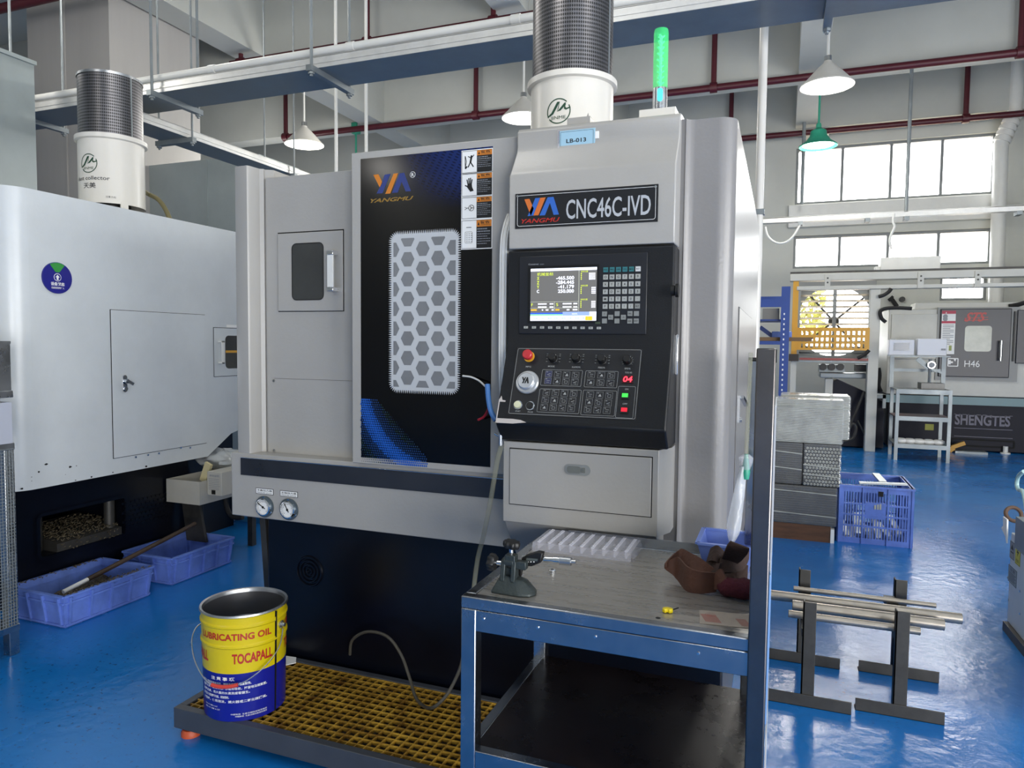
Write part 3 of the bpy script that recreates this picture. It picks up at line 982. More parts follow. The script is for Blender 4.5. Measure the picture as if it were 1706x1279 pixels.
# warning stickers
STK = [((1136, 80), (1438, 305)), ((1140, 322), (1436, 548)), ((1142, 568), (1434, 785)), ((1142, 808), (1432, 1098))]
su0 = FD.at(*c3(1136, 80))[0]; su1 = bu1 - .001
g = G(M_WHITEP, fr=FD); top = FD.at(*c3(1136, 72))[1]; bot = FD.at(*c3(1140, 1110))[1]
for i, (a, b) in enumerate(STK):
    v1 = FD.at(*c3(1140, a[1]))[1]; v0 = FD.at(*c3(1140, b[1] + 5))[1]
    g = G(M_WHITEP, M_INK, M_ORANGE, M_GREYINK, fr=FD)
    g.box(su0 - .001, su1 + .001, v0 - .003, v1 + .003, .001, .002)
    g.m = 1; rring(g, su0 + .001, su1 - .001, v0, v1, .002, .0014, 0, .0024)
    um = su0 + (su1 - su0) * .5; h = v1 - v0
    g.box(um, su1 - .0015, v0 + .0012, v1 - h * .24, .002, .0025)
    g.m = 2; g.box(um, su1 - .0015, v1 - h * .24, v1 - .0012, .002, .0025)
    g.m = 1; g.text('警告', (um + .014, v1 - h * .14), (su1 - .008, v1 - h * .04), .0028, .02, px=False)
    g.text('WARNING', (um + .016, v1 - h * .2), (su1 - .006, v1 - h * .155), .0028, .0, px=False)
    g.prism([(um + .004, v1 - h * .19), (um + .012, v1 - h * .19), (um + .008, v1 - h * .07)], 'xy', .0025, .0028)
    g.m = 3
    for r_ in range(7 if i else 6):
        yy = v1 - h * (.34 + .085 * r_); w_ = (su1 - um) * (.9 if r_ % 3 else .7)
        x = um + .003
        while x < um + w_:
            l_ = random.uniform(.003, .009); g.box(x, min(x + l_, um + w_), yy, yy + h * (.022 if r_ > 1 else .035), .0025, .0028); x += l_ + .0016
    g.m = 1
    mx_ = su0 + (um - su0) / 2; my = (v0 + v1) / 2; k = h / 2

    def L2(p, q, w):
        g.bar((mx_ + p[0] * k, my + p[1] * k, .0025), (mx_ + q[0] * k, my + q[1] * k, .0025), w * k, .0006, (0, 0, 1))
    if i == 0:
        g.lathe([(.1 * k, .0026), (0, .0027)], (mx_ + .22 * k, my + .48 * k, 0), (0, 0, 1), 14)
        L2((.22, .42), (.12, -.05), .17); L2((.2, .32), (-.12, .5), .07); L2((.2, .32), (.48, .6), .07); L2((.12, -.02), (-.12, -.5), .1); L2((.12, -.02), (.42, -.48), .1)
        L2((-.42, .55), (-.4, -.6), .06); L2((-.4, -.6), (-.22, -.4), .14); L2((-.4, .5), (-.28, .05), .05); L2((-.28, .05), (-.4, -.5), .05)
    elif i == 1:
        g.prism([(mx_ + a_ * k, my + b_ * k) for a_, b_ in ((-.16, .12), (.26, .14), (.3, -.2), (.46, -.55), (.12, -.62), (-.2, -.2))], 'xy', .0022, .0026)
        for p, q in (((-.12, .1), (-.22, .5)), ((.0, .1), (-.04, .62)), ((.12, .12), (.14, .64)), ((.23, .12), (.3, .5)), ((-.1, -.15), (-.42, -.02))):
            L2(p, q, .1)
    elif i == 2:
        g.lathe([(.3 * k, .0026), (.25 * k, .0027)], (mx_ + .24 * k, my, 0), (0, 0, 1), 20)
        for a_ in range(3):
            L2((.24, 0), (.24 + .22 * math.cos(a_ * 2.09), .22 * math.sin(a_ * 2.09)), .06)
        L2((-.45, .1), (-.2, 0), .04); L2((-.45, -.15), (-.2, 0), .04); L2((-.2, 0), (0, 0), .05)
    else:
        rring(g, mx_ - .3 * k, mx_ + .28 * k, my - .62 * k, my + .2 * k, .004, .001, 0, .0026)
        for a_ in range(5):
            for b_ in range(3):
                L2((-.2 + .18 * b_, .05 - .14 * a_), (-.1 + .18 * b_, .05 - .14 * a_), .03)
        L2((-.2, .5), (.2, .5), .04)
    g.obj('warning_sticker', door, smooth=0)
# bowed aluminium handle
hu, hv1 = FD.at(833, 357); _, hv0 = FD.at(828, 706)
hx = XC0 - .028
pts = [(hx - .004, hv1, .006), (hx - .004, hv1 - .05, .045), (hx - .005, hv1 - .12, .066), (hx - .005, hv1 - .3, .07), (hx - .005, hv0 + .26, .07), (hx - .004, hv0 + .14, .066), (hx - .004, hv0 + .06, .045), (hx - .004, hv0, .008)]
pts = smooth([Vector(p) for p in pts], 5)
for nm, m_, w0, dz in (('door_handle', M_WHITE, .016, 0.0),):
    g = G(M_WHITE, M_BLUEREFL, fr=FD)
    for off, w in ((-.011, .006), (-.001, .011), (.009, .006)):
        rr = []
        for p in pts:
            rr.append([g.v((p.x + off + a, p.y, p.z + b)) for a, b in ((-w / 2, -.02), (w / 2, -.02), (w / 2, 0), (-w / 2, 0))])
        for a, b in zip(rr, rr[1:]):
            g.bridge(a, b)
        g.face(rr[0]); g.face(rr[-1][::-1])
    g.obj('door_handle', door, smooth=30)

# ------------------------------------------------------------------ control column: header, console, drawer
zt = H1.at(1000, 200)[1]; z1 = H1.at(858, 256)[1]; z2 = H2.at(848, 292)[1]; z3 = H2.at(980, 410)[1]
g = G(M_PAINT)
prof = [(2.42, zt + .005), (YH1 + .05, zt + .005)] + [(YH1 + .012, zt), (YH1, zt - .014)] + [(YH1, z1 + .02), (YH1 - .006, z1), (YH2 + .012, z2 + .012), (YH2, z2 - .004), (YH2, z3), (2.42, z3)]
g.prism(prof, 'yz', XC0, XC1)
header = g.obj('header_cover', lathe, smooth=50, bevel=.004)
g = G(mat('nameplate_black', '15161a', .3, spec=.6), M_WHITEP, M_LORANGE, M_LBLUE, M_RED, mat('silver_lettering', 'b9bcc0', .4, .2), M_CHROME, fr=H2)
c8 = crop(800, 160, 3.875)
u0, v1 = H2.at(*c8(230, 633)); u1, _ = H2.at(*c8(1152, 570)); _, v0 = H2.at(*c8(232, 858))
g.box(u0, u1, v0, v1, 0, .003)
plate = g.obj('nameplate', header)
g = G(M_WHITEP, M_LORANGE, M_LBLUE, M_RED, MATS['silver_lettering'], M_CHROME, fr=H2)
rring(g, u0 + .007, u1 - .007, v0 + .007, v1 - .007, .008, .0012, 0, .0034)
g.m = 4; g.text('CNC46C-IVD', c8(556, 797), c8(1104, 634), .0036, .012)
g.m = 1; pxp(g, c8, [(288, 668), (320, 664), (348, 728), (330, 775)], .003, .0036)
g.m = 2; pxp(g, c8, [(358, 660), (388, 658), (345, 772), (308, 776), (330, 728)], .003, .0036)
g.m = 1; pxp(g, c8, [(390, 658), (424, 655), (378, 770), (346, 772)], .003, .0036)
g.m = 2; pxp(g, c8, [(438, 655), (475, 652), (510, 765), (476, 768), (452, 690), (420, 770), (385, 772)], .003, .0036)
g.m = 3; g.text('YANGMU', c8(268, 824), c8(516, 782), .0036, .015, .3)
g.m = 5
for du, dv in ((u0 + .008, v1 - .008), (u1 - .008, v1 - .008)):
    g.cyl((du, dv, .003), (du, dv, .0055), .004, n=10)
g.obj('plate_lettering', header, smooth=0)
g = G(mat('pale_blue_tag', '9cc0d2', .35), M_WHITEP, M_INK, M_CLEAR, fr=H1)
u0, v1 = H1.at(933, 219); u1, _ = H1.at(992, 217); v0 = H1.at(933, 247)[1]
g.box(u0, u1, v0, v1, 0, .003); g.m = 1
g.box(u1, u1 + .012, v0 + .02, v1 - .012, 0, .004)
g.m = 2; rring(g, u0 + .003, u1 - .006, v0 + .004, v1 - .004, .002, .0009, 0, .0033)
g.text('LB-013', H1.at(944, 239), H1.at(977, 229), .0036, .015, px=False)
g.m = 3; g.box(u0 - .006, u1 + .004, v0 - .006, v0 - .001, .0, .0046); g.box(u0 - .006, u0 - .001, v0 - .006, v1 + .003, .0, .0046)
g.obj('number_tag', header, smooth=0)

# console housing
zc1 = H2.at(842, 574)[1]; YC2 = 2.118; FC2 = FY(YC2); zc2 = FC2.at(828, 702)[1]; zd = DR.at(838, 734)[1]
g = G(M_CONSOLE)
prof = [(YBK, z3 - .006), (YH2, z3 - .006), (YH2, zc1), (YC2 + .004, zc2 + .012), (YC2, zc2 - .004), (YC2 + .01, zc2 - .018), (YDR - .004, zd + .004), (YBK, zd + .004)]
g.prism(prof, 'yz', XC0 - .002, XC1 + .002)
con = g.obj('control_console', lathe, smooth=30, bevel=.006)
FT = Fr((0, YC2, zc2), (1, 0, 0), (0, YH2 - YC2, zc1 - zc2))
# worn-through paint patch on the console corner
g = G(mat('bare_worn_primer', 'b9b2ae', .6, var=.1), fr=FT)
c9 = crop(820, 400, 4.2625)
x0 = XC0
g.prism([(x0, .074), (x0 + .007, .088), (x0 + .012, .074), (x0 + .024, .072), (x0 + .022, .058), (x0 + .03, .046), (x0 + .026, .026), (x0 + .03, .014), (x0 + .085, .009), (x0 + .105, .002), (x0 + .06, -.004), (x0, -.004)], 'xy', -.0005, .0006)
g.obj('bare_patch', con, smooth=0)
# screen unit
cm = crop(870, 430, 8.124)
u0, v1 = H2.at(866, 428); u1, _ = H2.at(1079, 440); v0 = H2.at(866, 556)[1]
g = G(mat('screen_bezel', '17191f', .4), fr=H2); g.box(u0, u1, v0, v1, 0, .004); g.obj('screen_panel', con, bevel=.002)
su0, sv1 = H2.at(*cm(88, 115)); su1, sv0 = H2.at(*cm(1035, 880)); sv1 = H2.at(*cm(88, 112))[1]
g = G(mat('screen_frame', '0d0e11', .3), fr=H2); g.box(su0, su1, sv0, sv1, .004, .0055); g.obj('screen_frame', con)
tu0, tv1 = H2.at(*cm(128, 148)); tu1, tv0 = H2.at(*cm(1004, 850))
tv1 = H2.at(*cm(128, 148))[1]; tv0 = H2.at(*cm(118, 848))[1]; tu1 = H2.at(*cm(1012, 500))[0]; tu0 = H2.at(*cm(120, 500))[0]
SCM = [glow('screen_dark', '5b5a58', .9), glow('screen_white', 'f0f2ff', 1.0), glow('screen_yellow', 'c8d838', 1.0), glow('screen_blue', '2c50b8', 1.0),
       glow('screen_green', '7fc492', 1.0), glow('screen_greyblue', '7f93bf', 1.0), glow('screen_orange', 'f0a928', 1.0), glow('screen_line', 'b0b4a4', .9)]
g = G(*SCM, fr=H2); Zs = .0058


def sb(x0, y0, x1, y1, m, dz=0):
    """rectangle on the screen, in fractions (x right, y down)"""
    g.m = m; W_, H_ = tu1 - tu0, tv1 - tv0
    g.box(tu0 + x0 * W_, tu0 + x1 * W_, tv1 - y1 * H_, tv1 - y0 * H_, Zs - .0003, Zs + dz)


def st(s, x0, y0, x1, y1, m, bold=0):
    g.m = m; W_, H_ = tu1 - tu0, tv1 - tv0
    g.text(s, (tu0 + x0 * W_, tv1 - y1 * H_), (tu0 + x1 * W_, tv1 - y0 * H_), Zs + .0006, bold, px=False)


sb(0, 0, 1, 1, 0)
sb(0, 0, 1, .05, 1, .0002)
st('机械坐标', .1, .075, .35, .14, 2)
for i, (a, b) in enumerate((('X', '-465.500'), ('Z', '-284.445'), ('Y', '-41.179'), ('C', '250.000'))):
    y = .155 + .083 * i
    st(a, .1, y, .135, y + .062, 2 if i < 3 else 1, .02)
    w_ = .27 if i < 2 else .24
    st(b, .665 - w_, y, .665, y + .066, 1, .02)
sb(.735, .05, .74, .82, 7, .0003); sb(0, .635, .735, .64, 7, .0003); sb(0, .755, .735, .76, 7, .0003); sb(.37, .635, .375, .82, 7, .0003)
st('F', .015, .665, .04, .72, 2); st('S', .4, .665, .43, .72, 2)
for y in (.665, .725):
    for x0, x1 in ((.12, .26), (.3, .355), (.5, .63), (.66, .72)):
        x = x0
        while x < x1 - .008:
            sb(x, y, x + .011, y + .025, 1, .0003); x += .015
for x0, x1, m_ in ((.01, .1, 6), (.18, .2, 1), (.24, .28, 1), (.33, .36, 1), (.39, .45, 6), (.56, .6, 1), (.65, .72, 1)):
    sb(x0, .78, x1, .805, m_, .0003)
for k, y in enumerate((.06, .325, .585)):
    st('坐标位置', .765, y, .87, y + .032, 2)
    for j in range(4):
        sb(.765, y + .045 + .034 * j, .778, y + .066 + .034 * j, 2, .0003)
        w_ = .1 if k == 0 else .06
        x = .985 - w_
        while x < .98:
            sb(x, y + .045 + .034 * j, x + .012, y + .068 + .034 * j, 1, .0003); x += .016
sb(0, .845, .5, .875, 3, .0002); sb(0, .875, .5, .905, 4, .0002); sb(.5, .83, .9, .905, 5, .0002); sb(.9, .83, 1, .905, 1, .0002)
st('MDI方式', .64, .855, .72, .885, 1)
sb(0, .905, 1, 1, 1, .0002); sb(.84, .915, .945, .995, 6, .0004)
for k in range(9):
    sb(.035 + .105 * k, .918, .038 + .105 * k, .985, 5, .0004)
    x = .055 + .105 * k
    while x < .12 + .105 * k:
        if not (.83 < x < .95):
            sb(x, .94, x + .008, .965, 5, .0004)
        x += .012
g.obj('screen', con, smooth=0)
g = G(M_GREYINK, fr=H2); g.text('Control', cm(90, 96), cm(225, 72), .0045, .02); g.text('system', cm(248, 95), cm(300, 76), .0045); g.obj('maker_line', con, smooth=0)
g = G(mat('usb_cover', '3e4a3a', .4), fr=H2); g.rect(*cm(995, 862), *cm(1062, 890), .004, .006); g.obj('port_cover', con)
# keypad
M_KEY = mat('light_key', '9fa19d', .5); M_KEYT = mat('teal_key', '2b6a70', .5); M_KEYW = mat('white_key', 'c4c6c6', .5); M_KEYG = mat('grey_key', '7d807e', .5)
ku, kv = H2.at(*cm(1137, 160)); ku5, _ = H2.at(*cm(1573, 152)); _, kv7 = H2.at(*cm(1119, 850)); ks = (ku5 - ku) / 5; kr = (kv - kv7) / 7
KEYS = ['ABCDE ', 'ONG789', 'XYZ456', 'FDH123', 'MST-0.', 'PQRI/J']


def key(u, v, w, h, m, txt, fr, base, hgt=.004, parent=None, name='key', ink=M_INK, ts=.5):
    g = G(m, ink, fr=fr); g.box(u - w / 2, u + w / 2, v - h / 2, v + h / 2, base, base + hgt)
    if txt:
        g.m = 1; a = min(text_mesh(txt)[2], 3.0); hh = h * ts * {'-': .15, '.': .22}.get(txt, 1); ww = min(hh * a, w * .8) if txt != '-' else w * .35
        g.text(txt, (u - ww / 2, v - hh / 2), (u + ww / 2, v + hh / 2), base + hgt + .0004, .01, px=False)
    return g.obj(name, parent, smooth=0)


kw, kh = ks * .74, kr * .66
for r_, row in enumerate(KEYS):
    for c_, ch in enumerate(row):
        m_ = (M_KEYT if c_ < 5 else M_KEYW) if r_ == 0 else (M_KEYG if (r_, c_) == (5, 5) else M_KEY)
        tx = ('POS', 'PRG', 'OFS', 'SYS', 'MSG', 'RST')[c_] if r_ == 0 else ('ALT' if (r_, c_) == (5, 5) else ch)
        key(ku + ks * c_, kv - kr * r_, kw, kh, m_, tx, H2, .004, parent=con, ts=.5 if len(tx) == 1 else .3)
for x, y, tx in ((1120, 755, '//'), (1290, 752, '↑'), (1465, 750, 'DEL'), (1550, 750, '↵'), (1203, 800, '←'), (1375, 800, '→'), (1119, 850, '⇧'), (1288, 850, '↓'), (1462, 852, 'INS'), (1548, 850, 'ENT')):
    u, v = H2.at(*cm(x, y)); key(u, v, kw, kh, M_KEYG, tx if tx.isascii() else ('<-' if tx == '←' else '->' if tx == '→' else ''), H2, .004, parent=con, ts=.3)
for k in range(10):
    u, v = H2.at(*cm(57 + 109.5 * k, 936 + k)); key(u, v, .0135, .0075, M_KEY, '<' if k == 0 else '>' if k == 9 else 'F%d' % k, H2, .004, .003, con, 'softkey', ts=.5)
# tilted operator panel
ck = crop(840, 570, 7.108)


def tp(x, y):
    return FT.at(*ck(x, y))


pu0, pv1 = tp(165, 65); pu1, _ = tp(1640, 97); pv0 = tp(60, 855)[1]; pu0 = tp(100, 460)[0]; pu1 = tp(1600, 520)[0]
M_PLINE = mat('panel_white_line', '9a9c9c', .5)
g = G(mat('operator_label_black', '15161a', .4), fr=FT); g.box(pu0, pu1, pv0, pv1, 0, .002); op = g.obj('operator_panel', con)
g = G(M_PLINE, fr=FT)
rring(g, pu0 + .003, pu1 - .003, pv0 + .003, pv1 - .003, .005, .0011, 0, .0024)
for (xa, ya, xb, yb) in ((455, 318, 910, 528), (968, 332, 1335, 545), (425, 545, 885, 850), (940, 560, 1308, 880), (1355, 515, 1525, 905)):
    a_, b_ = tp((xa + xb) / 2 - (xb - xa) / 2, ya + 6), tp((xa + xb) / 2 + (xb - xa) / 2, yb)
    rring(g, a_[0], b_[0], b_[1], a_[1], .004, .0009, 0, .0024)
for (x, y, s_, w_) in ((290, 292, 'MPG', 62), (560, 288, 'MODE', 78), (855, 298, 'RAPID%', 100), (1155, 303, 'FEED%', 80), (1462, 315, 'SPD%', 70), (1452, 558, 'ON', 40), (1432, 732, 'OFF', 56), (165, 818, 'START', 60), (312, 828, 'PAUSE', 60), (1475, 362, 'TOOL NO.', 86)):
    u, v = tp(x, y); w2 = (tp(x + w_ / 2, y)[0] - u); h2 = .0026
    g.text(s_, (u - w2, v - h2), (u + w2, v + h2), .0025, .01, px=False)
KN = [(570, 188), (845, 192), (1150, 205), (1450, 215)]
for k, (x, y) in enumerate(KN):
    u, v = tp(x + 14, y + 10)
    for j in range(11 if k == 3 else 8):
        a = R(215 - 250 * j / (10 if k == 3 else 7)); d = Vector((math.cos(a), math.sin(a), 0)); c = Vector((u, v, .0022))
        g.bar(c + d * .0155, c + d * (.0185 if k == 3 else .017), .0008, .0004, (0, 0, 1))
        if k < 3:
            sg = 1 if d.x > 0 else -1; e = c + Vector((sg * .019, d.y * .017, 0)); g.bar(e, e + Vector((sg * .005, 0, 0)), .001, .0004, (0, 0, 1))
g.obj('panel_print', con, smooth=0)
g = G(mat('estop_red', 'b02a30', .35), M_GUARD, fr=FT); u, v = tp(300, 175)
g.lathe([(.0125, .002), (.0125, .016), (.0165, .018), (.0165, .028), (.014, .031), (0, .032)], (u, v, 0), (0, 0, 1), 28)
g.m = 1; g.lathe([(.0185, .002), (.0185, .004), (.0125, .0045)], (u, v, 0), (0, 0, 1), 28); g.obj('emergency_stop', con)
for x, y in KN:
    u, v = tp(x + 14, y + 10); g = G(M_BLACK, M_WHITEP, fr=FT)
    g.lathe([(.0155, .002), (.0155, .004), (.0135, .005), (.0125, .022), (.0105, .025), (0, .0255)], (u, v, 0), (0, 0, 1), 26)
    g.m = 1; g.bar((u + .006, v + .010, .0045), (u + .0075, v + .0125, .0045), .002, .002, (0, 0, 1)); g.obj('rotary_knob', con)
u, v = tp(280, 480)
g = G(mat('handwheel_silver', 'bfc2c6', .3, .6), M_INK, fr=FT)
g.lathe([(.039, .002), (.039, .008), (.036, .012), (.029, .013), (.028, .022), (.025, .025), (0, .0255)], (u, v, 0), (0, 0, 1), 40); hw_ = g.obj('handwheel', con)
g = G(M_INK, fr=FT)
for pts in ([(-.010, .008), (-.006, .008), (-.003, 0), (-.005, -.003)], [(-.002, .008), (.001, .008), (-.004, -.008), (-.008, -.008)], [(.003, .008), (.006, .008), (.010, -.008), (.006, -.008), (.004, -.001), (.001, -.008), (-.002, -.008)]):
    g.prism([(u + a * 1.3, v + b * 1.3) for a, b in pts], 'xy', .0255, .0259)
g.cyl((u - .017, v - .014, .013), (u - .017, v - .014, .0145), .003, n=10)
g.obj('wheel_logo', con)
for x, y, m_ in ((168, 748, mat('ivory_button', 'cfcfae', .35)), (312, 758, M_BLACK)):
    u, v = tp(x, y); g = G(M_CHROME, m_, fr=FT); g.lathe([(.015, .002), (.015, .006), (.0115, .007)], (u, v, 0), (0, 0, 1), 22)
    g.m = 1; g.lathe([(.0122, .006), (.0112, .013), (0, .0135)], (u, v, 0), (0, 0, 1), 22); g.obj('push_button', con)
# membrane keys
M_MK = mat('membrane_key', '1d1e22', .4); M_MKL = mat('membrane_key_bluish', '2c3050', .4)


def mk(gx0, gx1, nx, gy0, gy1, ny, skew, lit=()):
    for j in range(ny):
        for i in range(nx):
            x = gx0 + (gx1 - gx0) * i / (nx - 1) - skew * j; y = gy0 + (gy1 - gy0) * j / (ny - 1) + (i * 5)
            u, v = tp(x, y); g = G(M_MKL if (i, j) in lit else M_MK, M_PLINE, fr=FT)
            w, h = .0112, .0104
            g.box(u - w, u + w, v - h, v + h, .002, .0032); g.m = 1
            rring(g, u - w, u + w, v - h, v + h, .001, .0005, 0, .0034)
            k = (i * 7 + j * 3 + nx) % 4
            g.bar((u - .008, v + .0066, .0034), (u - .003, v + .0066, .0034), .0016, .0003, (0, 0, 1))
            if k == 0:
                g.bar((u - .0045, v - .0030, .0034), (u + .0060, v + .0015, .0034), .0015, .0003, (0, 0, 1)); g.bar((u, v - .0060, .0034), (u + .0060, v - .0060, .0034), .001, .0003, (0, 0, 1))
            elif k == 1:
                rring(g, u - .0045, u + .0060, v - .0060, v + .0030, .0015, .0008, 0, .0034)
            elif k == 2:
                g.prism([(u - .0045, v - .0045), (u + .0060, v - .0045), (u + .0015, v + .0045)], 'xy', .0032, .0034)
            else:
                g.bar((u - .0045, v + .0015, .0034), (u + .0060, v + .0015, .0034), .001, .0003, (0, 0, 1)); g.bar((u - .0045, v - .0045, .0034), (u + .0045, v - .0045, .0034), .001, .0003, (0, 0, 1))
            g.obj('membrane_key', con, smooth=0)


mk(530, 848, 4, 378, 460, 2, 10, {(0, 0), (0, 1)}); mk(1035, 1270, 3, 388, 478, 2, 10)
mk(503, 825, 4, 598, 772, 3, 14); mk(1020, 1245, 3, 625, 800, 3, 14)
g = G(mat('led_window', '3a0a10', .3), glow('led_red', 'ff3040', 3.0), fr=FT); u0, v1 = tp(1400, 396); u1, v0 = tp(1528, 490)
g.box(u0, u1, v0, v1, .002, .005); g.m = 1
g.text('04', (u0 + .0045, v0 + .003), (u1 - .003, v1 - .003), .0053, .02, .12, px=False); g.obj('digit_display', con, smooth=0)
for x, y, m_ in ((1435, 636, glow('green_switch', '3cc648', .9)), (1425, 806, glow('red_switch', 'd01c30', .8))):
    u, v = tp(x, y); g = G(M_BLACK, m_, fr=FT); g.box(u - .012, u + .012, v - .011, v + .010, .002, .006); g.m = 1; g.box(u - .0092, u + .0092, v - .0062, v + .0062, .006, .0085); g.obj('rocker_switch', con, smooth=0)
# side of the console: key switch and chrome pull
p = at_x(1119, 484, XC1 + .003)
g = G(M_BLACK); g.lathe([(.016, 0), (.016, .01), (.012, .012), (.012, .012), (.02, .013), (.02, .022), (0, .023)], (XC1 + .002, p.y, p.z), (1, 0, 0), 18); g.obj('side_knob', con)
p = at_x(1111, 555, XC1 + .003); q = at_x(1109, 628, XC1 + .003)
g = G(M_CHROME); yy = YH2 + .05; g.box(XC1 + .002, XC1 + .012, yy - .006, yy + .006, q.z, p.z); g.obj('side_pull', con, bevel=.002)

# drawer unit
z0 = DR.at(838, 868)[1]; xd0, xd1 = DR.at(838, 800)[0], DR.at(1097, 800)[0]
g = G(M_PAINT)
g.box(xd0, xd1, YDR, YBK + .02, z0, zd)
# undercut below the drawer running back to the skirt
g.prism([(YDR + .008, z0 + .002), (YBK + .02, z0 + .002), (YBK + .02, ZSK - .02), (YBK - .02, ZSK - .02), (YDR + .03, z0 - .03)], 'yz', xd0 + .003, xd1 - .003)
dc = g.obj('drawer_cabinet', lathe, bevel=.003)
g = G(M_PAINT)
g.prism([(xd1 - .002, YDR), (XC1 + .002, YDR + .075), (XC1 + .002, YBK + .02), (xd1 - .002, YBK + .02)], 'xy', z0, zd)
g.obj('cabinet_cheek', dc)
c2 = crop(800, 640, 3.41)
u0, v1 = DR.at(*c2(172, 364)); u1, _ = DR.at(*c2(972, 600)); v0 = DR.at(*c2(172, 676))[1]
g = G(M_GAP, fr=DR); g.box(u0 - .003, u1 + .003, v0 - .003, v1 + .003, 0, .0006); g.obj('drawer_gap', dc)
g = G(M_PAINT, fr=DR); g.box(u0, u1, v0, v1, .0006, .006); drw = g.obj('drawer', lathe, bevel=.0015)
u, v = DR.at(*c2(556, 484)); g = G(mat('latch_bezel', '8a8d8c', .4, .2), fr=DR)
g.prism([(u + a, v + b) for a, b in rrect(-.043, .043, -.017, .017, .0168)], 'xy', .006, .009); la = g.obj('drawer_latch', drw)
g = G(mat('latch_pad', '70736f', .4, .2), fr=DR); g.prism([(u - .003 + a, v + b) for a, b in rrect(-.03, .015, -.011, .011, .008)], 'xy', .009, .0115); g.box(u + .014, u + .026, v - .008, v + .008, .009, .011)
g.cyl((u + .021, v, .011), (u + .021, v, .0125), .004, n=10); g.obj('latch_paddle', drw)

# right hand side: hatch with a T handle, hinge rail
ph0 = at_x(1236, 512, XR); ph1 = at_x(1250, 560, XR)
ya, yb = YBK + .35, YBK + 1.5
zb_, zt_ = .55, 1.56
g = G(M_GAP); g.box(XR - .001, XR + .001, ya - .004, yb + .004, zb_ - .004, zt_ + .004); g.obj('side_hatch_gap', lathe)
g = G(M_PAINT_SHADED); g.box(XR + .0, XR + .004, ya, yb, zb_, zt_); sh = g.obj('side_hatch', lathe)
ph = at_x(1233, 685, XR)
g = G(M_CHROME); g.box(XR + .004, XR + .012, ya + .04, ya + .06, 1.14, 1.24); g.bar((XR + .018, ya + .05, 1.235), (XR + .03, ya + .12, 1.2), .014, .012); g.cyl((XR + .004, ya + .05, 1.15), (XR + .02, ya + .05, 1.15), .009); g.obj('side_handle', sh)

# signal tower on top
ps = at_y(1099, 186, 2.47); zr = max(zbr, ZTOP)
t = Vector((ps.x, 2.47, ps.z - .005))
k = 26 / F_PX * 2.25
rt = k / 2
zl0 = at_y(1099, 148, 2.47).z; zl1 = at_y(1101, 50, 2.47).z
g = G(MATS['gauge_flange'] if False else M_STEEL); g.lathe([(.036, 0), (.036, .006), (rt * 1.1, .01), (rt * .98, .012), (rt * .98, zl0 - t.z)], t, (0, 0, 1), 28, True); tw = g.obj('signal_tower', lathe)
M_GLENS = mat('green_lens', '48e888', .15, emit=.2, alpha=.4)
g = G(M_GLENS); g.lathe([(rt, zl0 - t.z), (rt, zl1 - t.z - .012), (rt * .9, zl1 - t.z), (0, zl1 - t.z)], t, (0, 0, 1), 28); g.obj('green_lens', tw)
g = G(glow('green_led_core', '58f090', 1.6), mat('led_board', '9a9080', .5))
g.box(t.x - .004, t.x + .004, t.y - .004, t.y + .004, zl0, zl1 - .02); g.m = 0
for i in range(9):
    z = zl0 + .012 + (zl1 - zl0 - .04) * i / 8
    for a in range(3):
        an = a * 2.09 + i * .3; g.bar((t.x, t.y, z), (t.x + .012 * math.cos(an), t.y + .012 * math.sin(an), z + .009), .006, .004)
g.obj('led_core', tw)
fc = (Vector((0, 0, 0)) - Vector((t.x, t.y, 0))).normalized()
g = G(glow('cyan_status_window', '3fd8f0', 1.2)); cc = Vector((t.x, t.y, at_y(1097, 162, 2.47).z)); fr_ = Fr(cc + fc * (rt * .98), (-fc.y, fc.x, 0), (0, 0, 1))
g.M = fr_.M; g.prism(rrect(-.009, .009, -.022, .022, .0088), 'xy', -.003, .0012); g.obj('status_window', tw)
g = G(MATS['warm_white_enamel'], M_STEEL); g.box(t.x - .06, t.x + .06, 2.42, 2.54, zr - .05, t.z + .001); g.obj('tower_mount', tw)
# lifting eye bracket on the roof edge
p = at_y(970, 198, 2.36); g = G(M_PAINT); g.box(p.x - .05, p.x + .03, 2.35, 2.45, zt - .01, p.z + .004); g.prism([(p.x, zt), (p.x + .03, zt), (p.x + .02, p.z + .018)], 'xz', 2.36, 2.366); g.obj('roof_bracket', lathe)

# ------------------------------------------------------------------ dust collectors


def perforated():
    m = bpy.data.materials.new('perforated_steel'); m.use_nodes = True
    nt = m.node_tree; b = nt.nodes['Principled BSDF']; L = nt.links
    uv = nt.nodes.new('ShaderNodeTexCoord'); sx = nt.nodes.new('ShaderNodeSeparateXYZ'); L.new(uv.outputs['UV'], sx.inputs[0])

    def M(op, a, b2):
        n = nt.nodes.new('ShaderNodeMath'); n.operation = op
        for i, q in enumerate((a, b2)):
            if isinstance(q, (int, float)):
                n.inputs[i].default_value = q
            elif q is not None:
                L.new(q, n.inputs[i])
        return n.outputs[0]
    k = 2 * math.pi / .021
    a = M('SINE', M('MULTIPLY', M('ADD', sx.outputs[0], M('MULTIPLY', sx.outputs[1], .577)), k), None)
    c = M('SINE', M('MULTIPLY', M('SUBTRACT', sx.outputs[0], M('MULTIPLY', sx.outputs[1], .577)), k), None)
    h = M('GREATER_THAN', M('MULTIPLY', a, c), .1)
    mx = nt.nodes.new('ShaderNodeMixRGB'); L.new(h, mx.inputs[0]); mx.inputs[1].default_value = lin('77767a'); mx.inputs[2].default_value = lin('0e0e10')
    L.new(mx.outputs[0], b.inputs['Base Color'])
    mt = M('SUBTRACT', .9, M('MULTIPLY', h, .9)); L.new(mt, b.inputs['Metallic'])
    b.inputs['Roughness'].default_value = .35
    return m


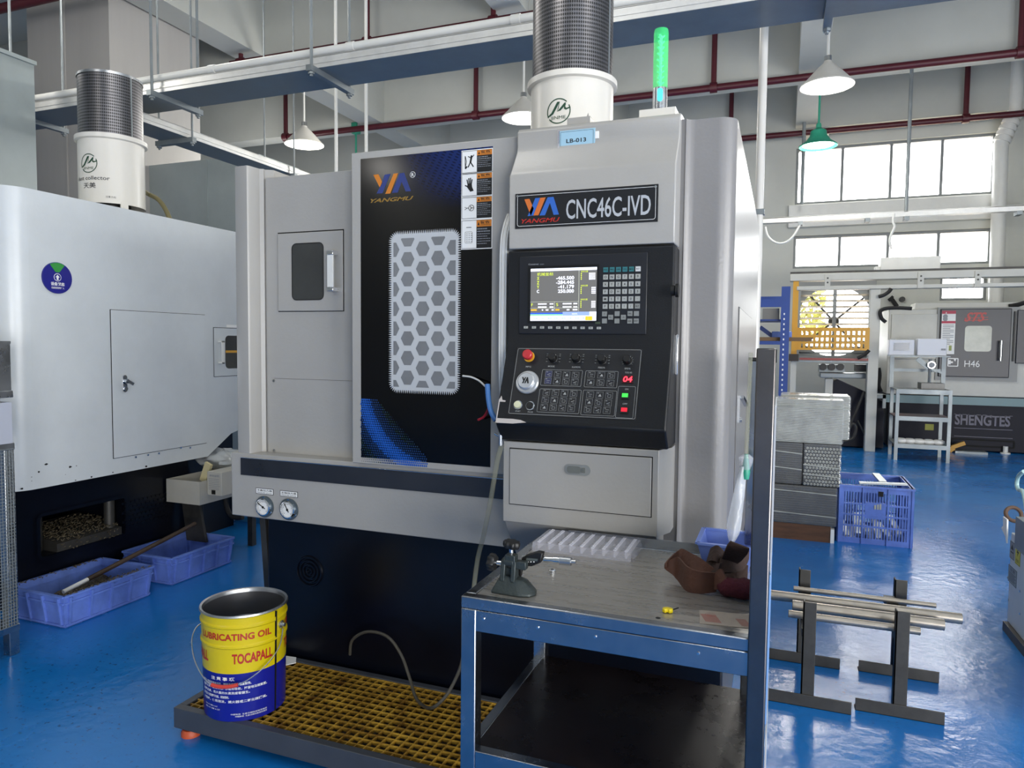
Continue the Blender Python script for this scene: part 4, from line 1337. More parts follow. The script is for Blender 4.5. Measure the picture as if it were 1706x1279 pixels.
M_PERF = perforated()
M_LOGOG = mat('dark_green_print', '15402c', .5)


def collector(label, loc, rz, D, h0, h1, hf):
    """loc = foot of the housing; housing height h0, filter height h1"""
    t = thing('dust_collector', label, 'dust collector', loc, rz)
    r = D / 2
    g = G(M_WARMW, M_BLACK)
    g.lathe([(r, .075), (r, h0), (r * .97, h0)], n=48); g.lathe([(r * .985, .075), (r * .985, .14), (r * .6, .16)], n=48)
    g.obj('housing', t, local=True)
    g = G(M_BLACK); g.cyl((0, 0, .0), (0, 0, .17), r * .55, n=24); g.obj('motor', t, local=True)
    for a in (62, 182, 302):
        g = G(M_WARMW); g.M = Matrix.Rotation(R(a), 4, 'Z'); g.box(r - .012, r + .001, -.022, .022, 0, .09)
        g.m = 0; g.cyl((r, 0, .06), (r + .003, 0, .06), .006, n=8); g.obj('mounting_tab', t, local=True)
    g = G(M_WARMW); g.lathe([(r * .98, h0 - .01), (r * 1.09, h0 - .004), (r * 1.09, h0 + .022), (r * .98, h0 + .026)], n=48); g.obj('flange', t, local=True)
    # filter with metric uvs
    rf = r * .97; bm = bmesh.new(); uvl = bm.loops.layers.uv.new('UVMap'); n = 48; z0, z1 = h0 + .02, h0 + h1
    vs = [[bm.verts.new((rf * math.cos(2 * math.pi * i / n), rf * math.sin(2 * math.pi * i / n), z)) for i in range(n)] for z in (z0, z1)]
    for i in range(n):
        f = bm.faces.new((vs[0][i], vs[0][(i + 1) % n], vs[1][(i + 1) % n], vs[1][i])); f.smooth = True
        for lp, q in zip(f.loops, ((i, 0), (i + 1, 0), (i + 1, 1), (i, 1))):
            lp[uvl].uv = (q[0] * 2 * math.pi * rf / n, q[1] * (z1 - z0))
    me = bpy.data.meshes.new('filter_drum'); bm.to_mesh(me); bm.free(); me.materials.append(M_PERF)
    o = bpy.data.objects.new('filter_drum', me); COL.objects.link(o); o.parent = t; TM[o.name] = TM[t.name]
    g = G(M_GALV); g.M = None; g.box(rf - .002, rf + .002, -.005, .005, z0, z1); g.bm.transform(Matrix.Rotation(R(80), 4, 'Z')); g.obj('seam_strip', t, local=True)
    g = G(M_STEEL); g.lathe([(rf + .004, z1 - .015), (rf + .004, z1), (0, z1 + .004)], n=48); g.obj('filter_cap', t, local=True)
    # printed mark, centred on local angle 0
    g = G(M_LOGOG); rr = r + .0012; zc = h0 - .162; R0 = .058

    def pt(a, b):
        return (rr * math.cos(a / r), rr * math.sin(a / r), zc + b)
    for k in range(40):
        a0, a1 = 2 * math.pi * k / 40, 2 * math.pi * (k + 1) / 40
        if k in (3, 4, 23):
            continue
        g.poly([pt(R0 * math.cos(a0), R0 * math.sin(a0)), pt(R0 * math.cos(a1), R0 * math.sin(a1)), pt((R0 - .005) * math.cos(a1), (R0 - .005) * math.sin(a1)), pt((R0 - .005) * math.cos(a0), (R0 - .005) * math.sin(a0))])
    s = R0
    for poly in ([(-1.0, -.38), (-.6, -.1), (-.1, .72), (.08, .62), (-.42, -.2), (-.7, -.36)], [(.08, .62), (-.1, .72), (.12, .72), (.02, .2), (-.12, -.05)], [(-.12, -.05), (.05, .1), (.5, .6), (.62, .45), (.2, .02)],
                 [(.5, .6), (.62, .62), (.56, .3), (.66, .18), (.95, .3), (1.0, .2), (.62, .04), (.46, .14)]):
        g.poly([pt(a * s, b * s) for a, b in poly])
    g.text_cyl('JINME', (0, 0), rr, -.038 / r, .036 / r, zc - .042, zc - .022, .0)
    g.obj('logo_print', t, local=True, smooth=0)
    g = G(mat('grey_print', '3a3b3e', .5))
    g.text_cyl('dust collector', (0, 0), rr, -.105 / r, .125 / r, zc - .1, zc - .077, .01)
    g.text_cyl('天美', (0, 0), rr, -.04 / r, .046 / r, zc - .15, zc - .116, .01)
    g.m = 0; g.text_cyl('注意方向', (0, 0), rr, .10 / r, .155 / r, .105, .118)
    g.obj('name_print', t, local=True, smooth=0)
    return t


pm = at_y(953, 150, 3.4)
fc = math.degrees(math.atan2(-pm.y, -pm.x))
zf = at_y(953, 128, 3.24).z
collector('large dust collector with a perforated drum rising behind the header of the central lathe', (pm.x, 3.4, zbr), R(fc - 18), .40, zf - zbr, .62, 0)
pl = at_y(187, 300, 3.36)
fc = math.degrees(math.atan2(-pl.y, -pl.x))

# ================================================================== THE LEFT LATHE
XM = -3.6; FM = FXR(XM); XMB = -3.685
ztl = FM.at(220, 350)[1]; zbl = FM.at(200, 788)[1]
ym0, ym1 = 2.40, 4.35
lm = thing('cnc_lathe', 'aged grey lathe at the left with a hinged hatch in its long side', 'machine', (-4.4, 3.3, 0))
yc, _ = FM.at(346, 760)
uch, vch = FM.at(385, 722)
g = G(M_PAINT2)
yf_ = ym0 + .12
g.prism([(yf_, zbl), (yc, zbl), (uch, vch), (ym1, vch + (vch - zbl) * .8), (ym1, ztl), (yf_, ztl)], 'yz', -5.4, XM)
g.prism([(-5.4, yf_), (-5.4, ym0)] + arc(XM - .12, yf_, .12, -90, 0, 8), 'xy', zbl, ztl)
bmesh.ops.remove_doubles(g.bm, verts=g.bm.verts[:], dist=1e-4)
g.obj('body', lm)
cl = crop(0, 350, 3.41)
u0, v1 = FM.at(*cl(625, 566)); u1, _ = FM.at(*cl(1160, 700)); v0 = FM.at(190.6, 763)[1]; u1 = FM.at(342, 630)[0]; u0 = FM.at(186.5, 640)[0]
g = G(M_GAP, fr=FM); g.box(u0 - .004, u1 + .003, v0 - .003, v1 + .003, -.01, .0008); g.obj('hatch_gap', lm)
g = G(M_PAINT2, fr=FM); g.box(u0, u1, v0, v1, .0008, .005); hd = g.obj('side_hatch', lm, bevel=.0015)
u, v = FM.at(*cl(703, 985))
g = G(M_CHROME, fr=FM); g.prism([(u + a, v + b) for a, b in rrect(-.014, .014, -.05, .05, .0135)], 'xy', .005, .012); g.obj('lock_plate', hd)
g = G(M_CHROME, fr=FM); g.cyl((u, v + .015, .01), (u, v + .015, .032), .012, n=16); g.bar((u - .005, v + .02, .03), (u + .035, v - .005, .034), .016, .012, (0, 0, 1)); g.cyl((u, v - .03, .01), (u, v - .03, .02), .012, n=14); g.obj('lock_handle', hd)
g = G(M_CHROME, fr=FM)
for x, y in ((768, 205), (838, 193), (900, 184), (1025, 152), (1078, 152)):
    uu, vv = FM.at(*crop(0, 700, 3.41)(x, y)); g.cyl((uu, vv - .004, .0), (uu, vv - .004, .006), .006, n=8)
g.obj('hatch_screw', lm)
# chipped paint spots
g = G(M_GAP, fr=FM)
for x, y, s in ((262, 250, 9), (220, 292, 9), (398, 264, 10), (434, 258, 4), (372, 308, 3), (180, 322, 4), (125, 388, 8), (180, 345, 3), (430, 340, 5), (520, 322, 8), (640, 296, 7), (830, 262, 9)):
    uu, vv = FM.at(*crop(0, 700, 3.41)(x, y)); r = s * .0009
    g.poly([(uu + r * random.uniform(.6, 1.5) * math.cos(k * 1.05), vv + r * random.uniform(.4, .9) * math.sin(k * 1.05), .0006) for k in range(6)])
g.obj('chipped_paint', lm, smooth=0)
# small window hatch near the far end
u0, v1 = FM.at(*cl(1213, 668)); v0 = FM.at(*cl(1220, 944))[1]
g = G(M_GAP, fr=FM); g.box(u0 - .004, u0 + .5, v0 - .004, v1 + .004, 0, .0008); g.obj('window_gap', lm)
g = G(M_PAINT2, fr=FM); g.box(u0, u0 + .496, v0, v1, .0008, .005); wd = g.obj('window_hatch', lm)
ua, va = FM.at(*cl(1243, 742)); _, vb = FM.at(*cl(1243, 872))
g = G(M_WHITE, fr=FM); bow_handle(g, FM, ua, vb, va, .04, .026); g.obj('pull_handle', wd, bevel=.003)
ua, va = FM.at(*cl(1276, 712)); _, vb = FM.at(*cl(1278, 900))
g = G(M_GLASSD, M_GUARD, fr=FM); g.prism(rrect(ua, ua + .3, vb, va, .03), 'xy', .005, .007); g.m = 1; g.box(ua, ua + .3, vb + (va - vb) * .48, vb + (va - vb) * .55, .007, .008); g.obj('hatch_glass', wd)
g = G(M_WHITEP, M_INK, fr=FM); ua, va = FM.at(*cl(1286, 650)); g.box(ua, ua + .1, va - .02, va, .0, .001); g.obj('small_label', lm)
# dark base with the chip outlet
FMB = FXR(XMB)
cb = crop(0, 700, 3.41)
oy0, oz1 = FMB.at(*cb(215, 470)); oy1, _ = FMB.at(*cb(705, 500)); oz0 = FMB.at(*cb(430, 720))[1]
oz1 = FMB.at(*cb(430, 500))[1]
yb1 = 3.62
g = G(M_DARK)
g.box(-5.3, XMB, ym0 + .05, oy0, 0, zbl + .01); g.box(-5.3, XMB, oy1, yb1, 0, zbl + .01)
g.box(-5.3, XMB, oy0, oy1, 0, oz0); g.box(-5.3, XMB, oy0, oy1, oz1, zbl + .01); g.box(-5.3, -4.25, oy0, oy1, oz0, oz1)
bmesh.ops.remove_doubles(g.bm, verts=g.bm.verts[:], dist=1e-5)
g.obj('base', lm, smooth=0)
g = G(M_DARK, fr=FMB); rring(g, oy0 - .02, oy1 + .02, oz0 - .02, oz1 + .02, .04, .02, 0, .014); g.obj('outlet_frame', lm)
g = G(M_IRON); g.prism([(XMB - .35, oz0 + .10), (XMB + .0, oz0 + .045), (XMB + .0, oz0), (XMB - .35, oz0)], 'xz', oy0 + .1, oy1 - .02); g.obj('outlet_chute', lm)
g = G(M_IRON); g.cyl((XMB - .14, oy0 + .06, oz0), (XMB - .14, oy0 + .06, oz1 - .02), .05, n=16); g.obj('outlet_roller', lm); g = G(M_IRON); g.cyl((XMB - .05, oy1 - .06, oz0), (XMB - .05, oy1 - .06, oz1), .03, n=12); g.obj('outlet_roller', lm)
g = G(M_CHIPS)
random.seed(3)
n = 700
for i in range(n):
    y = random.uniform(oy0 + .1, oy1 - .03); d = random.uniform(-.28, .012); z = oz0 + .05 - d * .16 + random.uniform(0, .02)
    if d > -.005:
        z -= random.uniform(0, .06); d = random.uniform(.0, .012)
    a = random.uniform(0, 3.1); s = random.uniform(.003, .007)
    g.bar((XMB + d - s * math.cos(a), y - s * math.sin(a), z), (XMB + d + s * math.cos(a), y + s * math.sin(a), z + random.uniform(0, .008)), .005, .003)
o = g.obj('swarf', None, smooth=0); o['kind'] = 'stuff'; tag(o, 'heap of metal chips on the outlet chute of the left lathe', 'metal chips')
g = G(M_DARK, fr=FMB)
va_, vb_ = FMB.at(*cb(700, 470)), FMB.at(*cb(960, 545))
for i in range(11):
    for j in range(6):
        u = va_[0] + (vb_[0] - va_[0]) * (i + .5 * (j % 2)) / 11; v = va_[1] + (vb_[1] - va_[1]) * j / 5.5
        g.prism([(u - .014, v - .008), (u + .014, v - .008), (u + .012, v + .004), (u - .012, v + .004)], 'xy', 0, .006)
g.obj('louvre', lm, smooth=0)
g = G(M_DARK); g.box(-5.2, XMB - .25, yb1, ym1 - .05, 0, vch - .02); g.obj('rear_base', lm)
# status disc on the side
u, v = FM.at(94, 463); rd = (FM.at(94, 437)[1] - FM.at(94, 489)[1]) / 2
sd = thing('status_disc', 'round dark blue status disc with a green segment on the side of the left lathe', 'sign', (XM, u, v))
g = G(mat('status_blue', '16187c', .35), fr=FM); g.lathe([(rd, 0.0), (rd, .008), (0, .0085)], (u, v, .0), (0, 0, 1), 40); g.obj('disc', sd)
g = G(mat('status_green', '2f8c3c', .4), fr=FM); g.prism([(u + rd * .16 * math.sin(a_ / 1), v + .03) for a_ in (-1, 1)] + [(u + rd * .97 * math.sin(R(a_)), v + rd * .97 * math.cos(R(a_))) for a_ in (31, 20, 10, 0, -10, -20, -31)], 'xy', .0086, .0092); g.obj('green_segment', sd)
g = G(M_WHITEP, fr=FM); k = rd
g.lathe([(k * .25, .0087), (k * .22, .009)], (u, v + k * .04, 0), (0, 0, 1), 24)
g.prism([(u - k * .06, v - k * .13), (u + k * .06, v - k * .13), (u + k * .06, v + k * .04), (u + k * .14, v + k * .04), (u, v + k * .2), (u - k * .14, v + k * .04), (u - k * .06, v + k * .04)], 'xy', .0086, .0092)
g.text('设备状态', (u - k * .46, v - k * .5), (u + k * .46, v - k * .27), .0092, .025, px=False)
g.text('设备管理责任人', (u - k * .44, v - k * .7), (u + k * .44, v - k * .57), .0092, .01, px=False)
g.obj('disc_lettering', sd, smooth=0)
# collector on the left lathe
pl = at_y(187, 300, 3.36); fl = math.degrees(math.atan2(-pl.y, -pl.x))
zf = at_y(187, 224, 3.2).z
collector('dust collector with a perforated drum standing on the left lathe', (pl.x, 3.36, ztl), R(fl - 42), .375, zf - ztl, .40, 0)
p1 = at_y(245, 322, 3.5)
g = G(mat('olive_hose', '6f6848', .5)); a = Vector((pl.x + .16, 3.5, ztl + .14))
g.tube([Vector((pl.x + .1, 3.5, a.z + .07))] + [Vector(at_y(x, y, 3.62)) for x, y in ((247, 323), (262, 331), (273, 344), (281, 360), (285, 372))], .015, 10, 6); tag(g.obj('hose'), 'olive hose bending from the left dust collector down onto the lathe roof', 'hose')

# wire mesh trolley cut by the left edge
rk = at_z(22, 1095, 0)
tr = thing('wire_trolley', 'steel trolley with wire mesh sides cut off by the left edge of the view', 'trolley', (rk.x, rk.y, 0))
xr_, yr_ = rk.x - .02, rk.y + .0
zA, zB_, zC_ = at_y(10, 568, yr_).z, at_y(12, 652, yr_).z, at_y(12, 740, yr_).z
zD = at_y(20, 1045, yr_).z
g = G(M_STEEL); g.box(xr_ - .045, xr_, yr_ - .0, yr_ + .045, 0, zC_); g.obj('post', tr, bevel=.003)
g = G(M_STEEL); g.box(xr_ - .7, xr_ - .655, yr_, yr_ + .045, 0, zC_); g.obj('post', tr, bevel=.003)
for z in (zC_, zB_, zD):
    g = G(M_STEEL); g.box(xr_ - .702, xr_ + .002, yr_ - .5, yr_ + .047, z - .03, z + .001); g.obj('shelf_frame', tr, bevel=.002)
g = G(M_STEEL); g.box(xr_ - .004, xr_, yr_ - .5, yr_ + .04, zB_, zA); g.box(xr_ - .01, xr_ + .002, yr_ - .5, yr_ + .042, zA - .012, zA); g.obj('upper_panel', tr)
g = G(M_GALV)
for i in range(44):
    y = yr_ + .035 - i * .0125; g.box(xr_ + .001, xr_ + .003, y - .0012, y + .0012, zD, zC_ - .03)
nz = int((zC_ - zD) / .0145)
for j in range(nz):
    z = zD + .0145 * j; g.box(xr_ + .002, xr_ + .004, yr_ - .5, yr_ + .04, z - .0012, z + .0012)
g.obj('wire_mesh', tr, smooth=0)
g = G(mat('pale_grey_panel', 'a6aab6', .4)); g.box(xr_ - .6, xr_ + .006, yr_ - .46, yr_ + .035, zC_ + .0, zB_ - .05); g.obj('white_panel', tr)

# ------------------------------------------------------------------ blue crates with ribs


def crate(label, loc, w, l, h, rz, m=M_BLUEC, group=None):
    """solid-sided stacking crate; loc = centre of its foot"""
    t = thing('plastic_crate', label, 'crate', loc, rz, group)
    g = G(m); a, b, th = w / 2, l / 2, .006; ti = .018
    bo = [(-a + ti, -b + ti), (a - ti, -b + ti), (a - ti, b - ti), (-a + ti, b - ti)]; to = [(-a, -b), (a, -b), (a, b), (-a, b)]
    B = [g.v((x, y, 0)) for x, y in bo]; T = [g.v((x, y, h)) for x, y in to]
    Ti = [g.v((x - math.copysign(th, x), y - math.copysign(th, y), h)) for x, y in to]; Bi = [g.v((x - math.copysign(th, x), y - math.copysign(th, y), .008)) for x, y in bo]
    g.face(B[::-1]); g.bridge(B, T); g.bridge(T, Ti); g.bridge(Ti, Bi); g.face(Bi)
    for z, d in ((h - .004, .012), (h - .04, .009), (.012, -.006)):
        for (x0, y0, x1, y1) in ((-a, -b, a, -b), (-a, b, a, b), (-a, -b, -a, b), (a, -b, a, b)):
            k = ti * (1 - z / h)
            x0_, x1_ = [x - math.copysign(k, x) for x in (x0, x1)]; y0_, y1_ = [y - math.copysign(k, y) for y in (y0, y1)]
            g.bar((x0_, y0_, z), (x1_, y1_, z), .018, .009)
    for sx_ in (-1, 1):
        for y in [(-b + .03) + (l - .06) * i / 4 for i in range(5)]:
            g.bar((sx_ * (a - ti), y * .97, .006), (sx_ * (a + .004), y, h - .01), .02, .01, (0, 1, 0))
        for x in [(-a + .03) + (w - .06) * i / 3 for i in range(4)]:
            g.bar((x * .96, sx_ * (b - ti), .006), (x, sx_ * (b + .004), h - .01), .02, .01, (1, 0, 0))
    g.obj('shell', t, local=True, smooth=0)
    return t


A0 = at_z(118, 1045, 0); A1 = at_z(248, 994, 0); A2 = at_z(38, 1022, 0)
wA = .395; lA = .50; hA = .165
cA = (A0.x - wA / 2 - .0, (A0.y + A1.y) / 2, 0)
crA = crate('ribbed blue crate with a film of swarf, nearest the camera on the left floor', cA, wA, lA + .03, hA, 0)
B0 = at_z(289, 976, 0); B1 = at_z(388, 937, 0); B2 = at_z(222, 958, 0)
cB = ((B0.x + B1.x) / 2 - .19, (B0.y + B1.y) / 2, 0)
crB = crate('ribbed blue crate behind the other one, under the oil tray', cB, .38, max(.5, B1.y - B0.y + .02), .165, 0)
g = G(M_CHIPS)
random.seed(5)
NX, NY = 14, 18
vs = [[g.v((cA[0] - wA / 2 + .03 + (wA - .06) * i / NX, cA[1] - lA / 2 + .02 + (lA - .04) * j / NY, .045 + .035 * (j / NY) * (1 - i / NX) + random.uniform(-.006, .008))) for j in range(NY + 1)] for i in range(NX + 1)]
for i in range(NX):
    for j in range(NY):
        g.face([vs[i][j], vs[i + 1][j], vs[i + 1][j + 1], vs[i][j + 1]])
for k in range(350):
    x = cA[0] - wA / 2 + random.uniform(.0, .035) + (random.choice([0, wA - .03]) if k % 3 == 0 else 0); y = cA[1] + random.uniform(-lA / 2, lA / 2); z = hA + random.uniform(.0, .003)
    if k % 3:
        x = cA[0] + random.uniform(-wA / 2 + .04, wA / 2 - .04); z = .055 + .03 * ((y - cA[1]) / lA + .5); y = max(cA[1] - lA / 2 + .03, min(cA[1] + lA / 2 - .03, y))
    a = random.uniform(0, 6); s = random.uniform(.003, .008); g.bar((x - s * math.cos(a), y - s * math.sin(a), z), (x + s * math.cos(a), y + s * math.sin(a), z + .003), .004, .003)
o = g.obj('metal_chips', None, smooth=0); o['kind'] = 'stuff'; tag(o, 'grey metal chips in and on the rim of the nearest blue crate', 'metal chips')
ra = Vector((cA[0] + .02, cA[1] + .06, .10)); rb = at_y(312, 911, cB[1] + .0)
st_ = thing('stirring_stick', 'dark wooden stick lying from the near blue crate across into the far one', 'stick', ra)
yy1 = cA[1] + lA / 2 + .012
s0 = Vector((cA[0] + .0, cA[1] - .12, .115)); d = Vector((cB[0] + .06, cB[1] + .06, .115 + (.192 - .115) / (yy1 - cA[1] + .12) * (cB[1] + .06 - cA[1] + .12)))
g = G(mat('dark_stick_wood', '3a2c22', .6, var=.3)); g.cyl(s0 + (d - s0) * .16, d, .013, n=12); g.obj('shaft', st_)
g = G(M_WHITEP); g.cyl(s0, s0 + (d - s0) * .16, .0125, .011, n=12); g.obj('pale_tip', st_)

# ------------------------------------------------------------------ between the two lathes
YO = 3.42
ct = crop(270, 720, 6.395)
o0 = at_y(*ct(5, 485), YO); o1 = at_y(*ct(397, 530), YO); o2 = at_y(*ct(400, 778), YO)
M_TRAY = mat('cream_tray_enamel', 'b5b2a8', .5, var=.06)
ot = thing('oil_tray', 'cream sheet metal oil tray on a stand in the gap between the lathes', 'oil tray', (o1.x, YO, 0))
x0, x1, z0, z1 = max(o0.x, -3.67), o1.x, o2.z, o1.z
g = G(M_TRAY); dpt = .62
g.box(x0, x1, YO, YO + .004, z0, z1); g.box(x0, x1, YO + dpt, YO + dpt + .004, z0, z1); g.box(x0, x0 + .004, YO + .004, YO + dpt, z0, z1); g.box(x1 - .004, x1, YO + .004, YO + dpt, z0, z1); g.box(x0 + .004, x1 - .004, YO + .004, YO + dpt, z0 + .001, z0 + .005)
g.obj('pan', ot, smooth=0)
for (x, y) in ((x0 + .05, YO + .22), (x1 - .03, YO + .5)):
    g = G(M_IRON); g.box(x - .02, x + .02, y - .02, y + .02, 0, z0); g.obj('leg', ot)
g = G(M_IRON); g.prism([(x0 + .02, z0), (x0 + .16, z0), (x0 + .22, .12), (x0 + .06, .12)], 'xz', YO + .1, YO + .12); g.obj('dark_bracket', ot)
YK = 3.465
k0 = at_y(*ct(478, 410), YK); k1 = at_y(*ct(632, 435), YK); k2 = at_y(*ct(632, 682), YK)
kb = thing('oil_skimmer', 'small cream motor box with a printed notice on the rim of the oil tray', 'oil skimmer', (k1.x, YK, k2.z))
g = G(M_TRAY); g.box(k0.x, k1.x, YK, YK + .36, k2.z, (k0.z + k1.z) / 2); g.obj('box', kb, bevel=.003)
g = G(M_INK, M_GREYINK, fr=FY(YK)); u, v = FY(YK).at(*ct(550, 637)); g.box(u - .014, u + .014, v - .013, v + .013, 0, .004); g.obj('switch', kb)
g = G(M_GREYINK, fr=FY(YK)); u0, v1 = FY(YK).at(*ct(497, 445)); u1, v0 = FY(YK).at(*ct(615, 620))
g.text('使用说明', (u0 + .006, v1 - .016), (u1 - .004, v1), .001, .02, px=False)
for j in range(7):
    x = u0
    while x < u1 - .006:
        l_ = random.uniform(.004, .012); g.box(x, min(x + l_, u1), v1 - .03 - .011 * j, v1 - .026 - .011 * j, 0, .001); x += l_ + .003
g.obj('notice_print', kb, smooth=0)
g = G(mat('cream_belt', 'c8bd94', .5)); c0 = at_y(*ct(440, 520), YO + .12); c1 = at_y(*ct(500, 330), YO + .12); g.bar((c0.x, YO + .12, c0.z), (c1.x, YO + .12, c1.z), .05, .02, (0, 1, 0)); g.obj('belt', kb)
g = G(M_BLACKR); a = at_y(*ct(675, 700), 3.66); pts = [Vector(a)] + [Vector(at_y(*ct(x, y), 3.66)) for x, y in ((690, 800), (730, 880), (790, 908), (860, 905))]; g.tube(pts, .016, 10, 4); tag(g.obj('hose'), 'black cable curving from the oil tray motor to the central lathe', 'cable')
# plastic bag bundle and blue film behind
def blob(label, name, c, s, m, seed, cat, amp=.35, k=18):
    random.seed(seed); g = G(m); rows = []
    for i in range(k + 1):
        th = math.pi * i / k; row = []
        for j in range(2 * k):
            ph = math.pi * j / k
            d = 1 + amp * (math.sin(3 * ph + 2 * th + seed) * .35 + math.sin(7 * ph - 5 * th) * .2 + random.uniform(-.25, .25))
            row.append(g.v((c[0] + s[0] * d * math.sin(th) * math.cos(ph), c[1] + s[1] * d * math.sin(th) * math.sin(ph), c[2] + s[2] * d * math.cos(th))))
        rows.append(row)
    for a, b in zip(rows, rows[1:]):
        g.bridge(a, b)
    bmesh.ops.remove_doubles(g.bm, verts=g.bm.verts[:], dist=1e-4)
    return tag(g.obj(name, smooth=60), label, cat)


p = at_y(372, 764, 3.85)
M_BAG = mat('crumpled_clear_bag', 'd2d6d8', .22, alpha=.75, spec=.8)
blob('crumpled clear plastic bag lying on the oil tray between the lathes', 'plastic_bag', (p.x, 3.85, p.z), (.20, .12, .062), M_BAG, 4, 'plastic bag')
M_BFILM = mat('blue_film', '3f8fc8', .25, spec=.8, var=.25, vs=9, bump=.6, bs=14)
b0 = at_y(346, 835, 4.42); b1 = at_y(424, 896, 4.42)
bf = thing('wrapped_pallet', 'stack wrapped in blue film glimpsed low between the two lathes', 'pallet', (b0.x, 4.42, 0))
g = G(M_BFILM); g.box(b0.x - .3, b1.x + .12, 4.42, 5.0, b1.z, b0.z + .1); g.obj('blue_wrap', bf, bevel=.03)
g = G(M_WOOD); g.box(b0.x - .3, b1.x + .12, 4.42, 5.0, 0, b1.z); g.obj('pallet_base', bf)
g = G(M_WHITEP)
random.seed(9)
for k in range(9):
    x = b0.x + random.uniform(.0, b1.x - b0.x); z = random.uniform(b1.z, b0.z); g.tube([(x, 4.415, z), (x + random.uniform(-.04, .04), 4.412, z - .05), (x + random.uniform(-.07, .07), 4.415, z - .12)], .0025, 5, 3)
g.obj('film_crease', bf)
p = at_y(441, 930, 2.62); 
g = G(M_BLUEC); g.lathe([(.0, 0), (.06, 0), (.07, .14), (.066, .14), (.057, .01), (0, .01)], (p.x - .01, 2.62, 0.0), n=24); o = g.obj('small_bucket'); bpy.data.objects.remove(o)

# ================================================================== PLATFORM, BUCKET, HOSES
fz = .108
q0 = at_z(289, 1178, fz)
px0, py0 = q0.x, q0.y
px1, py1 = -.30, YB - .03
pf = thing('drip_platform', 'low grey foot platform with a rusty yellow grating in front of the central lathe', 'platform', (px0, py0, 0))
fh = .074
for nm, b_ in (('front', (px0, px1, py0, py0 + .03)), ('back', (px0, px1, py1 - .03, py1)), ('left', (px0, px0 + .03, py0 + .03, py1 - .03)), ('right', (px1 - .03, px1, py0 + .03, py1 - .03))):
    g = G(M_TRAYG); g.box(*b_, fz - fh, fz); g.obj('frame_rail', pf, bevel=.002)
g = G(M_OIL); g.box(px0 + .02, px1 - .02, py0 + .02, py1 - .02, fz - fh + .004, fz - fh + .012); g.obj('drip_pan', pf)
g = G(M_RUST)
ps_ = .0345
x = px0 + .045
while x < px1 - .03:
    g.box(x - .0022, x + .0022, py0 + .03, py1 - .03, fz - .016, fz - .004); x += ps_
y = py0 + .05
while y < py1 - .03:
    g.box(px0 + .03, px1 - .03, y - .0022, y + .0022, fz - .015, fz - .003); y += ps_
g.obj('grating', pf, smooth=0)
for x in (px0 + .045, -1.0):
    g = G(mat('orange_foot', 'b8502c', .5), fr=None); g.lathe([(.034, 0), (.034, .014), (.028, .024), (.012, .026), (.012, fz - fh + .002)], (x, py0 + .035, 0), n=20, close=True); g.obj('foot', pf)

br = at_z(409, 1168, fz); bx, by = br.x, br.y
RB, HB, ZB0 = .146, .375, fz - .003
bk = thing('oil_bucket', 'open yellow and blue steel oil bucket with a wire handle, standing on the grating', 'bucket', (bx, by, ZB0))
phi = math.atan2(-by, -bx)
rt_, rbm = RB, RB * .955


def rad(z):
    return rbm + (rt_ - rbm) * z / HB


prof = [(rad(.0), 0)] + [(rad(z), z) for z in (.004, .05, .1, .15, .195)]
g = G(M_BLUEB); g.lathe([(rad(0) * .98, 0), (rad(0), .003), (rad(.172), .172)], n=56); g.lathe([(0, .006), (rad(0) * .98, .006)], n=56); g.obj('blue_band', bk, local=True)
pr = [(rad(.172), .172)]
for z in (.266, .336):
    pr += [(rad(z), z - .008), (rad(z) + .004, z - .003), (rad(z) + .004, z + .003), (rad(z), z + .008)]
pr += [(rad(HB - .006), HB - .006)]
g = G(M_YEL); g.lathe(pr, n=56); g.obj('yellow_band', bk, local=True)
g = G(M_STEEL); g.lathe([(rt_ + .001, HB - .008), (rt_ + .006, HB - .004), (rt_ + .004, HB + .002), (rt_ - .004, HB), (rt_ - .006, HB - .012)], n=56); g.obj('rim', bk, local=True)
g = G(mat('bucket_inside', '74757a', .3, .75)); g.lathe([(rt_ - .004, HB - .004), (rbm - .004, HB * .74), (rbm - .008, HB * .73), (rbm - .006, .012), (0, .011)], n=56); g.obj('inner_wall', bk, local=True)


def bt(g, s, a0, a1, z0, z1, b=.0, sh=0):
    rr = rad((z0 + z1) / 2) + .0012; g.text_cyl(s, (0, 0), rr, phi + R(a0), phi + R(a1), z0, z1, b, sh)


for s_, a0, a1, z0, z1, b_ in (('LUBRICATING OIL', -68, 37, .290, .314, .03), ('TOCAPALL', -17, 39, .207, .243, .035), ('TOCAPALL', -116, -56, .207, .243, .035), ('TOCAPALL', 66, 122, .207, .243, .035), ('LUBRICATING OIL', 62, 150, .290, .314, .03)):
    g = G(M_RED); bt(g, s_, a0, a1, z0, z1, b_); g.obj('red_lettering', bk, local=True, smooth=0)
g = G(M_WHITEP); bt(g, '注 意 事 項', -50, -14, .148, .161, .02); g.obj('white_heading', bk, local=True, smooth=0); g = G(M_WHITEP)
for j, (a1, s) in enumerate(((8, '請於使用前詳閱本說明，開桶後請保持桶蓋緊閉。'), (30, '遠離火源，避免陽光、沙或布吸收，按當地法規棄置。'), (6, '接觸皮膚，用大量的水清洗或看醫生。'), (-22, '請放置於兒童接觸不到處，用後密封。'), (30, '火警時，使用泡沫，滅火器或二氧化碳撲滅。'))):
    bt(g, s, -70, a1, .131 - .0155 * j, .141 - .0155 * j, .012)
for j, (a0, a1) in enumerate(((-66, -40), (-66, -36), (-20, 30), (-14, 30))):
    z = .050 - .010 * j if j < 2 else .026 - .008 * (j - 2)
    bt(g, '容量 18 升  重量 16 公斤' if j < 2 else '中國製造  生產日期及批號見桶底', a0, a1, z, z + .0055, .0)
g.obj('white_lettering', bk, local=True, smooth=0)
g = G(M_INK)
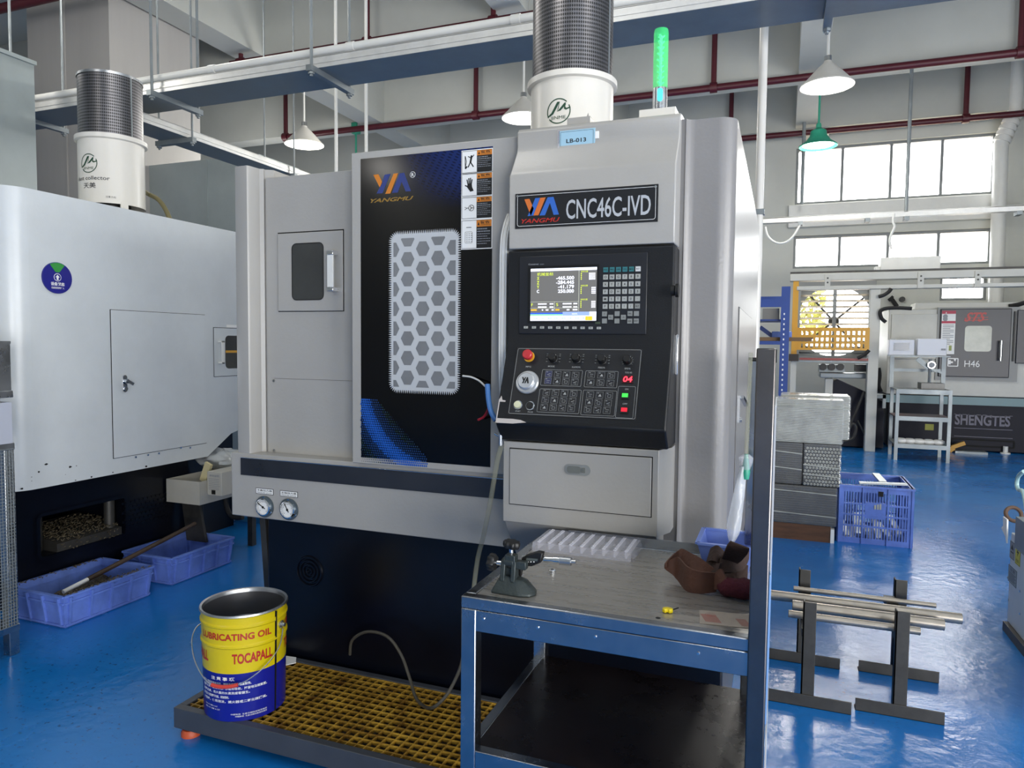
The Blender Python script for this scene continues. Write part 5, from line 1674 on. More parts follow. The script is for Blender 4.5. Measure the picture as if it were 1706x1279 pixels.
for z0, z1 in ((.0, HB - .01),):
    a = phi + R(45); r_ = rt_ + .0035; c, s_ = math.cos(a), math.sin(a); tn = Vector((-s_, c, 0)) * .003
    pts = [Vector((rad(z) * c, rad(z) * s_, z)) * 1 for z in (0.0, HB - .01)]
    n_ = Vector((c, s_, 0)) * .0045
    g.poly([pts[0] - tn + n_ * .3, pts[0] + tn + n_ * .3, pts[1] + tn + n_, pts[1] - tn + n_]); g.poly([pts[0] - tn, pts[0] + tn, pts[1] + tn, pts[1] - tn])
g.obj('seam', bk, local=True, smooth=0)
ea, eb = phi + R(57), phi + R(57 - 180)
for a in (ea, eb):
    c, s_ = math.cos(a), math.sin(a); q = Vector((rad(.3) * c, rad(.3) * s_, .305)); g = G(M_STEEL); g.lathe([(.014, -.002), (.014, .004), (.008, .007), (.007, .016), (0, .017)], q, (c, s_, 0), 16); g.obj('handle_ear', bk, local=True)
P0 = Vector((rad(.29) * math.cos(ea), rad(.29) * math.sin(ea), .292)) * 1.06; P0.z = .29
P1 = Vector((rad(.29) * math.cos(eb), rad(.29) * math.sin(eb), .292)) * 1.06; P1.z = .29


def hp(al, rr, z):
    return Vector((rr * math.cos(phi + R(al)), rr * math.sin(phi + R(al)), z))


pts = [P0, hp(45, .158, .232), hp(20, .165, .185), hp(-8, .168, .146), hp(-40, .168, .143), hp(-66, .172, .192), hp(-84, .176, .255), hp(-104, .168, .285), P1]
g = G(M_STEEL); g.tube(pts, .0022, 6, 5); g.obj('wire_handle', bk, local=True)
g = G(mat('red_grip', 'c03a30', .5)); gr = smooth(pts, 5); g.tube([gr[i] for i in range(15, 21)], .0065, 10); g.obj('handle_grip', bk, local=True)

p = at_z(487, 1086, fz + .001); p.y = min(p.y, py1 - .045)
g = G(M_WHITEP); g.prism([(p.x + a, p.y + b) for a, b in ((-.06, -.03), (.05, -.04), (.08, .0), (.05, .04), (-.06, .03))], 'xy', fz + .0005, fz + .0035); o = g.obj('paper_scrap'); tag(o, 'white scrap lying on the back of the platform behind the oil bucket', 'scrap'); 
# drain hose loop and clear hose
def hpath(pp):
    return [Vector(at_y(x, y, Y)) for x, y, Y in pp]


g = G(mat('dark_drain_hose', '45423b', .4)); g.tube(hpath([(583, 1090, 2.385), (587, 1066, 2.37), (612, 1052, 2.35), (645, 1060, 2.33), (668, 1090, 2.30), (682, 1128, 2.26), (692, 1160, 2.2), (706, 1176, 2.14), (722, 1178, 2.1), (742, 1160, 2.12), (757, 1135, 2.16), (768, 1108, 2.2), (776, 1070, 2.22)]), .006, 10, 5)
tag(g.obj('drain_hose'), 'dark thin hose looping from the lathe base down onto the grating', 'hose')
g = G(M_PVC); g.tube(hpath([(836, 742, 2.16), (828, 770, 2.17), (818, 830, 2.2), (806, 890, 2.24), (796, 930, 2.27), (789, 985, 2.28), (787, 1040, 2.25), (785, 1080, 2.23)]), .0085, 10, 5)
tag(g.obj('clear_hose'), 'clear plastic hose hanging beside the drawer of the central lathe', 'hose')
hc = thing('hose_tap', 'small chrome tap left of the drawer where the clear hose starts', 'tap', at_y(834, 720, 2.165))
g = G(M_CHROME); a, b = at_y(834, 716, 2.165), at_y(834, 742, 2.165); g.cyl(a, b, .007, n=12); g.lathe([(.009, 0), (.009, .012)], a.lerp(b, .45), (0, 0, 1), 12, True); g.obj('valve', hc)
g = G(M_CHROME); q = at_y(824, 722, 2.165); g.tube([at_y(834, 728, 2.165), q], .0035, 8); g.obj('lever', hc)
# white wire, red tube, and a blue tube painting the handle's reflection
g = G(M_WHITE); g.tube(hpath([(771, 626, 2.32), (785, 628, 2.31), (798, 634, 2.3), (808, 643, 2.27)]), .0035, 8, 5); tag(g.obj('white_wire'), 'short white wire sticking out of the black door beside the handle', 'wire')
g = G(M_BLUEREFL); g.tube(hpath([(812, 640, 2.2), (814, 665, 2.19), (818, 685, 2.18), (826, 700, 2.175)]), .009, 10, 5); tag(g.obj('air_hose'), 'blue air hose running down the lower end of the door handle', 'hose')
g = G(mat('red_tube', 'c02c38', .35)); g.tube(hpath([(797, 699, 2.3), (805, 695, 2.28), (811, 687, 2.25), (815, 676, 2.2)]), .0045, 8, 5); tag(g.obj('red_tube'), 'short curved red tube beside the lower end of the door handle', 'tube')

# ================================================================== THE WORK CART
ZT = .80
c0 = at_z(768, 992, ZT); yF = c0.y
cx0 = c0.x; yR = 2.155
pp0, pp1 = at_y(1254, 800, yF - .01).x, at_y(1286, 800, yF - .01).x
cx1 = pp1
cart = thing('work_cart', 'stainless steel work cart with a tall corner post, in front of the central lathe', 'cart', ((cx0 + cx1) / 2, 1.85, 0))
M_SS = mat('cart_stainless', 'a9adb3', .24, 1.0, var=.1, vs=7, rvar=.08)
g = G(M_TABLE); g.box(cx0 + .028, cx1 - .01, yF + .028, yR, ZT - .012, ZT - .003); g.obj('tabletop', cart)
g = G(M_SS)
g.box(cx0, cx1, yF, yF + .028, ZT - .03, ZT); g.box(cx0, cx0 + .028, yF + .028, yR - .004, ZT - .03, ZT); g.box(cx0, cx1, yR - .004, yR + .02, ZT - .03, ZT - .001)
g.obj('top_edging', cart, bevel=.003)
for nm, b_ in (('front', (cx0 + .03, cx1 - .03, yF + .002, yF + .035)), ('back', (cx0 + .03, cx1 - .03, yR - .035, yR)), ('left', (cx0 + .002, cx0 + .035, yF + .03, yR)), ('right', (cx1 - .04, cx1 - .008, yF + .03, yR))):
    g = G(M_SS); g.box(*b_, ZT - .085, ZT - .031); g.obj('apron_rail', cart, bevel=.002)
lw = .04
for x, y, bt0, top in ((cx0, yF, 0, ZT - .03), (cx0, yR - lw, fz, ZT - .03)):
    g = G(M_SS); g.box(x, x + lw, y, y + lw, bt0, top); g.obj('leg', cart, bevel=.003)
ztp = at_y(1275, 580, yF - .01).z
g = G(mat('stained_post_steel', '6f6b6a', .28, 1.0, var=.15, vs=7)); g.box(pp0, pp1, yF - .012, yF + .05, .0, ztp); po = g.obj('tall_post', cart, bevel=.003)  # dark reflection on the post put into its steel colour
g = G(M_BLACK); g.box(pp1 - .001, pp1 + .002, yF + .02, yF + .05, ztp - .03, ztp - .002); g.obj('end_cap', po)
pb = at_y(1254, 600, yR - .02)
g = G(M_SS); g.box(pb.x - .008, pb.x + .03, yR - .04, yR - .002, .0, pb.z); g.obj('tall_post', cart, bevel=.003)
g = G(M_BLACK); g.box(pb.x - .010, pb.x + .032, yR - .042, yR, pb.z, pb.z + .008); g.obj('end_cap', cart)
zs = at_y(788, 1250, yF).z
g = G(M_SHELFD); g.box(cx0 + .01, cx1 - .01, yF + .02, yR - .01, zs - .02, zs - .002); g.obj('lower_shelf', cart)
g = G(M_SS); g.box(cx0 + lw, cx1 - .03, yF, yF + .03, zs - .045, zs); g.obj('shelf_rail', cart, bevel=.002)
g = G(M_SS); g.box(cx0 + .002, cx0 + .03, yF + .03, yR - .03, zs - .045, zs); g.obj('shelf_rail', cart, bevel=.002)
zbk = at_y(1000, 868, yR + .02).z
g = G(M_SS); g.box(cx0 + .1, pb.x, yR + .002, yR + .008, ZT - .03, ZT + .028); g.obj('backsplash', cart)
g = G(M_CHROME)
for x in (cx0 + .06, cx0 + .2, cx0 + .34, cx1 - .14):
    g.cyl((x, yF - .001, ZT - .05), (x, yF + .002, ZT - .05), .003, n=8)
g.obj('rivet', cart)
# document sleeves on the outside of the post
ds = thing('document_sleeve', 'thin document sleeves hanging on the outer side of the cart post, seen edge on', 'document sleeve', (pp1 + .004, yF + .1, .3))
for z0, z1, m_, dx in ((.95, ztp - .12, mat('sleeve_grey', 'b4b6ba', .5), .0), (.62, .94, mat('sleeve_blue', '7ea7dc', .4), .0), (.2, .6, MATS['sleeve_grey'], .001)):
    g = G(m_); g.box(pp1 + .001 + dx, pp1 + .0035 + dx, yF + .0, yF + .3, z0, z1); g.obj('sleeve', ds)

# micrometer in its stand
ms = at_z(850, 985, ZT)
M_X = crop(800, 870, 9.1375)
st0 = at_z(*M_X(150, 1095), ZT); st1 = at_z(*M_X(830, 1140), ZT)
mc = at_z(*M_X(420, 1090), ZT)
sx, sy = mc.x, mc.y + .02
stand = thing('micrometer_stand', 'green grey cast iron micrometer stand with two black star knobs at the cart corner', 'micrometer stand', (sx, sy, ZT - .003))
S_ = 1.0
g = G(M_CASTG)
# flared foot, rounded to the right
foot = [(-.045, -.022), (.03, -.026), (.055, -.018), (.066, .0), (.06, .03), (.03, .05), (-.03, .05), (-.045, .03)]
A = [g.v((a, b, 0)) for a, b in foot]; B = [g.v((a, b, .006)) for a, b in foot]
T = [g.v((a * .45 - .005 + (.012 if a > .04 else 0), b * .5 + .008, .034 + (.012 if a < .02 else 0))) for a, b in foot]
g.face(A[::-1]); g.bridge(A, B); g.bridge(B, T); g.face(T)
g.obj('foot', stand, local=True, bevel=.003)
g = G(M_CASTG)
for a in (-.026, .002):
    g.prism([(-.012, .03), (.022, .03), (.018, .075), (.008, .085), (-.004, .08)], 'yz', a, a + .012)
g.box(-.02, .006, .008, .022, .03, .06)
g.obj('fork', stand, local=True, bevel=.002)
g = G(M_CASTG); g.cyl((-.02, .006, .078), (.008, .006, .078), .013, n=16); g.box(.0, .04, -.002, .018, .062, .082); g.box(-.015, .012, -.006, .02, .075, .096); g.obj('clamp', stand, local=True, bevel=.002)
g = G(M_CHROME); g.cyl((-.05, .006, .07), (-.018, .006, .07), .006, n=12); g.cyl((-.004, .012, .09), (-.004, .012, .118), .006, n=12); g.obj('spindle', stand, local=True)


def star(g, c, ax, r, h):
    c = Vector(c); ax = Vector(ax).normalized(); t = Vector((0, 0, 1)) if abs(ax.z) < .9 else Vector((1, 0, 0)); e1 = ax.cross(t).normalized(); e2 = ax.cross(e1)
    rows = []
    for hh, k in ((0, .9), (h * .25, 1), (h * .75, 1), (h, .88)):
        rows.append([g.v(c + ax * hh + (e1 * math.cos(2 * math.pi * i / 42) + e2 * math.sin(2 * math.pi * i / 42)) * r * k * (1 + .09 * math.cos(7 * 2 * math.pi * i / 42))) for i in range(42)])
    for a, b in zip(rows, rows[1:]):
        g.bridge(a, b)
    g.face(rows[0][::-1]); g.face(rows[-1])


g = G(M_BLACK); star(g, (-.062, .006, .07), (1, 0, -.05), .021, .018); g.obj('star_knob', stand, local=True)
g = G(M_BLACK); star(g, (-.004, .012, .112), (.15, 0, 1), .021, .016); g.obj('star_knob', stand, local=True)
# micrometer: black display body, sleeve and thimble pointing right
a0 = at_y(*M_X(640, 560), sy + .03); a1 = at_y(*M_X(1440, 595), sy + .03)
mi = thing('micrometer', 'digital micrometer with a black readout body and silver thimble held in the stand', 'micrometer', a0)
mz = .905 if False else (at_y(*M_X(975, 560), sy + .03).z)
ym = sy + .03


def mp(x, y):
    return at_y(*M_X(x, y), ym)


body = [mp(x, y) for x, y in ((640, 540), (690, 500), (880, 440), (965, 455), (935, 600), (800, 655), (665, 650))]
g = G(M_BLACK); g.prism([(p.x, p.z) for p in body], 'xz', ym - .009, ym + .012); mb = g.obj('readout_body', mi, bevel=.002)
g = G(mat('lcd_grey', '4c5250', .3), M_WHITEP); s_ = [mp(x, y) for x, y in ((725, 525), (895, 540), (890, 575), (715, 562))]; g.prism([(p.x, p.z) for p in s_], 'xz', ym - .0098, ym - .009); g.m = 1
for x in (700, 745, 790, 835):
    p = mp(x, 585); g.box(p.x - .0015, p.x + .0018, ym - .0098, ym - .009, p.z - .001, p.z + .0012)
g.obj('display', mb)
g = G(M_CHROME); p, q = mp(970, 560), mp(1120, 570); g.cyl(p, q, .0072, n=18); q2 = mp(1215, 580); g.cyl(q, q2, .009, n=18); g.obj('sleeve', mi)
g = G(M_STEEL); q3 = mp(1385, 598); g.cyl(q2, q3, .0105, .0102, n=22); g.obj('thimble', mi)
g = G(M_CHROME); q4 = mp(1455, 603); g.cyl(q3, q4, .005, n=14); g.obj('ratchet', mi)
g = G(M_BLACK); u_ = [mp(x, y) for x, y in ((650, 560), (600, 600), (560, 700), (590, 790), (625, 820), (640, 740), (625, 680), (665, 640))]
g.prism([(p.x, p.z) for p in u_], 'xz', ym - .005, ym + .006); g.obj('frame', mi, bevel=.001)
g = G(M_CHROME); g.cyl(mp(632, 705), mp(690, 715), .0035, n=10); g.cyl(mp(650, 522), mp(705, 505), .003, n=10); g.obj('anvil', mi)
# little washer
p = at_z(920, 951, ZT)
g = G(M_CHROME); g.lathe([(.010, 0), (.010, .006), (.008, .008), (.0045, .008), (.0045, .001)], (p.x, p.y, ZT - .003), n=22); tag(g.obj('metal_ring'), 'tiny bright metal ring lying on the cart beside the micrometer', 'ring')
# clear blister tray
k = [at_z(*q, ZT + .016) for q in (crop(760, 860, 3.0527)(478, 62), crop(760, 860, 3.0527)(955, 108), crop(760, 860, 3.0527)(890, 225), crop(760, 860, 3.0527)(372, 150))]
tx = ((k[1] - k[0]) + (k[2] - k[3])) / 2; ang = math.atan2(tx.y, tx.x)
cen = sum(k, Vector()) / 4; lw_ = tx.length; dw = ((k[0] - k[3]).length + (k[1] - k[2]).length) / 2
ang = 0.0
x_l, x_r = k[3].x + .0, k[1].x; 
lw_ = tx.length * .97
bt_ = thing('blister_tray', 'clear plastic blister tray with rows of round cups at the back of the cart', 'tray', (cen.x, cen.y, ZT - .003), ang)
L_, D_ = lw_ / 2, min(dw / 2, (yR - cen.y) - .004)
D_ = max(D_, .08)
M_BL = mat('blister_plastic', 'dcdce8', .08, alpha=.28, spec=1.0)
g = G(M_BL); g.box(-L_, L_, -D_, D_, .024, .0255)
for a in (-1, 1):
    g.prism([(a * L_, .025), (a * (L_ + .006), .0), (a * (L_ + .0045), .0), (a * (L_ - .0015), .025)], 'xz', -D_, D_); g.prism([(a * D_, .025), (a * (D_ + .006), .0), (a * (D_ + .0045), .0), (a * (D_ - .0015), .025)], 'yz', -L_, L_)
g.obj('sheet', bt_, local=True, smooth=0)
nx, ny = 9, 11
g = G(mat('blister_cup', 'e6e6f0', .08, alpha=.55, spec=1.0))
for i in range(nx):
    for j in range(ny):
        x = -L_ + (i + .5) * 2 * L_ / nx; y = -D_ + (j + .5) * 2 * D_ / ny; r = min(L_ / nx, D_ / ny) * .72
        g.lathe([(r * 1.15, .0258), (r, .0275), (r * .92, .0255), (r * .75, .006), (0, .005)], (x, y, 0), n=12)
o = g.obj('cups', bt_, local=True); o['kind'] = 'stuff'
# pale blue bin with small parts
b0 = at_z(1160, 930, ZT); 
cbn = crop(1080, 850, 6.09)
zr_ = ZT + .085
r0 = at_z(*cbn(575, 150), zr_); r1 = at_z(*cbn(465, 370), zr_); r2 = at_z(*cbn(1090, 440), zr_)
bw = .15; bd = min(r0.y - r1.y, .17); bxc, byc = r1.x + bw / 2 + .004, (r0.y + r1.y) / 2
byc = min(byc, yR - bd / 2 - .005)
bn = thing('parts_bin', 'small pale blue plastic bin at the back right of the cart with loose parts inside', 'bin', (bxc, byc, ZT - .003))
g = G(M_BLUECL); a, b, ti, th, h = bw / 2, bd / 2, .022, .003, .088
bo = [(-a + ti, -b + ti), (a - ti, -b + ti), (a - ti, b - ti), (-a + ti, b - ti)]; to = [(-a, -b), (a, -b), (a, b), (-a, b)]
B = [g.v((x, y, 0)) for x, y in bo]; T = [g.v((x, y, h)) for x, y in to]; Ti = [g.v((x - math.copysign(th, x), y - math.copysign(th, y), h)) for x, y in to]; Bi = [g.v((x - math.copysign(th, x), y - math.copysign(th, y), .004)) for x, y in bo]
g.face(B[::-1]); g.bridge(B, T); g.bridge(T, Ti); g.bridge(Ti, Bi); g.face(Bi); g.obj('shell', bn, local=True, smooth=0)
g = G(M_BLUECL)
for (x0, y0, x1, y1) in ((-a, -b, a, -b), (-a, b, a, b), (-a, -b, -a, b), (a, -b, a, b)):
    g.bar((x0, y0, h), (x1, y1, h), .012, .006)
g.obj('rim', bn, local=True)
g = G(mat('bin_emblem', '5a6cb4', .5)); g.cyl((-.03, -b + .008, .04), (-.03, -b + .012, .04), .012, n=16); g.obj('emblem', bn, local=True)
for i, (x, y, m_, lab) in enumerate(((-.060, .0, mat('battery_white', 'd0ccc4', .4), 'white cylindrical battery at the left end inside the pale blue bin'), (-.044, -.002, mat('copper_cap', 'b87858', .35, .3), 'copper coloured battery second from left inside the pale blue bin'), (-.028, .001, mat('battery_pink', 'd09a88', .4), 'pinkish battery third from left inside the pale blue bin'))):
    g = G(m_, M_BLACK); c = Vector((bxc + x, byc + y, ZT + .004)); g.lathe([(.0065, 0), (.0065, .030), (.0028, .0315), (.0028, .033), (0, .033)], c, (0, .5, .86), 14, False); g.m = 1; g.lathe([(.0067, .002), (.0067, .009)], c, (0, .5, .86), 14); tag(g.obj('battery'), lab, 'battery')
g = G(M_CLEAR); g.box(bxc - .016, bxc + .05, byc - .03, byc + .03, ZT + .003, ZT + .028); tag(g.obj('clear_box', bevel=.003), 'small clear plastic box inside the pale blue bin', 'box')
# hanging clear bag and tap on the machine side
ba0 = at_y(1240, 775, 2.06); ba1 = at_y(1218, 915, 2.02)
vt = thing('drain_tap', 'small green tipped tap with clear wrap hanging behind the cart post', 'tap', ba0)
p = at_y(1243, 768, 2.06)
g = G(M_CLEAR); g.lathe([(.006, -.035), (.018, -.005), (.02, .01), (.008, .02)], p, n=14); g.obj('wrap', vt)
g = G(M_TEAL); g.lathe([(.009, -.05), (.012, -.03), (.009, -.01), (.005, .02)], p, n=14, close=True); g.obj('nozzle', vt)
g = G(M_PVC); g.cyl(p + Vector((0, 0, .02)), (p.x + .002, p.y + .05, p.z + .3), .006, n=10); g.obj('feed_hose', vt)
g = G(M_BAGF)
rows = []
for i in range(15):
    t = i / 14; y = 2.06 - .03 * t
    e0 = at_y(1232 - 30 * t * (1 if t < .75 else .9), 776 + 138 * t, y); e1 = at_y(1244 - 14 * t ** 1.3, 776 + 138 * t, y)
    if t > .8:
        w_ = (1 - t) / .2; mid = (e0 + e1) / 2; e0 = mid.lerp(e0, max(w_, .15)); e1 = mid.lerp(e1, max(w_, .15))
    row = []
    for j in range(9):
        s = j / 8; q = e0.lerp(e1, s); q.y += .016 * math.sin(math.pi * s) * (.5 + t) + .003 * math.sin(9 * t + 5 * s); row.append(q)
    for j in range(7, 0, -1):
        s = j / 8; q = e0.lerp(e1, s); q.y -= .016 * math.sin(math.pi * s) * (.5 + t) + .003 * math.sin(7 * t + 4 * s); row.append(q)
    rows.append([g.v(q) for q in row])
for a, b in zip(rows, rows[1:]):
    g.bridge(a, b)
tag(g.obj('clear_bag', smooth=60), 'long clear plastic bag hanging from the tap down into the pale blue bin', 'bag')
# brown leather gloves / straps heap


def strip(g, pts, wdt, ups, th=.003, k=6):
    """a leather band along pts; wdt half widths, ups side directions"""
    P = smooth([Vector(p) for p in pts], k); n = len(P); U = []
    for i in range(n):
        f = i / (n - 1) * (len(ups) - 1); j = min(int(f), len(ups) - 2); U.append(Vector(ups[j]).lerp(Vector(ups[j + 1]), f - j).normalized())
    Wd = []
    for i in range(n):
        f = i / (n - 1) * (len(wdt) - 1); j = min(int(f), len(wdt) - 2); Wd.append(wdt[j] + (wdt[j + 1] - wdt[j]) * (f - j))
    rr = []
    for i in range(n):
        t = (P[min(i + 1, n - 1)] - P[max(i - 1, 0)]).normalized(); nn = t.cross(U[i]).normalized() * th
        a, b = P[i] + U[i] * Wd[i], P[i] - U[i] * Wd[i]
        rr.append([g.v(a + nn), g.v(b + nn), g.v(b - nn), g.v(a - nn)])
    for a, b in zip(rr, rr[1:]):
        g.bridge(a, b)
    g.face(rr[0]); g.face(rr[-1][::-1])


def zp(x, y, z):
    return at_z(*cbn(x, y), ZT + z)


gl = thing('leather_glove', 'brown leather glove with an open cuff lying on the cart before the pale blue bin', 'glove', zp(450, 680, 0))
g = G(M_BROWN)
strip(g, [zp(165, 560, .035), zp(290, 580, .032), zp(390, 690, .03), zp(520, 730, .028), zp(690, 730, .026)], [.006, .028, .033, .030, .024], [(0, .5, 1), (0, .35, 1), (0, -.1, 1), (0, -.15, 1), (0, 0, 1)], .002)
strip(g, [zp(180, 550, .040), zp(320, 470, .045), zp(440, 520, .05), zp(560, 600, .038), zp(690, 700, .03)], [.006, .024, .024, .024, .022], [(0, .4, 1), (0, .8, .8), (0, .8, .7), (0, .6, .8), (0, .2, 1)], .002)
g.obj('cuff', gl, smooth=60)
g = G(M_BROWN)
strip(g, [zp(680, 720, .03), zp(740, 700, .04), zp(800, 760, .03)], [.02, .026, .012], [(0, .2, 1), (0, .3, 1), (0, .4, 1)], .004)
g.obj('palm', gl, smooth=60)
gd = thing('leather_glove', 'dark brown leather glove with curled straps heaped beside the cart post', 'glove', zp(850, 600, 0))
g = G(M_BROWND); strip(g, [zp(615, 470, .06), zp(640, 560, .05), zp(700, 620, .05), zp(760, 520, .06), zp(690, 440, .085), zp(625, 455, .072)], [.018, .02, .022, .02, .024, .02], [(.2, .6, .8)] * 3 + [(.1, .8, .7)] * 3, .003); g.obj('strap_loop', gd, smooth=60)
g = G(M_BROWND); strip(g, [zp(790, 560, .05), zp(850, 480, .08), zp(900, 400, .115), zp(930, 350, .13)], [.016, .024, .026, .024], [(1, .3, -.1), (1, .3, -.2), (1, .2, -.35), (1, .2, -.35)], .0035); g.obj('finger', gd, smooth=60)
g = G(M_BROWND); strip(g, [zp(720, 560, .06), zp(850, 540, .062), zp(960, 520, .06), zp(1010, 450, .07)], [.02, .026, .024, .014], [(0, .7, .7)] * 4, .004); g.obj('finger', gd, smooth=60)
g = G(M_BROWND); strip(g, [zp(690, 690, .02), zp(800, 640, .03), zp(900, 620, .035), zp(1000, 640, .03)], [.016, .024, .026, .02], [(0, .6, .8)] * 4, .006); g.obj('palm', gd, smooth=60)
g = G(M_MAROON)
random.seed(11)
rows = []
cm_ = zp(905, 790, .022)
for i in range(11):
    th = math.pi * i / 10
    rows.append([g.v((cm_.x + (.05 * math.cos(th)), cm_.y + .03 * math.sin(th) * math.cos(p_) * (1 + .12 * math.sin(4 * th + 3 * p_)), max(ZT - .002, cm_.z + .026 * math.sin(th) * math.sin(p_) * (1 + .2 * math.sin(5 * th + 2 * p_))))) for p_ in [2 * math.pi * j / 16 for j in range(16)]])
for a, b in zip(rows, rows[1:]):
    g.bridge(a, b)
bmesh.ops.remove_doubles(g.bm, verts=g.bm.verts[:], dist=1e-4)
tag(g.obj('cloth_glove', smooth=60), 'maroon knitted glove tucked under the dark leather glove on the cart', 'glove')
# yellow torx key and printed note
p = zp(195, 1025, .0)
yk = thing('torx_key', 'small yellow winged screw key lying at the front edge of the cart', 'key', p)
g = G(M_YELPL); g.prism([(p.x + a, p.y + b) for a, b in ((-.012, -.004), (-.010, .006), (-.002, .010), (.010, .008), (.013, .000), (.006, -.008), (.000, -.003), (-.004, -.010))], 'xy', ZT - .002, ZT + .008); g.obj('wing_grip', yk, bevel=.002)
g = G(M_BLACK); g.cyl((p.x + .008, p.y + .004, ZT + .003), (p.x + .022, p.y + .022, ZT + .004), .0016, n=8); g.obj('blade', yk)
p = zp(100, 1078, 0); g = G(M_INK); g.lathe([(.006, 0), (0, .0004)], (p.x, p.y, ZT - .0028), n=16); tag(g.obj('dark_spot_magnet'), 'small flat black disc near the yellow key on the cart', 'disc')
q0, q1, q2, q3 = zp(520, 1000, 0), zp(1020, 1050, 0), zp(1020, 1220, 0), zp(480, 1130, 0)
n0 = Vector((q0.x, q0.y, ZT - .0025)); wv = Vector((q1.x - q0.x, q1.y - q0.y, 0)); hv = Vector((q3.x - q0.x, q3.y - q0.y, 0)); hv = hv - wv.normalized() * hv.dot(wv.normalized())
nt_ = thing('printed_note', 'worn printed paper note with red line work lying before the cart post', 'paper', n0)
hv = hv.normalized() * min(hv.length, q0.y - yF - .03)
g = G(M_PAPER); nfr = Fr(n0, wv, -hv); Lw, Lh = wv.length, hv.length
g.M = nfr.M; g.box(0, Lw, -Lh, 0, 0, .0006); g.mats.append(mat('faded_red_print', 'a85a54', .7)); g.m = 1
for i in range(22):
    x = .002 + i * .0016; g.bar((x, -Lh * .3, .0008), (x + .012, -Lh * .85, .0008), .0006, .0002, (0, 0, 1))
for r in (.012, .008, .004):
    g.lathe([(r, .0008), (r - .0008, .0009)], (Lw * .22, -Lh * .3, 0), (0, 0, 1), 20)
for i in range(14):
    x = Lw * .72 + i * .0016; g.bar((x, -Lh * .4, .0008), (min(x + .012, Lw), -Lh * .9, .0008), .0005, .0002, (0, 0, 1))
g.obj('sheet', nt_, smooth=0)

# ================================================================== RIGHT SIDE, NEAR: BAR STANDS
ca = crop(1240, 880, 3.655)
M_IR = M_IRON


def tee(t, xb0, xb1, yb_, xu, zu, w=.048):
    """foot angle iron along x and an upright flat bar"""
    g = G(M_IR); g.box(xb0, xb1, yb_, yb_ + .005, 0, .05); g.box(xb0, xb1, yb_ - .04 + .04, yb_ + .045, 0, .005); g.obj('foot_bar', t, bevel=.002)
    g = G(M_IR); g.box(xu - w / 2, xu + w / 2, yb_ + .005, yb_ + .012, .005, zu); g.box(xu - w / 2, xu - w / 2 + .006, yb_ + .005, yb_ + .045, .005, zu); g.obj('upright', t, bevel=.001)


def fl(x, y):
    return at_z(*ca(x, y), 0)


fA, fB = fl(672, 1095), fl(1225, 1215)       # right front foot
gA, gB = fl(695, 870), fl(1185, 945)         # right back foot
hA_, hB = fl(140, 1055), fl(650, 1130)       # left front foot
iA, iB = fl(150, 800), fl(580, 855)          # left back foot
stands = []
for lab, (a, b), (c, d), uf, ub, yf_top, yb_top in (
        ('dark angle iron bar stand on the right of the pair, on the blue floor', (fA, fB), (gA, gB), 968, 955, 512, 318),
        ('dark angle iron bar stand on the left of the pair, partly behind the cart post', (hA_, hB), (iA, iB), 400, 368, 455, 255)):
    yf, yb = (a.y + b.y) / 2, (c.y + d.y) / 2
    t = thing('bar_stand', lab, 'stand', ((a.x + b.x) / 2, yf, 0))
    xu = at_y(*ca(uf, yf_top + 60), yf).x; zu = at_y(*ca(uf, yf_top), yf).z
    tee(t, a.x, b.x, yf, xu, zu)
    xv = at_y(*ca(ub, yb_top + 60), yb).x; zv = at_y(*ca(ub, yb_top), yb).z
    tee(t, c.x, d.x, yb, xv, zv)
    stands.append((t, yf, yb, xu, xv, zu, zv))
# rods: (left px, right px, radius)
rods = []
yf, yb = stands[0][1], stands[0][2]
zs_ = []
RD = [((300, 372), (1168, 462), 15, .78, 'thinnest light steel bar at the back of the four on the stands'), ((158, 422), (1325, 530), 31, .55, 'longest thick steel bar, second from the back on the stands'),
      ((292, 478), (1218, 575), 33, .32, 'thick steel bar, second from the front on the stands'), ((268, 530), (1073, 613), 23, .12, 'short thin steel bar nearest the camera on the stands')]
zr0 = None
for (l, r, rad_, f, lab) in RD:
    Y = yf + .03 + (yb - yf - .04) * f
    p, q = at_y(*ca(*l), Y), at_y(*ca(*r), Y); rr_ = rad_ / 3.655 / F_PX * (Vector((p + q) / 2 - EYE).dot(FW))
    z = (p.z + q.z) / 2; rods.append((p.x, q.x, Y, z, rr_))
    g = G(M_ROD); g.cyl((p.x, Y, z), (q.x, Y, z), rr_, n=20); tag(g.obj('steel_bar', bevel=.001), lab, 'steel bar', 'steel bars on the stands')
for t, yf, yb, xu, xv, zu, zv in stands:
    pts = [(Y, z - r_ - .001) for (_, _, Y, z, r_) in sorted(rods, key=lambda k: k[2])]
    g = G(M_IR); pts = [(yf + .012, pts[0][1])] + pts + [(yb + .012, pts[-1][1])]
    prof = pts + [(y, z - .03) for y, z in pts[::-1]]
    g.prism(prof, 'yz', min(xu, xv) - .02, min(xu, xv) + .024); g.obj('cradle_bar', t, smooth=0)

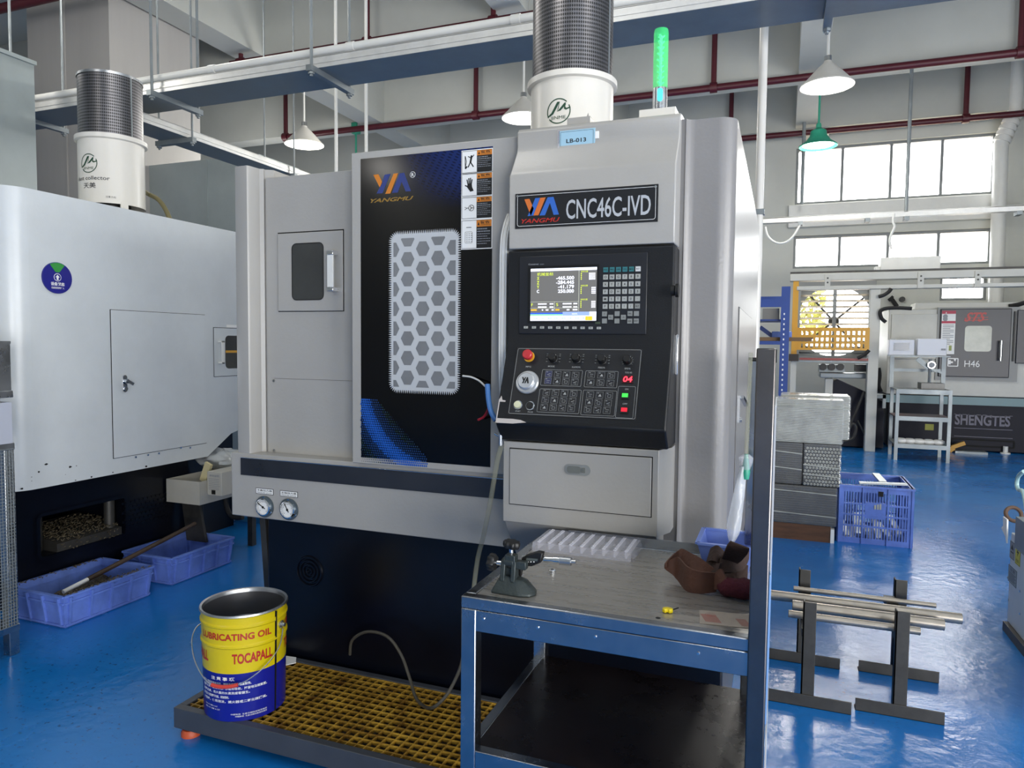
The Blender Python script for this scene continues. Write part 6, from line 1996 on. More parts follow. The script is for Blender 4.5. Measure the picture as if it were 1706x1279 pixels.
# ------------------------------------------------------------------ pallet of wrapped trays
cw = crop(1240, 620, 3.655)
YW = 5.58
wx1 = at_y(*cw(525, 980), YW).x; zp1 = at_y(*cw(400, 930), YW).z
wx0 = -.05
pal = thing('wooden_pallet', 'low brown wooden pallet under the stack of wrapped trays', 'pallet', (.2, YW + .3, 0))
g = G(M_WOOD)
for y in (YW, YW + .3, YW + .6):
    g = G(M_WOOD); g.box(wx0, wx1, y, y + .09, .0, zp1 * .7); g.obj('bearer', pal, smooth=0)
g = G(M_WOOD)
for i in range(6):
    y = YW + i * .135; g.box(wx0, wx1, y, y + .11, zp1 * .7, zp1)
g.obj('deck_board', pal, smooth=0)
g = G(M_WHITEP); g.box(wx1 - .0, wx1 + .025, YW - .005, YW + .05, 0, zp1 * .85); g.obj('white_corner', pal)
z1 = at_y(*cw(400, 692), YW).z; z2 = at_y(*cw(400, 432), YW).z; z3 = at_y(*cw(400, 165), YW).z; z3b = at_y(*cw(620, 145), YW + .3).z
xm = at_y(*cw(355, 560), YW).x; xr2 = at_y(*cw(588, 560), YW).x; xr1 = at_y(*cw(562, 800), YW).x; xr3 = at_y(*cw(606, 250), YW).x


def bundle(label, x0, x1, y0, y1, z0, z1, m, pitch=.016, dots=False, vert=0):
    t = thing('tray_bundle', label, 'bundle of trays', ((x0 + x1) / 2, (y0 + y1) / 2, z0), group='film wrapped tray bundles')
    g = G(m)
    n = max(2, int((z1 - z0) / pitch)); h = (z1 - z0) / n
    for i in range(n):
        z = z0 + i * h; d = random.uniform(0, .004)
        g.box(x0 + .004 + d, x1 - .004 - d, y0 + .004 + d, y1 - .004, z, z + h * .55); g.box(x0 - .0 + d, x1 - d, y0 + d, y1, z + h * .55, z + h * .86)
    if dots:
        g.mats.append(M_WRAP); g.m = 1
        nx, nz = int((x1 - x0) / .022), int((z1 - z0) / .024)
        for i in range(nx):
            for j in range(nz):
                g.lathe([(.009, .0), (.008, .008), (.004, .009), (.003, .004)], (x0 + .014 + i * .022 + (.011 if j % 2 else 0), y0 + .0, z0 + .014 + j * .024), (0, -1, 0), 8)
    g.obj('tray_pile', t, smooth=0)
    g = G(M_FILM); g.box(x0 - .004, x1 + .004, y0 - .008, y1 + .004, z0 + .002, z1 + .002); g.obj('film_wrap', t, bevel=.012)
    g = G(M_WRAP)
    for k in range(2):
        zz = z0 + (z1 - z0) * random.uniform(.25, .85); g.bar((x0, y0 - .009, zz + .006), (x1, y0 - .009, zz - .008), .002, .007)
    g.obj('film_band', t, smooth=0)
    return t


random.seed(21)
bundle('grey film wrapped tray bundle at the bottom of the stack, on the wooden pallet', wx0 + .01, xr1, YW, YW + .42, zp1, z1 - .003, M_WRAPD)
bundle('grey tray bundle seen edge on in the middle layer, beside the cart post', wx0 + .02, xm - .004, YW + .01, YW + .42, z1 + .001, z2 - .003, M_WRAPD)
bundle('grey tray bundle turned to show its dimpled face in the middle layer of the stack', xm + .004, xr2, YW + .0, YW + .42, z1 + .001, z2 - .003, M_WRAPD, dots=True)
bundle('white film wrapped tray bundle on top of the stack, nearer of the two', wx0 + .02, xr3, YW + .0, YW + .28, z2 + .002, z3, M_WRAP, pitch=.011)
bundle('white film wrapped tray bundle behind the nearer one on top of the stack', wx0 + .05, at_y(*cw(638, 250), YW + .4).x, YW + .30, YW + .6, z2 + .002, z3 + .012, M_WRAP, pitch=.011)
g = G(M_WRAPD); g.box(wx0 + .05, xr3, YW + .44, YW + .6, zp1, z2 - .004); o = tag(g.obj('tray_bundle'), 'grey tray bundle hidden at the back of the stack under the rear white bundle', 'bundle of trays', 'film wrapped tray bundles')

# ------------------------------------------------------------------ blue slotted crate with profiles
YC = 5.655
b0, b1 = at_y(*cw(567, 1030), YC), at_y(*cw(1020, 1060), YC)
t0, t1 = at_y(*cw(580, 690), YC), at_y(*cw(1045, 702), YC)
xb0, xb1, hC = max(b0.x, wx1 + .03), b1.x, (t0.z + t1.z) / 2
yb_ = YC + .55
mc_ = thing('slotted_crate', 'big blue slotted plastic crate on the floor right of the wrapped trays', 'crate', ((xb0 + xb1) / 2, YC, 0))


def slotted(g, p, x, u, wdt, hgt):
    """one slotted wall: origin p, along x, up u"""
    fr_ = Fr(p, x, u); g.M = fr_.M
    if abs(Vector(x).y) > .5:
        fr_ = Fr(Vector(p) + Vector(x) * .0135, x, u); g.M = fr_.M; wdt -= .027
    g.box(0, wdt, hgt - .05, hgt, -.012, .0); g.box(0, wdt, 0, .04, -.012, 0); g.box(.0005, .035, .0005, hgt - .0005, -.0125, .0006); g.box(wdt - .035, wdt - .0005, .0005, hgt - .0005, -.0125, .0006)
    g.box(-.008, wdt + .008, hgt - .014, hgt, -.02, .012)
    for z in (.12, .2, .28):
        g.box(0, wdt, z * hgt / .42, z * hgt / .42 + .012, -.010, .003)
    n = 22
    for i in range(n):
        xx = .035 + (wdt - .07) * (i + .5) / n; g.box(xx - .004, xx + .004, .0, hgt, -.009, -.001)
    g.box(wdt * .36, wdt * .64, hgt * .44, hgt * .72, -.012, .001)
    for xx in (.0, wdt * .32, wdt * .66, wdt - .012):
        g.box(xx, xx + .012, 0, hgt - .01, -.006, .007)


for p, x, w_ in (((xb0, YC, 0), (1, 0, 0), xb1 - xb0), ((xb1, YC, 0), (0, 1, 0), yb_ - YC), ((xb1, yb_, 0), (-1, 0, 0), xb1 - xb0), ((xb0, yb_, 0), (0, -1, 0), yb_ - YC)):
    g = G(M_BLUEC); slotted(g, p, x, (0, 0, 1), w_, hC); g.obj('side_wall', mc_, smooth=0)
g = G(M_BLUEC); g.box(xb0 + .01, xb1 - .01, YC + .01, yb_ - .01, .004, .02); g.obj('floor_panel', mc_)
fcx = FY(YC); g = G(M_GAP, mat('worn_emblem', 'a8a89a', .6), fr=fcx)
u, v = fcx.at(*cw(832, 742)); g.box(u - .016, u + .016, v - .018, v + .018, 0, .004); g.m = 1
u, v = fcx.at(*cw(808, 818))
for d in (-.018, 0, .016):
    g.box(u + d, u + d + .012, v - .02, v + .016 + d * .3, .0, .004)
g.obj('emblem', mc_)
M_ALU = mat('aluminium_profile', 'c8cccb', .4, .6)
for i, (a, b, lab) in enumerate((((800, 618), (845, 668), 'short flat aluminium strip leaning across the far side of the slotted crate'), ((700, 672), (990, 682), 'long flat aluminium strip lying along the front rim of the slotted crate'))):
    p, q = (at_y(*cw(*a), yb_ - .12), at_y(*cw(*b), YC + .12)) if i == 0 else (at_y(*cw(*a), YC + .06), at_y(*cw(*b), YC + .06))
    if i == 1:
        p.y += .0
    g = G(M_ALU); g.bar(p, q, .05, .012); tag(g.obj('aluminium_strip'), lab, 'metal strip')
random.seed(8)
for k in range(6):
    x = xb0 + .07 + (xb1 - xb0 - .14) * k / 5; g = G(M_ALU); g.bar((x, YC + .05, .03 + .02 * (k % 3)), (x + random.uniform(-.03, .03), yb_ - .06, .05 + .06 * (k % 2)), .04, .025)
    tag(g.obj('aluminium_profile'), 'aluminium profile offcut at the bottom of the slotted crate', 'metal profile', 'profile offcuts in the slotted crate')

# ------------------------------------------------------------------ control cabinet at the right edge
cc = crop(1580, 780, 4.127)
XK = at_z(*cc(402, 1110), 0).x
fk = FXL(XK)
yk1 = -fk.at(*cc(405, 1000))[0]; zk = fk.at(*cc(416, 425))[1]
ck_ = thing('control_cabinet', 'white electrical cabinet with warning labels cut off by the right edge of the view', 'cabinet', (XK, yk1, 0))
M_CAB = mat('cabinet_white', 'c3c8cb', .4, var=.04)
g = G(M_CAB); g.box(XK, XK + .6, yk1 - 1.1, yk1, .045, zk); g.obj('body', ck_, bevel=.004)
g = G(M_IRON); g.box(XK - .02, XK + .6, yk1 - 1.1, yk1 - .01, 0, .045); g.obj('plinth', ck_)
g = G(M_CAB); g.box(XK + .02, XK + .6, yk1 - 1.08, yk1 - .02, zk, zk + .012); g.obj('lid', ck_)
p = fk.at(*cc(514, 520)); g = G(M_GALV); g.box(XK - .035, XK, yk1 - .55, -p[0] + 0.0, fk.at(*cc(510, 545))[1], zk + .12); g.obj('side_post', ck_)
for (x0, y0, x1, y1, m_, s_, m2) in ((428, 492, 452, 640, M_GREYINK, '△', M_INK), (465, 520, 492, 680, mat('label_yellow', 'c8c040', .5), '危险', M_INK), (416, 655, 468, 800, mat('label_grey', '8f979a', .5), '注意', M_INK)):
    u0, v1 = fk.at(*cc(x0, y0)); u1, v0 = fk.at(*cc(x1, y1))
    v1 = fk.at(*cc(x0, y0))[1]; v0 = fk.at(*cc(x0, y1 - 25))[1]
    g = G(m_, m2, fr=fk); g.box(u0, u1, v0, v1, 0, .001); g.m = 1
    rring(g, u0 + .002, u1 - .002, v0 + .002, v1 - .002, .002, .002, 0, .0012)
    w_ = u1 - u0; h_ = v1 - v0
    if s_ == '△':
        g.prism([(u0 + w_ * .2, v0 + h_ * .55), (u1 - w_ * .2, v0 + h_ * .55), (u0 + w_ * .5, v0 + h_ * .85)], 'xy', .001, .0013)
        g.prism([(u0 + w_ * .2, v0 + h_ * .35), (u1 - w_ * .2, v0 + h_ * .35), (u1 - w_ * .2, v0 + h_ * .42), (u0 + w_ * .2, v0 + h_ * .42)], 'xy', .001, .0013)
    elif s_ == '危险':
        g.prism([(u0 + w_ * .55, v0 + h_ * .9), (u0 + w_ * .3, v0 + h_ * .62), (u0 + w_ * .5, v0 + h_ * .62), (u0 + w_ * .4, v0 + h_ * .42), (u0 + w_ * .72, v0 + h_ * .7), (u0 + w_ * .52, v0 + h_ * .7)], 'xy', .001, .0013)
        g.text(s_, (u0 + w_ * .2, v0 + h_ * .12), (u1 - w_ * .2, v0 + h_ * .3), .0014, px=False)
    else:
        g.text(s_, (u0 + w_ * .2, v1 - h_ * .3), (u1 - w_ * .2, v1 - h_ * .1), .0014, px=False)
        for j in range(6):
            g.box(u0 + w_ * .12, u1 - w_ * (.12 + .1 * (j % 2)), v1 - h_ * (.42 + .09 * j), v1 - h_ * (.39 + .09 * j), .001, .0013)
    g.obj('warning_label', ck_, smooth=0)
g = G(M_CHROME, fr=fk)
for x, y in ((415, 905), (410, 750), (495, 845), (495, 1000), (488, 1210), (408, 1108)):
    u, v = fk.at(*cc(x, y)); g.cyl((u, v, 0), (u, v, .004), .006, n=8)
g.obj('screw', ck_)
p = at_z(*cc(445, 400), zk + .012)
g = G(mat('brown_ring', '5c4638', .6)); n = 24
cR = at_x(*cc(445, 385), XK + .06)
g.tube([(cR.x + .035 * math.cos(2 * math.pi * i / n), cR.y + .02 * math.sin(2 * math.pi * i / n), zk + .012 + .04 + .032 * math.sin(2 * math.pi * i / n)) for i in range(n + 1)], .010, 8); tag(g.obj('tape_ring'), 'brown ring standing on top of the white cabinet at the right edge', 'ring')
g = G(M_WHITEP); q = at_x(*cc(392, 425), XK - .005); random.seed(2)
g.prism([(q.y - .02, q.z + .06), (q.y + .05, q.z + .06), (q.y + .04, q.z + .015), (q.y + .07, q.z - .005), (q.y + .0, q.z - .03), (q.y - .03, q.z - .06)], 'yz', XK - .006, XK + .001); tag(g.obj('torn_label'), 'torn white paper on the back corner of the white cabinet', 'paper')
g = G(mat('pale_tube', 'a8c8c8', .3)); pts = [at_x(1706, 785, XK + .03), at_x(1697, 793, XK + .03), at_x(1694, 806, XK + .03), at_x(1697, 816, XK + .03), at_x(1706, 824, XK + .03)]; a = pts[0]
g.tube([Vector(p_) for p_ in pts] + [Vector((XK + .03, pts[-1].y - .12, zk + .02))], .010, 8, 5); tag(g.obj('air_tube'), 'pale tube curving in from the right edge above the white cabinet', 'tube')

# ================================================================== RIGHT SIDE, FAR: SECOND LATHE, GANTRY, FAN
cs = crop(1470, 480, 4.263)
YT = 11.35
FT2 = FY(YT)
ml = thing('cnc_lathe', 'off white lathe with a charcoal door far back at the right', 'machine', (3.2, 12.2, 0))
xs0 = FT2.at(*cs(38, 400))[0]; zs1 = FT2.at(*cs(300, 148))[1]; zsb = FT2.at(*cs(700, 770))[1]
xs1 = 6.2
g = G(M_STSW); g.box(xs0, xs1, YT, 12.9, zsb, zs1); g.obj('body', ml, bevel=.01)
g = G(M_STSW, fr=FT2); a, b = FT2.at(*cs(66, 185)), FT2.at(*cs(405, 350)); g.box(a[0], b[0], b[1] - .3, a[1], 0, .02); g.obj('front_panel', ml, bevel=.004)
g = G(M_NAVY); g.box(xs0 + .05, xs1, YT + .05, 12.8, 0.02, zsb); g.obj('base', ml)
g = G(mat('teal_trim', '5e7f86', .4)); g.box(xs0, xs1, YT - .01, YT + .02, zsb - .12, zsb - .01); g.obj('trim_strip', ml)
ua, vb_ = FT2.at(*cs(410, 148)); ub, va_ = FT2.at(*cs(890, 636))
g = G(mat('door_edge', '7d7f7e', .4), fr=FT2); g.box(ua - .03, ub + .10, va_ - .05, vb_ + .02, 0, .03); dr2 = g.obj('door_frame', ml)
g = G(M_STSD, fr=FT2); g.box(ua, ub, va_, vb_, .03, .06); dd = g.obj('door', ml, bevel=.01)
g = G(M_GLASSD if False else mat('hazy_door_window', '8b9084', .25, var=.25, vs=3), M_BLACKR, fr=FT2); a, b = FT2.at(*cs(580, 268)), FT2.at(*cs(762, 450)); g.prism(rrect(a[0], b[0], b[1], a[1], .04), 'xy', .06, .066); g.obj('window', dd)
g = G(mat('sts_red', 'c0504a', .5), M_WHITEP, fr=FT2)
g.text('STS', cs(572, 238), cs(735, 172), .064, .03, .5)
k0, k1 = FT2.at(*cs(590, 222)), FT2.at(*cs(740, 212))
for y in (205, 222):
    a, b = FT2.at(*cs(575, y + 10)), FT2.at(*cs(742, y + 2)); g.bar((a[0], a[1], .066), (b[0], b[1], .066), .008, .002, (0, 0, 1))
g.m = 1; g.text('H46', cs(574, 558), cs(684, 514), .064, .0)
a, b = FT2.at(*cs(457, 495)), FT2.at(*cs(531, 556)); rring(g, a[0], b[0], b[1], a[1], .01, .012, .0, .064)
w_, h_ = b[0] - a[0], a[1] - b[1]
g.prism([(a[0] + w_ * p_, b[1] + h_ * q_) for p_, q_ in ((.02, .25), (.3, .25), (.3, .4), (.5, .4), (.5, .62), (.3, .62), (.3, .75), (.02, .75))], 'xy', .06, .0645)
g.prism([(a[0] + w_ * p_, b[1] + h_ * q_) for p_, q_ in ((.55, .95), (.8, .95), (.72, .6), (.6, .72))], 'xy', .06, .0645)
g.obj('door_lettering', dd, smooth=0)
ua_, va2 = FT2.at(*cs(826, 372)); _, vb2 = FT2.at(*cs(826, 515))
g = G(M_CHROME, fr=FT2); g.cyl((ua_, vb2, .13), (ua_, va2, .13), .016, n=12)
for v in (vb2 + .02, va2 - .02):
    g.cyl((ua_, v, .06), (ua_, v, .13), .014, n=10)
g.obj('door_handle', dd)
g = G(M_WHITEP, mat('label_red', 'b0304a', .5), M_GREYINK, mat('label_green', '8f9a50', .5), fr=FT2); a, b = FT2.at(*cs(418, 162)), FT2.at(*cs(502, 468)); g.box(a[0], b[0], b[1], a[1], .06, .064)
h_ = a[1] - b[1]; w_ = b[0] - a[0]; g.m = 1; g.box(a[0], b[0], a[1] - h_ * .07, a[1], .064, .066); g.box(a[0], b[0], a[1] - h_ * .29, a[1] - h_ * .235, .064, .066)
g.m = 0; g.prism([(a[0] + w_ * .25, a[1] - h_ * .06), (a[0] + w_ * .35, a[1] - h_ * .06), (a[0] + w_ * .3, a[1] - h_ * .02)], 'xy', .066, .068)
g.m = 2
for j in range(12):
    g.box(a[0] + w_ * .1, b[0] - w_ * (.1 + .25 * (j % 3 == 2)), a[1] - h_ * (.335 + .04 * j), a[1] - h_ * (.32 + .04 * j), .064, .066)
g.lathe([(.03, .066), (0, .067)], (a[0] + w_ * .25, a[1] - h_ * .13, 0), (0, 0, 1), 10); g.lathe([(.03, .066), (0, .067)], (a[0] + w_ * .25, a[1] - h_ * .19, 0), (0, 0, 1), 10)
g.m = 3; g.box(a[0] + w_ * .6, a[0] + w_ * .8, b[1] + h_ * .08, b[1] + h_ * .2, .064, .066)
g.obj('warning_label', dd, smooth=0)
a, b = FT2.at(*cs(955, 155)), FT2.at(*cs(1006, 535)); g = G(M_STSD, fr=FT2); g.box(a[0], a[0] + .75, b[1], a[1], .0, .05); d2 = g.obj('second_door', ml, bevel=.008)
a, b = FT2.at(*cs(945, 165)), FT2.at(*cs(1000, 520)); g = G(M_BLACK, fr=FT2); g.box(a[0] - .02, a[0] + .0, b[1], a[1], .0, .06); g.obj('door_edge', d2)
p, q = FT2.at(*cs(512, 975)), FT2.at(*cs(915, 895))
FB2 = FY(YT + .05); g = G(mat('navy_lettering', '2c2d4a', .4), fr=FB2); g.text('SHENGTES', cs(512, 968), cs(910, 905), .008, .03); g.m = 0
for y in (990, 893, 1048):
    a, b = FB2.at(*cs(510, y)), FB2.at(*cs(925, y)); g.box(a[0], b[0], a[1] - .004, a[1] + .004, 0, .008)
g.obj('base_lettering', ml, smooth=0)
a, b = FB2.at(*cs(490, 1062)), FB2.at(*cs(940, 1140)); g = G(M_GAP, fr=FB2); rring(g, a[0], b[0], b[1], a[1], .02, .02, .0, .01); g.obj('access_panel', ml)
p = at_z(*cs(858, 1168), 0); g = G(M_WHITE); g.lathe([(.06, 0), (.06, .015), (.03, .02), (.03, .1)], (p.x, YT + .0, 0), n=16, close=True); g.obj('levelling_foot', ml)
# slim rail and cables on top of it
a, b = FY(YT + .1).at(*cs(235, 118)), FY(YT + .1).at(*cs(900, 150))
g = G(M_STSW); g.box(a[0], xs1, YT + .08, YT + .5, zs1, zs1 + .09); g.obj('top_rail', ml, bevel=.006)
g = G(M_BLACKR); pts = [at_y(*cs(x, y), YT + .06) for x, y in ((900, 128), (960, 118), (1006, 104), (1050, 95))]; g.tube(pts, .03, 8, 3); g.obj('top_cable', ml)
# yellow clamp and plate on the floor
p = at_z(*cs(520, 1140), 0)
yc_ = thing('floor_clamp', 'yellow lever tool lying on the floor under the far lathe', 'tool', (p.x, 11.2, 0))
g = G(M_GUARD); a, b, c = at_y(*cs(490, 1130), 11.2), at_y(*cs(585, 1098), 11.2), at_y(*cs(525, 1140), 11.2)
g.bar(a, (b.x, 11.2, b.z), .05, .05, (0, 1, 0)); g.bar((c.x - .08, 11.2, a.z), (c.x - .04, 11.2, .02), .07, .06, (0, 1, 0)); g.obj('lever', yc_)
g = G(M_GALV); g.box(p.x - .1, p.x + .28, 11.12, 11.3, 0, .03); g.obj('plate', yc_)

# measuring trolley in front of the far lathe
YV = 10.1
FV = FY(YV)
vt0, vt1 = FV.at(*cs(80, 1225)), FV.at(*cs(478, 1225))
xv0, xv1 = vt0[0], vt1[0]
yv1 = YV + .55
zz = [FV.at(*cs(250, y))[1] for y in (722, 915, 1112)]
tv = thing('steel_trolley', 'slim steel shelf trolley with three shelves before the far lathe', 'trolley', ((xv0 + xv1) / 2, YV, 0))
for x, y in ((xv0, YV), (xv1 - .04, YV), (xv0 - .06 + .06, yv1 - .04), (xv1 - .04, yv1 - .04)):
    g = G(M_GALV); g.box(x, x + .04, y, y + .04, 0, zz[0]); g.obj('leg', tv)
for i, z in enumerate(zz):
    g = G(M_GALV if i != 1 else mat('reddish_shelf', '6d4a48', .35, .3)); g.box(xv0, xv1, YV, yv1, z - .01, z); g.obj('shelf', tv)
    g = G(M_GALV); g.box(xv0, xv1, YV - .004, YV + .0, z - .05, z + .005); g.obj('shelf_lip', tv)
zu = FY(yv1).at(*cs(250, 360))[1]
for x in (FY(yv1).at(*cs(68, 500))[0], FY(yv1).at(*cs(432, 560))[0]):
    g = G(M_GALV); g.box(x - .025, x + .025, yv1 - .04, yv1, zz[0], zu); g.obj('upright', tv)
z_ = FY(yv1).at(*cs(250, 582))[1]; g = G(M_GALV); g.box(FY(yv1).at(*cs(75, 580))[0], FY(yv1).at(*cs(440, 580))[0], yv1 - .03, yv1 - .01, z_ - .02, z_ + .02); g.obj('cross_rail', tv)
zt_ = FY(yv1).at(*cs(250, 478))[1]; g = G(M_GALV); g.box(FY(yv1).at(*cs(40, 478))[0], FY(yv1).at(*cs(455, 478))[0], yv1 - .25, yv1 + .02, zt_ - .015, zt_); g.obj('upper_shelf', tv)
g = G(mat('yellow_tag', 'a8a83c', .5)); p = at_y(*cs(334, 986), YV + .5); g.box(p.x - .05, p.x + .05, YV + .5, YV + .51, p.z - .04, p.z + .04); g.obj('yellow_tag', tv)
# readout boxes on the top shelf
FRB = FY(yv1 - .22)
a, b = FRB.at(*cs(50, 365)), FRB.at(*cs(225, 470)); rb = thing('digital_readout', 'white readout box with a dark screen on the upper shelf of the trolley', 'readout box', (a[0], yv1 - .2, zt_))
g = G(mat('readout_white', 'c9ccd4', .4)); g.box(a[0], b[0], yv1 - .22, yv1 - .04, zt_ + .002, a[1]); g.obj('case', rb, bevel=.006)
c, d = FRB.at(*cs(82, 388)), FRB.at(*cs(190, 442)); g = G(mat('readout_screen', '4a5668', .2), fr=FRB); g.box(c[0], d[0], d[1], c[1], .0, .006); g.obj('screen', rb)
a, b = FRB.at(*cs(252, 358)), FRB.at(*cs(455, 472)); wb = thing('white_box', 'plain white instrument box right of the readout on the trolley', 'box', (a[0], yv1 - .2, zt_))
g = G(MATS['readout_white'], M_GREYINK); g.box(a[0], b[0], yv1 - .22, yv1 - .04, zt_ + .002, a[1]); g.m = 1; g.obj('case', wb, bevel=.006)
g = G(M_GREYINK, fr=FRB)
for x in (425, 442):
    u, v = FRB.at(*cs(x, 435)); g.box(u - .012, u + .012, v - .012, v + .012, 0, .004)
g.obj('button', wb)
# dial gauge stand
p = at_y(*cs(345, 700), YV + .28); gs = thing('gauge_stand', 'dial gauge on a dark granite block standing on the trolley top', 'gauge', (p.x, YV + .28, zz[0]))
g = G(mat('granite', '2c2e2c', .3, var=.3, vs=40)); hb_ = at_y(*cs(345, 672), YV + .28).z; g.box(p.x - .13, p.x + .13, YV + .15, YV + .42, zz[0], hb_); g.obj('granite_block', gs)
g = G(M_CHROME); p2 = at_y(*cs(338, 560), YV + .28); g.cyl((p2.x, YV + .28, hb_), (p2.x, YV + .28, at_y(*cs(340, 500), YV + .28).z), .02, n=10); g.obj('column', gs)
g = G(M_CHROME, M_GREYINK); p3 = at_y(*cs(348, 545), YV + .24); g.cyl((p3.x, YV + .22, p3.z), (p3.x, YV + .27, p3.z), .045, n=20); g.m = 1; g.cyl((p3.x, YV + .218, p3.z), (p3.x, YV + .221, p3.z), .036, n=20); g.obj('dial', gs)
g = G(M_GALV); p4, p5 = at_y(*cs(248, 500), YV + .3), at_y(*cs(330, 565), YV + .3); g.bar(p4, p5, .03, .06, (0, 0, 1)); g.bar(p5, at_y(*cs(420, 600), YV + .3), .02, .025, (0, 0, 1)); g.obj('arm', gs)
# five white parts on the low shelf
for i, x in enumerate((130, 193, 258, 328, 397)):
    p = at_y(*cs(x, 1090), YV + .15); g = G(M_WHITEP, M_GALV); g.lathe([(.06, 0), (.075, .02), (.07, .045), (.04, .06), (0, .062)], (p.x, YV + .15, zz[2] + .001), n=16)
    tag(g.obj('white_part'), ['leftmost', 'second from left', 'middle', 'second from right', 'rightmost'][i] + ' of the five small white parts on the bottom shelf of the trolley', 'part', 'white parts on the bottom trolley shelf')

# bar feeder with a slanted dark hood left of the trolley
cg = crop(1280, 440, 3.764)
YG = 11.0
FG = FY(YG)
bfd = thing('bar_feeder', 'dark blue bar feeder with a slanted hood left of the far lathe', 'bar feeder', (1.2, YG, 0))
pts = [FG.at(*cg(x, y)) for x, y in ((410, 740), (440, 725), (640, 815), (730, 870), (730, 1060))]
zl = 0.02
g = G(M_NAVY); g.prism([(p_[0], p_[1]) for p_ in pts[:4]] + [(pts[4][0], .02), (pts[0][0], .02)], 'xz', YG + .1, YG + .9); g.obj('slanted_hood', bfd, smooth=0)
a, b = FG.at(*cg(325, 680)), FG.at(*cg(620, 718)); g = G(M_GALV); g.box(a[0], b[0], YG, YG + .5, b[1], a[1]); g.obj('table_beam', bfd, bevel=.01)
a, b = FG.at(*cg(360, 720)), FG.at(*cg(404, 815)); g = G(M_STSW); g.box(a[0], b[0], YG + .05, YG + .3, 0, a[1]); g.obj('leg', bfd)
a, b = FG.at(*cg(322, 630)), FG.at(*cg(480, 680)); g = G(M_GALV); g.box(a[0], b[0], YG + .1, YG + .4, b[1], a[1]); g.obj('feed_block', bfd)
for x in (345, 400, 455):
    g = G(M_BLACK); p = FG.at(*cg(x, 645)); g.cyl((p[0], YG + .06, p[1]), (p[0], YG + .12, p[1]), .05, n=14); g.obj('guide_wheel', bfd)
a, b = FG.at(*cg(555, 630)), FG.at(*cg(620, 675)); g = G(M_IRON); g.box(a[0], b[0], YG + .1, YG + .4, b[1], a[1]); g.obj('motor', bfd)
a, b = FG.at(*cg(622, 645)), FG.at(*cg(680, 810)); g = G(M_GALV); g.box(a[0], b[0], YG + .02, YG + .2, b[1], a[1]); g.obj('lift_column', bfd, bevel=.01)
a, b = FG.at(*cg(610, 815)), FG.at(*cg(735, 880)); g = G(M_GALV); g.box(a[0], b[0], YG - .02, YG + .25, a[1] - .05, a[1]); g.box(b[0] - .04, b[0], YG - .02, YG + .02, b[1] - .05, a[1]); g.obj('small_shelf', bfd)
g = G(M_BLACKR); g.tube([Vector(at_y(*cg(x, y), YG - .02)) for x, y in ((690, 650), (696, 700), (690, 760), (705, 800))], .03, 8, 4); g.obj('cable', bfd)
for pts_, r, lab in ((((600, 800), (560, 900), (510, 1010), (470, 1100)), .018, 'grey cable running straight down from the bar feeder to the floor'), (((500, 1040), (530, 1000), (550, 1030), (530, 1090), (470, 1112)), .022, 'looped grey cable on the floor before the bar feeder'), (((560, 980), (600, 1060), (625, 1110), (650, 1070)), .012, 'thin dark cable hanging in a loop under the bar feeder')):
    g = G(M_IRON); g.tube([Vector(at_y(*cg(x, y), YG - .1)) for x, y in pts_], r, 8, 5); tag(g.obj('floor_cable'), lab, 'cable')

# gantry loader over the far lathe
YN = 10.75
FN = FY(YN)
cg2 = crop(1240, 330, 3.655)
gt = thing('gantry_loader', 'long grey gantry beam on posts above the far lathe', 'gantry', (1.0, YN, 0))
a = FN.at(*cg2(280, 462)); b = FN.at(*cg2(280, 505))
g = G(M_STSW); g.box(a[0], 6.5, YN, YN + .2, b[1], a[1]); g.obj('upper_beam', gt, bevel=.006)
g = G(M_IRON); g.box(a[0], 6.5, YN + .02, YN + .1, a[1], a[1] + .03); g.obj('rail', gt)
l0 = FN.at(*cg2(820, 528)); l1 = FN.at(*cg2(820, 552)); g = G(M_STSW); g.box(FN.at(*cg2(320, 540))[0], 6.5, YN, YN + .15, l1[1], l0[1]); g.obj('lower_beam', gt, bevel=.006)
for x in (508, 1075, 1422):
    p = FN.at(*cg2(x, 480)); g = G(M_STSW, M_IRON); g.box(p[0] - .035, p[0] + .035, YN - .02, YN, l1[1], a[1] - .02); g.m = 1
    for z in (a[1] - .07, a[1] - .13):
        g.cyl((p[0], YN - .026, z), (p[0], YN - .018, z), .012, n=8)
    g.obj('splice_plate', gt)
p0, p1 = FN.at(*cg2(770, 550)), FN.at(*cg2(818, 1020)); g = G(M_STSW); g.box(p0[0], p1[0], YN + .02, YN + .18, .0, l1[1]); g.obj('post', gt, bevel=.006)
a_, b_ = FN.at(*cg2(298, 520)), FN.at(*cg2(318, 980)); g = G(M_GUARD); g.box(a_[0], b_[0], YN + .02, YN + .07, b_[1], a[1]); g.obj('yellow_post', gt)
g = G(M_STSW); g.box(a_[0], b_[0] + .0, YN + .03, YN + .18, .0, b_[1] + .0); g.obj('post', gt)
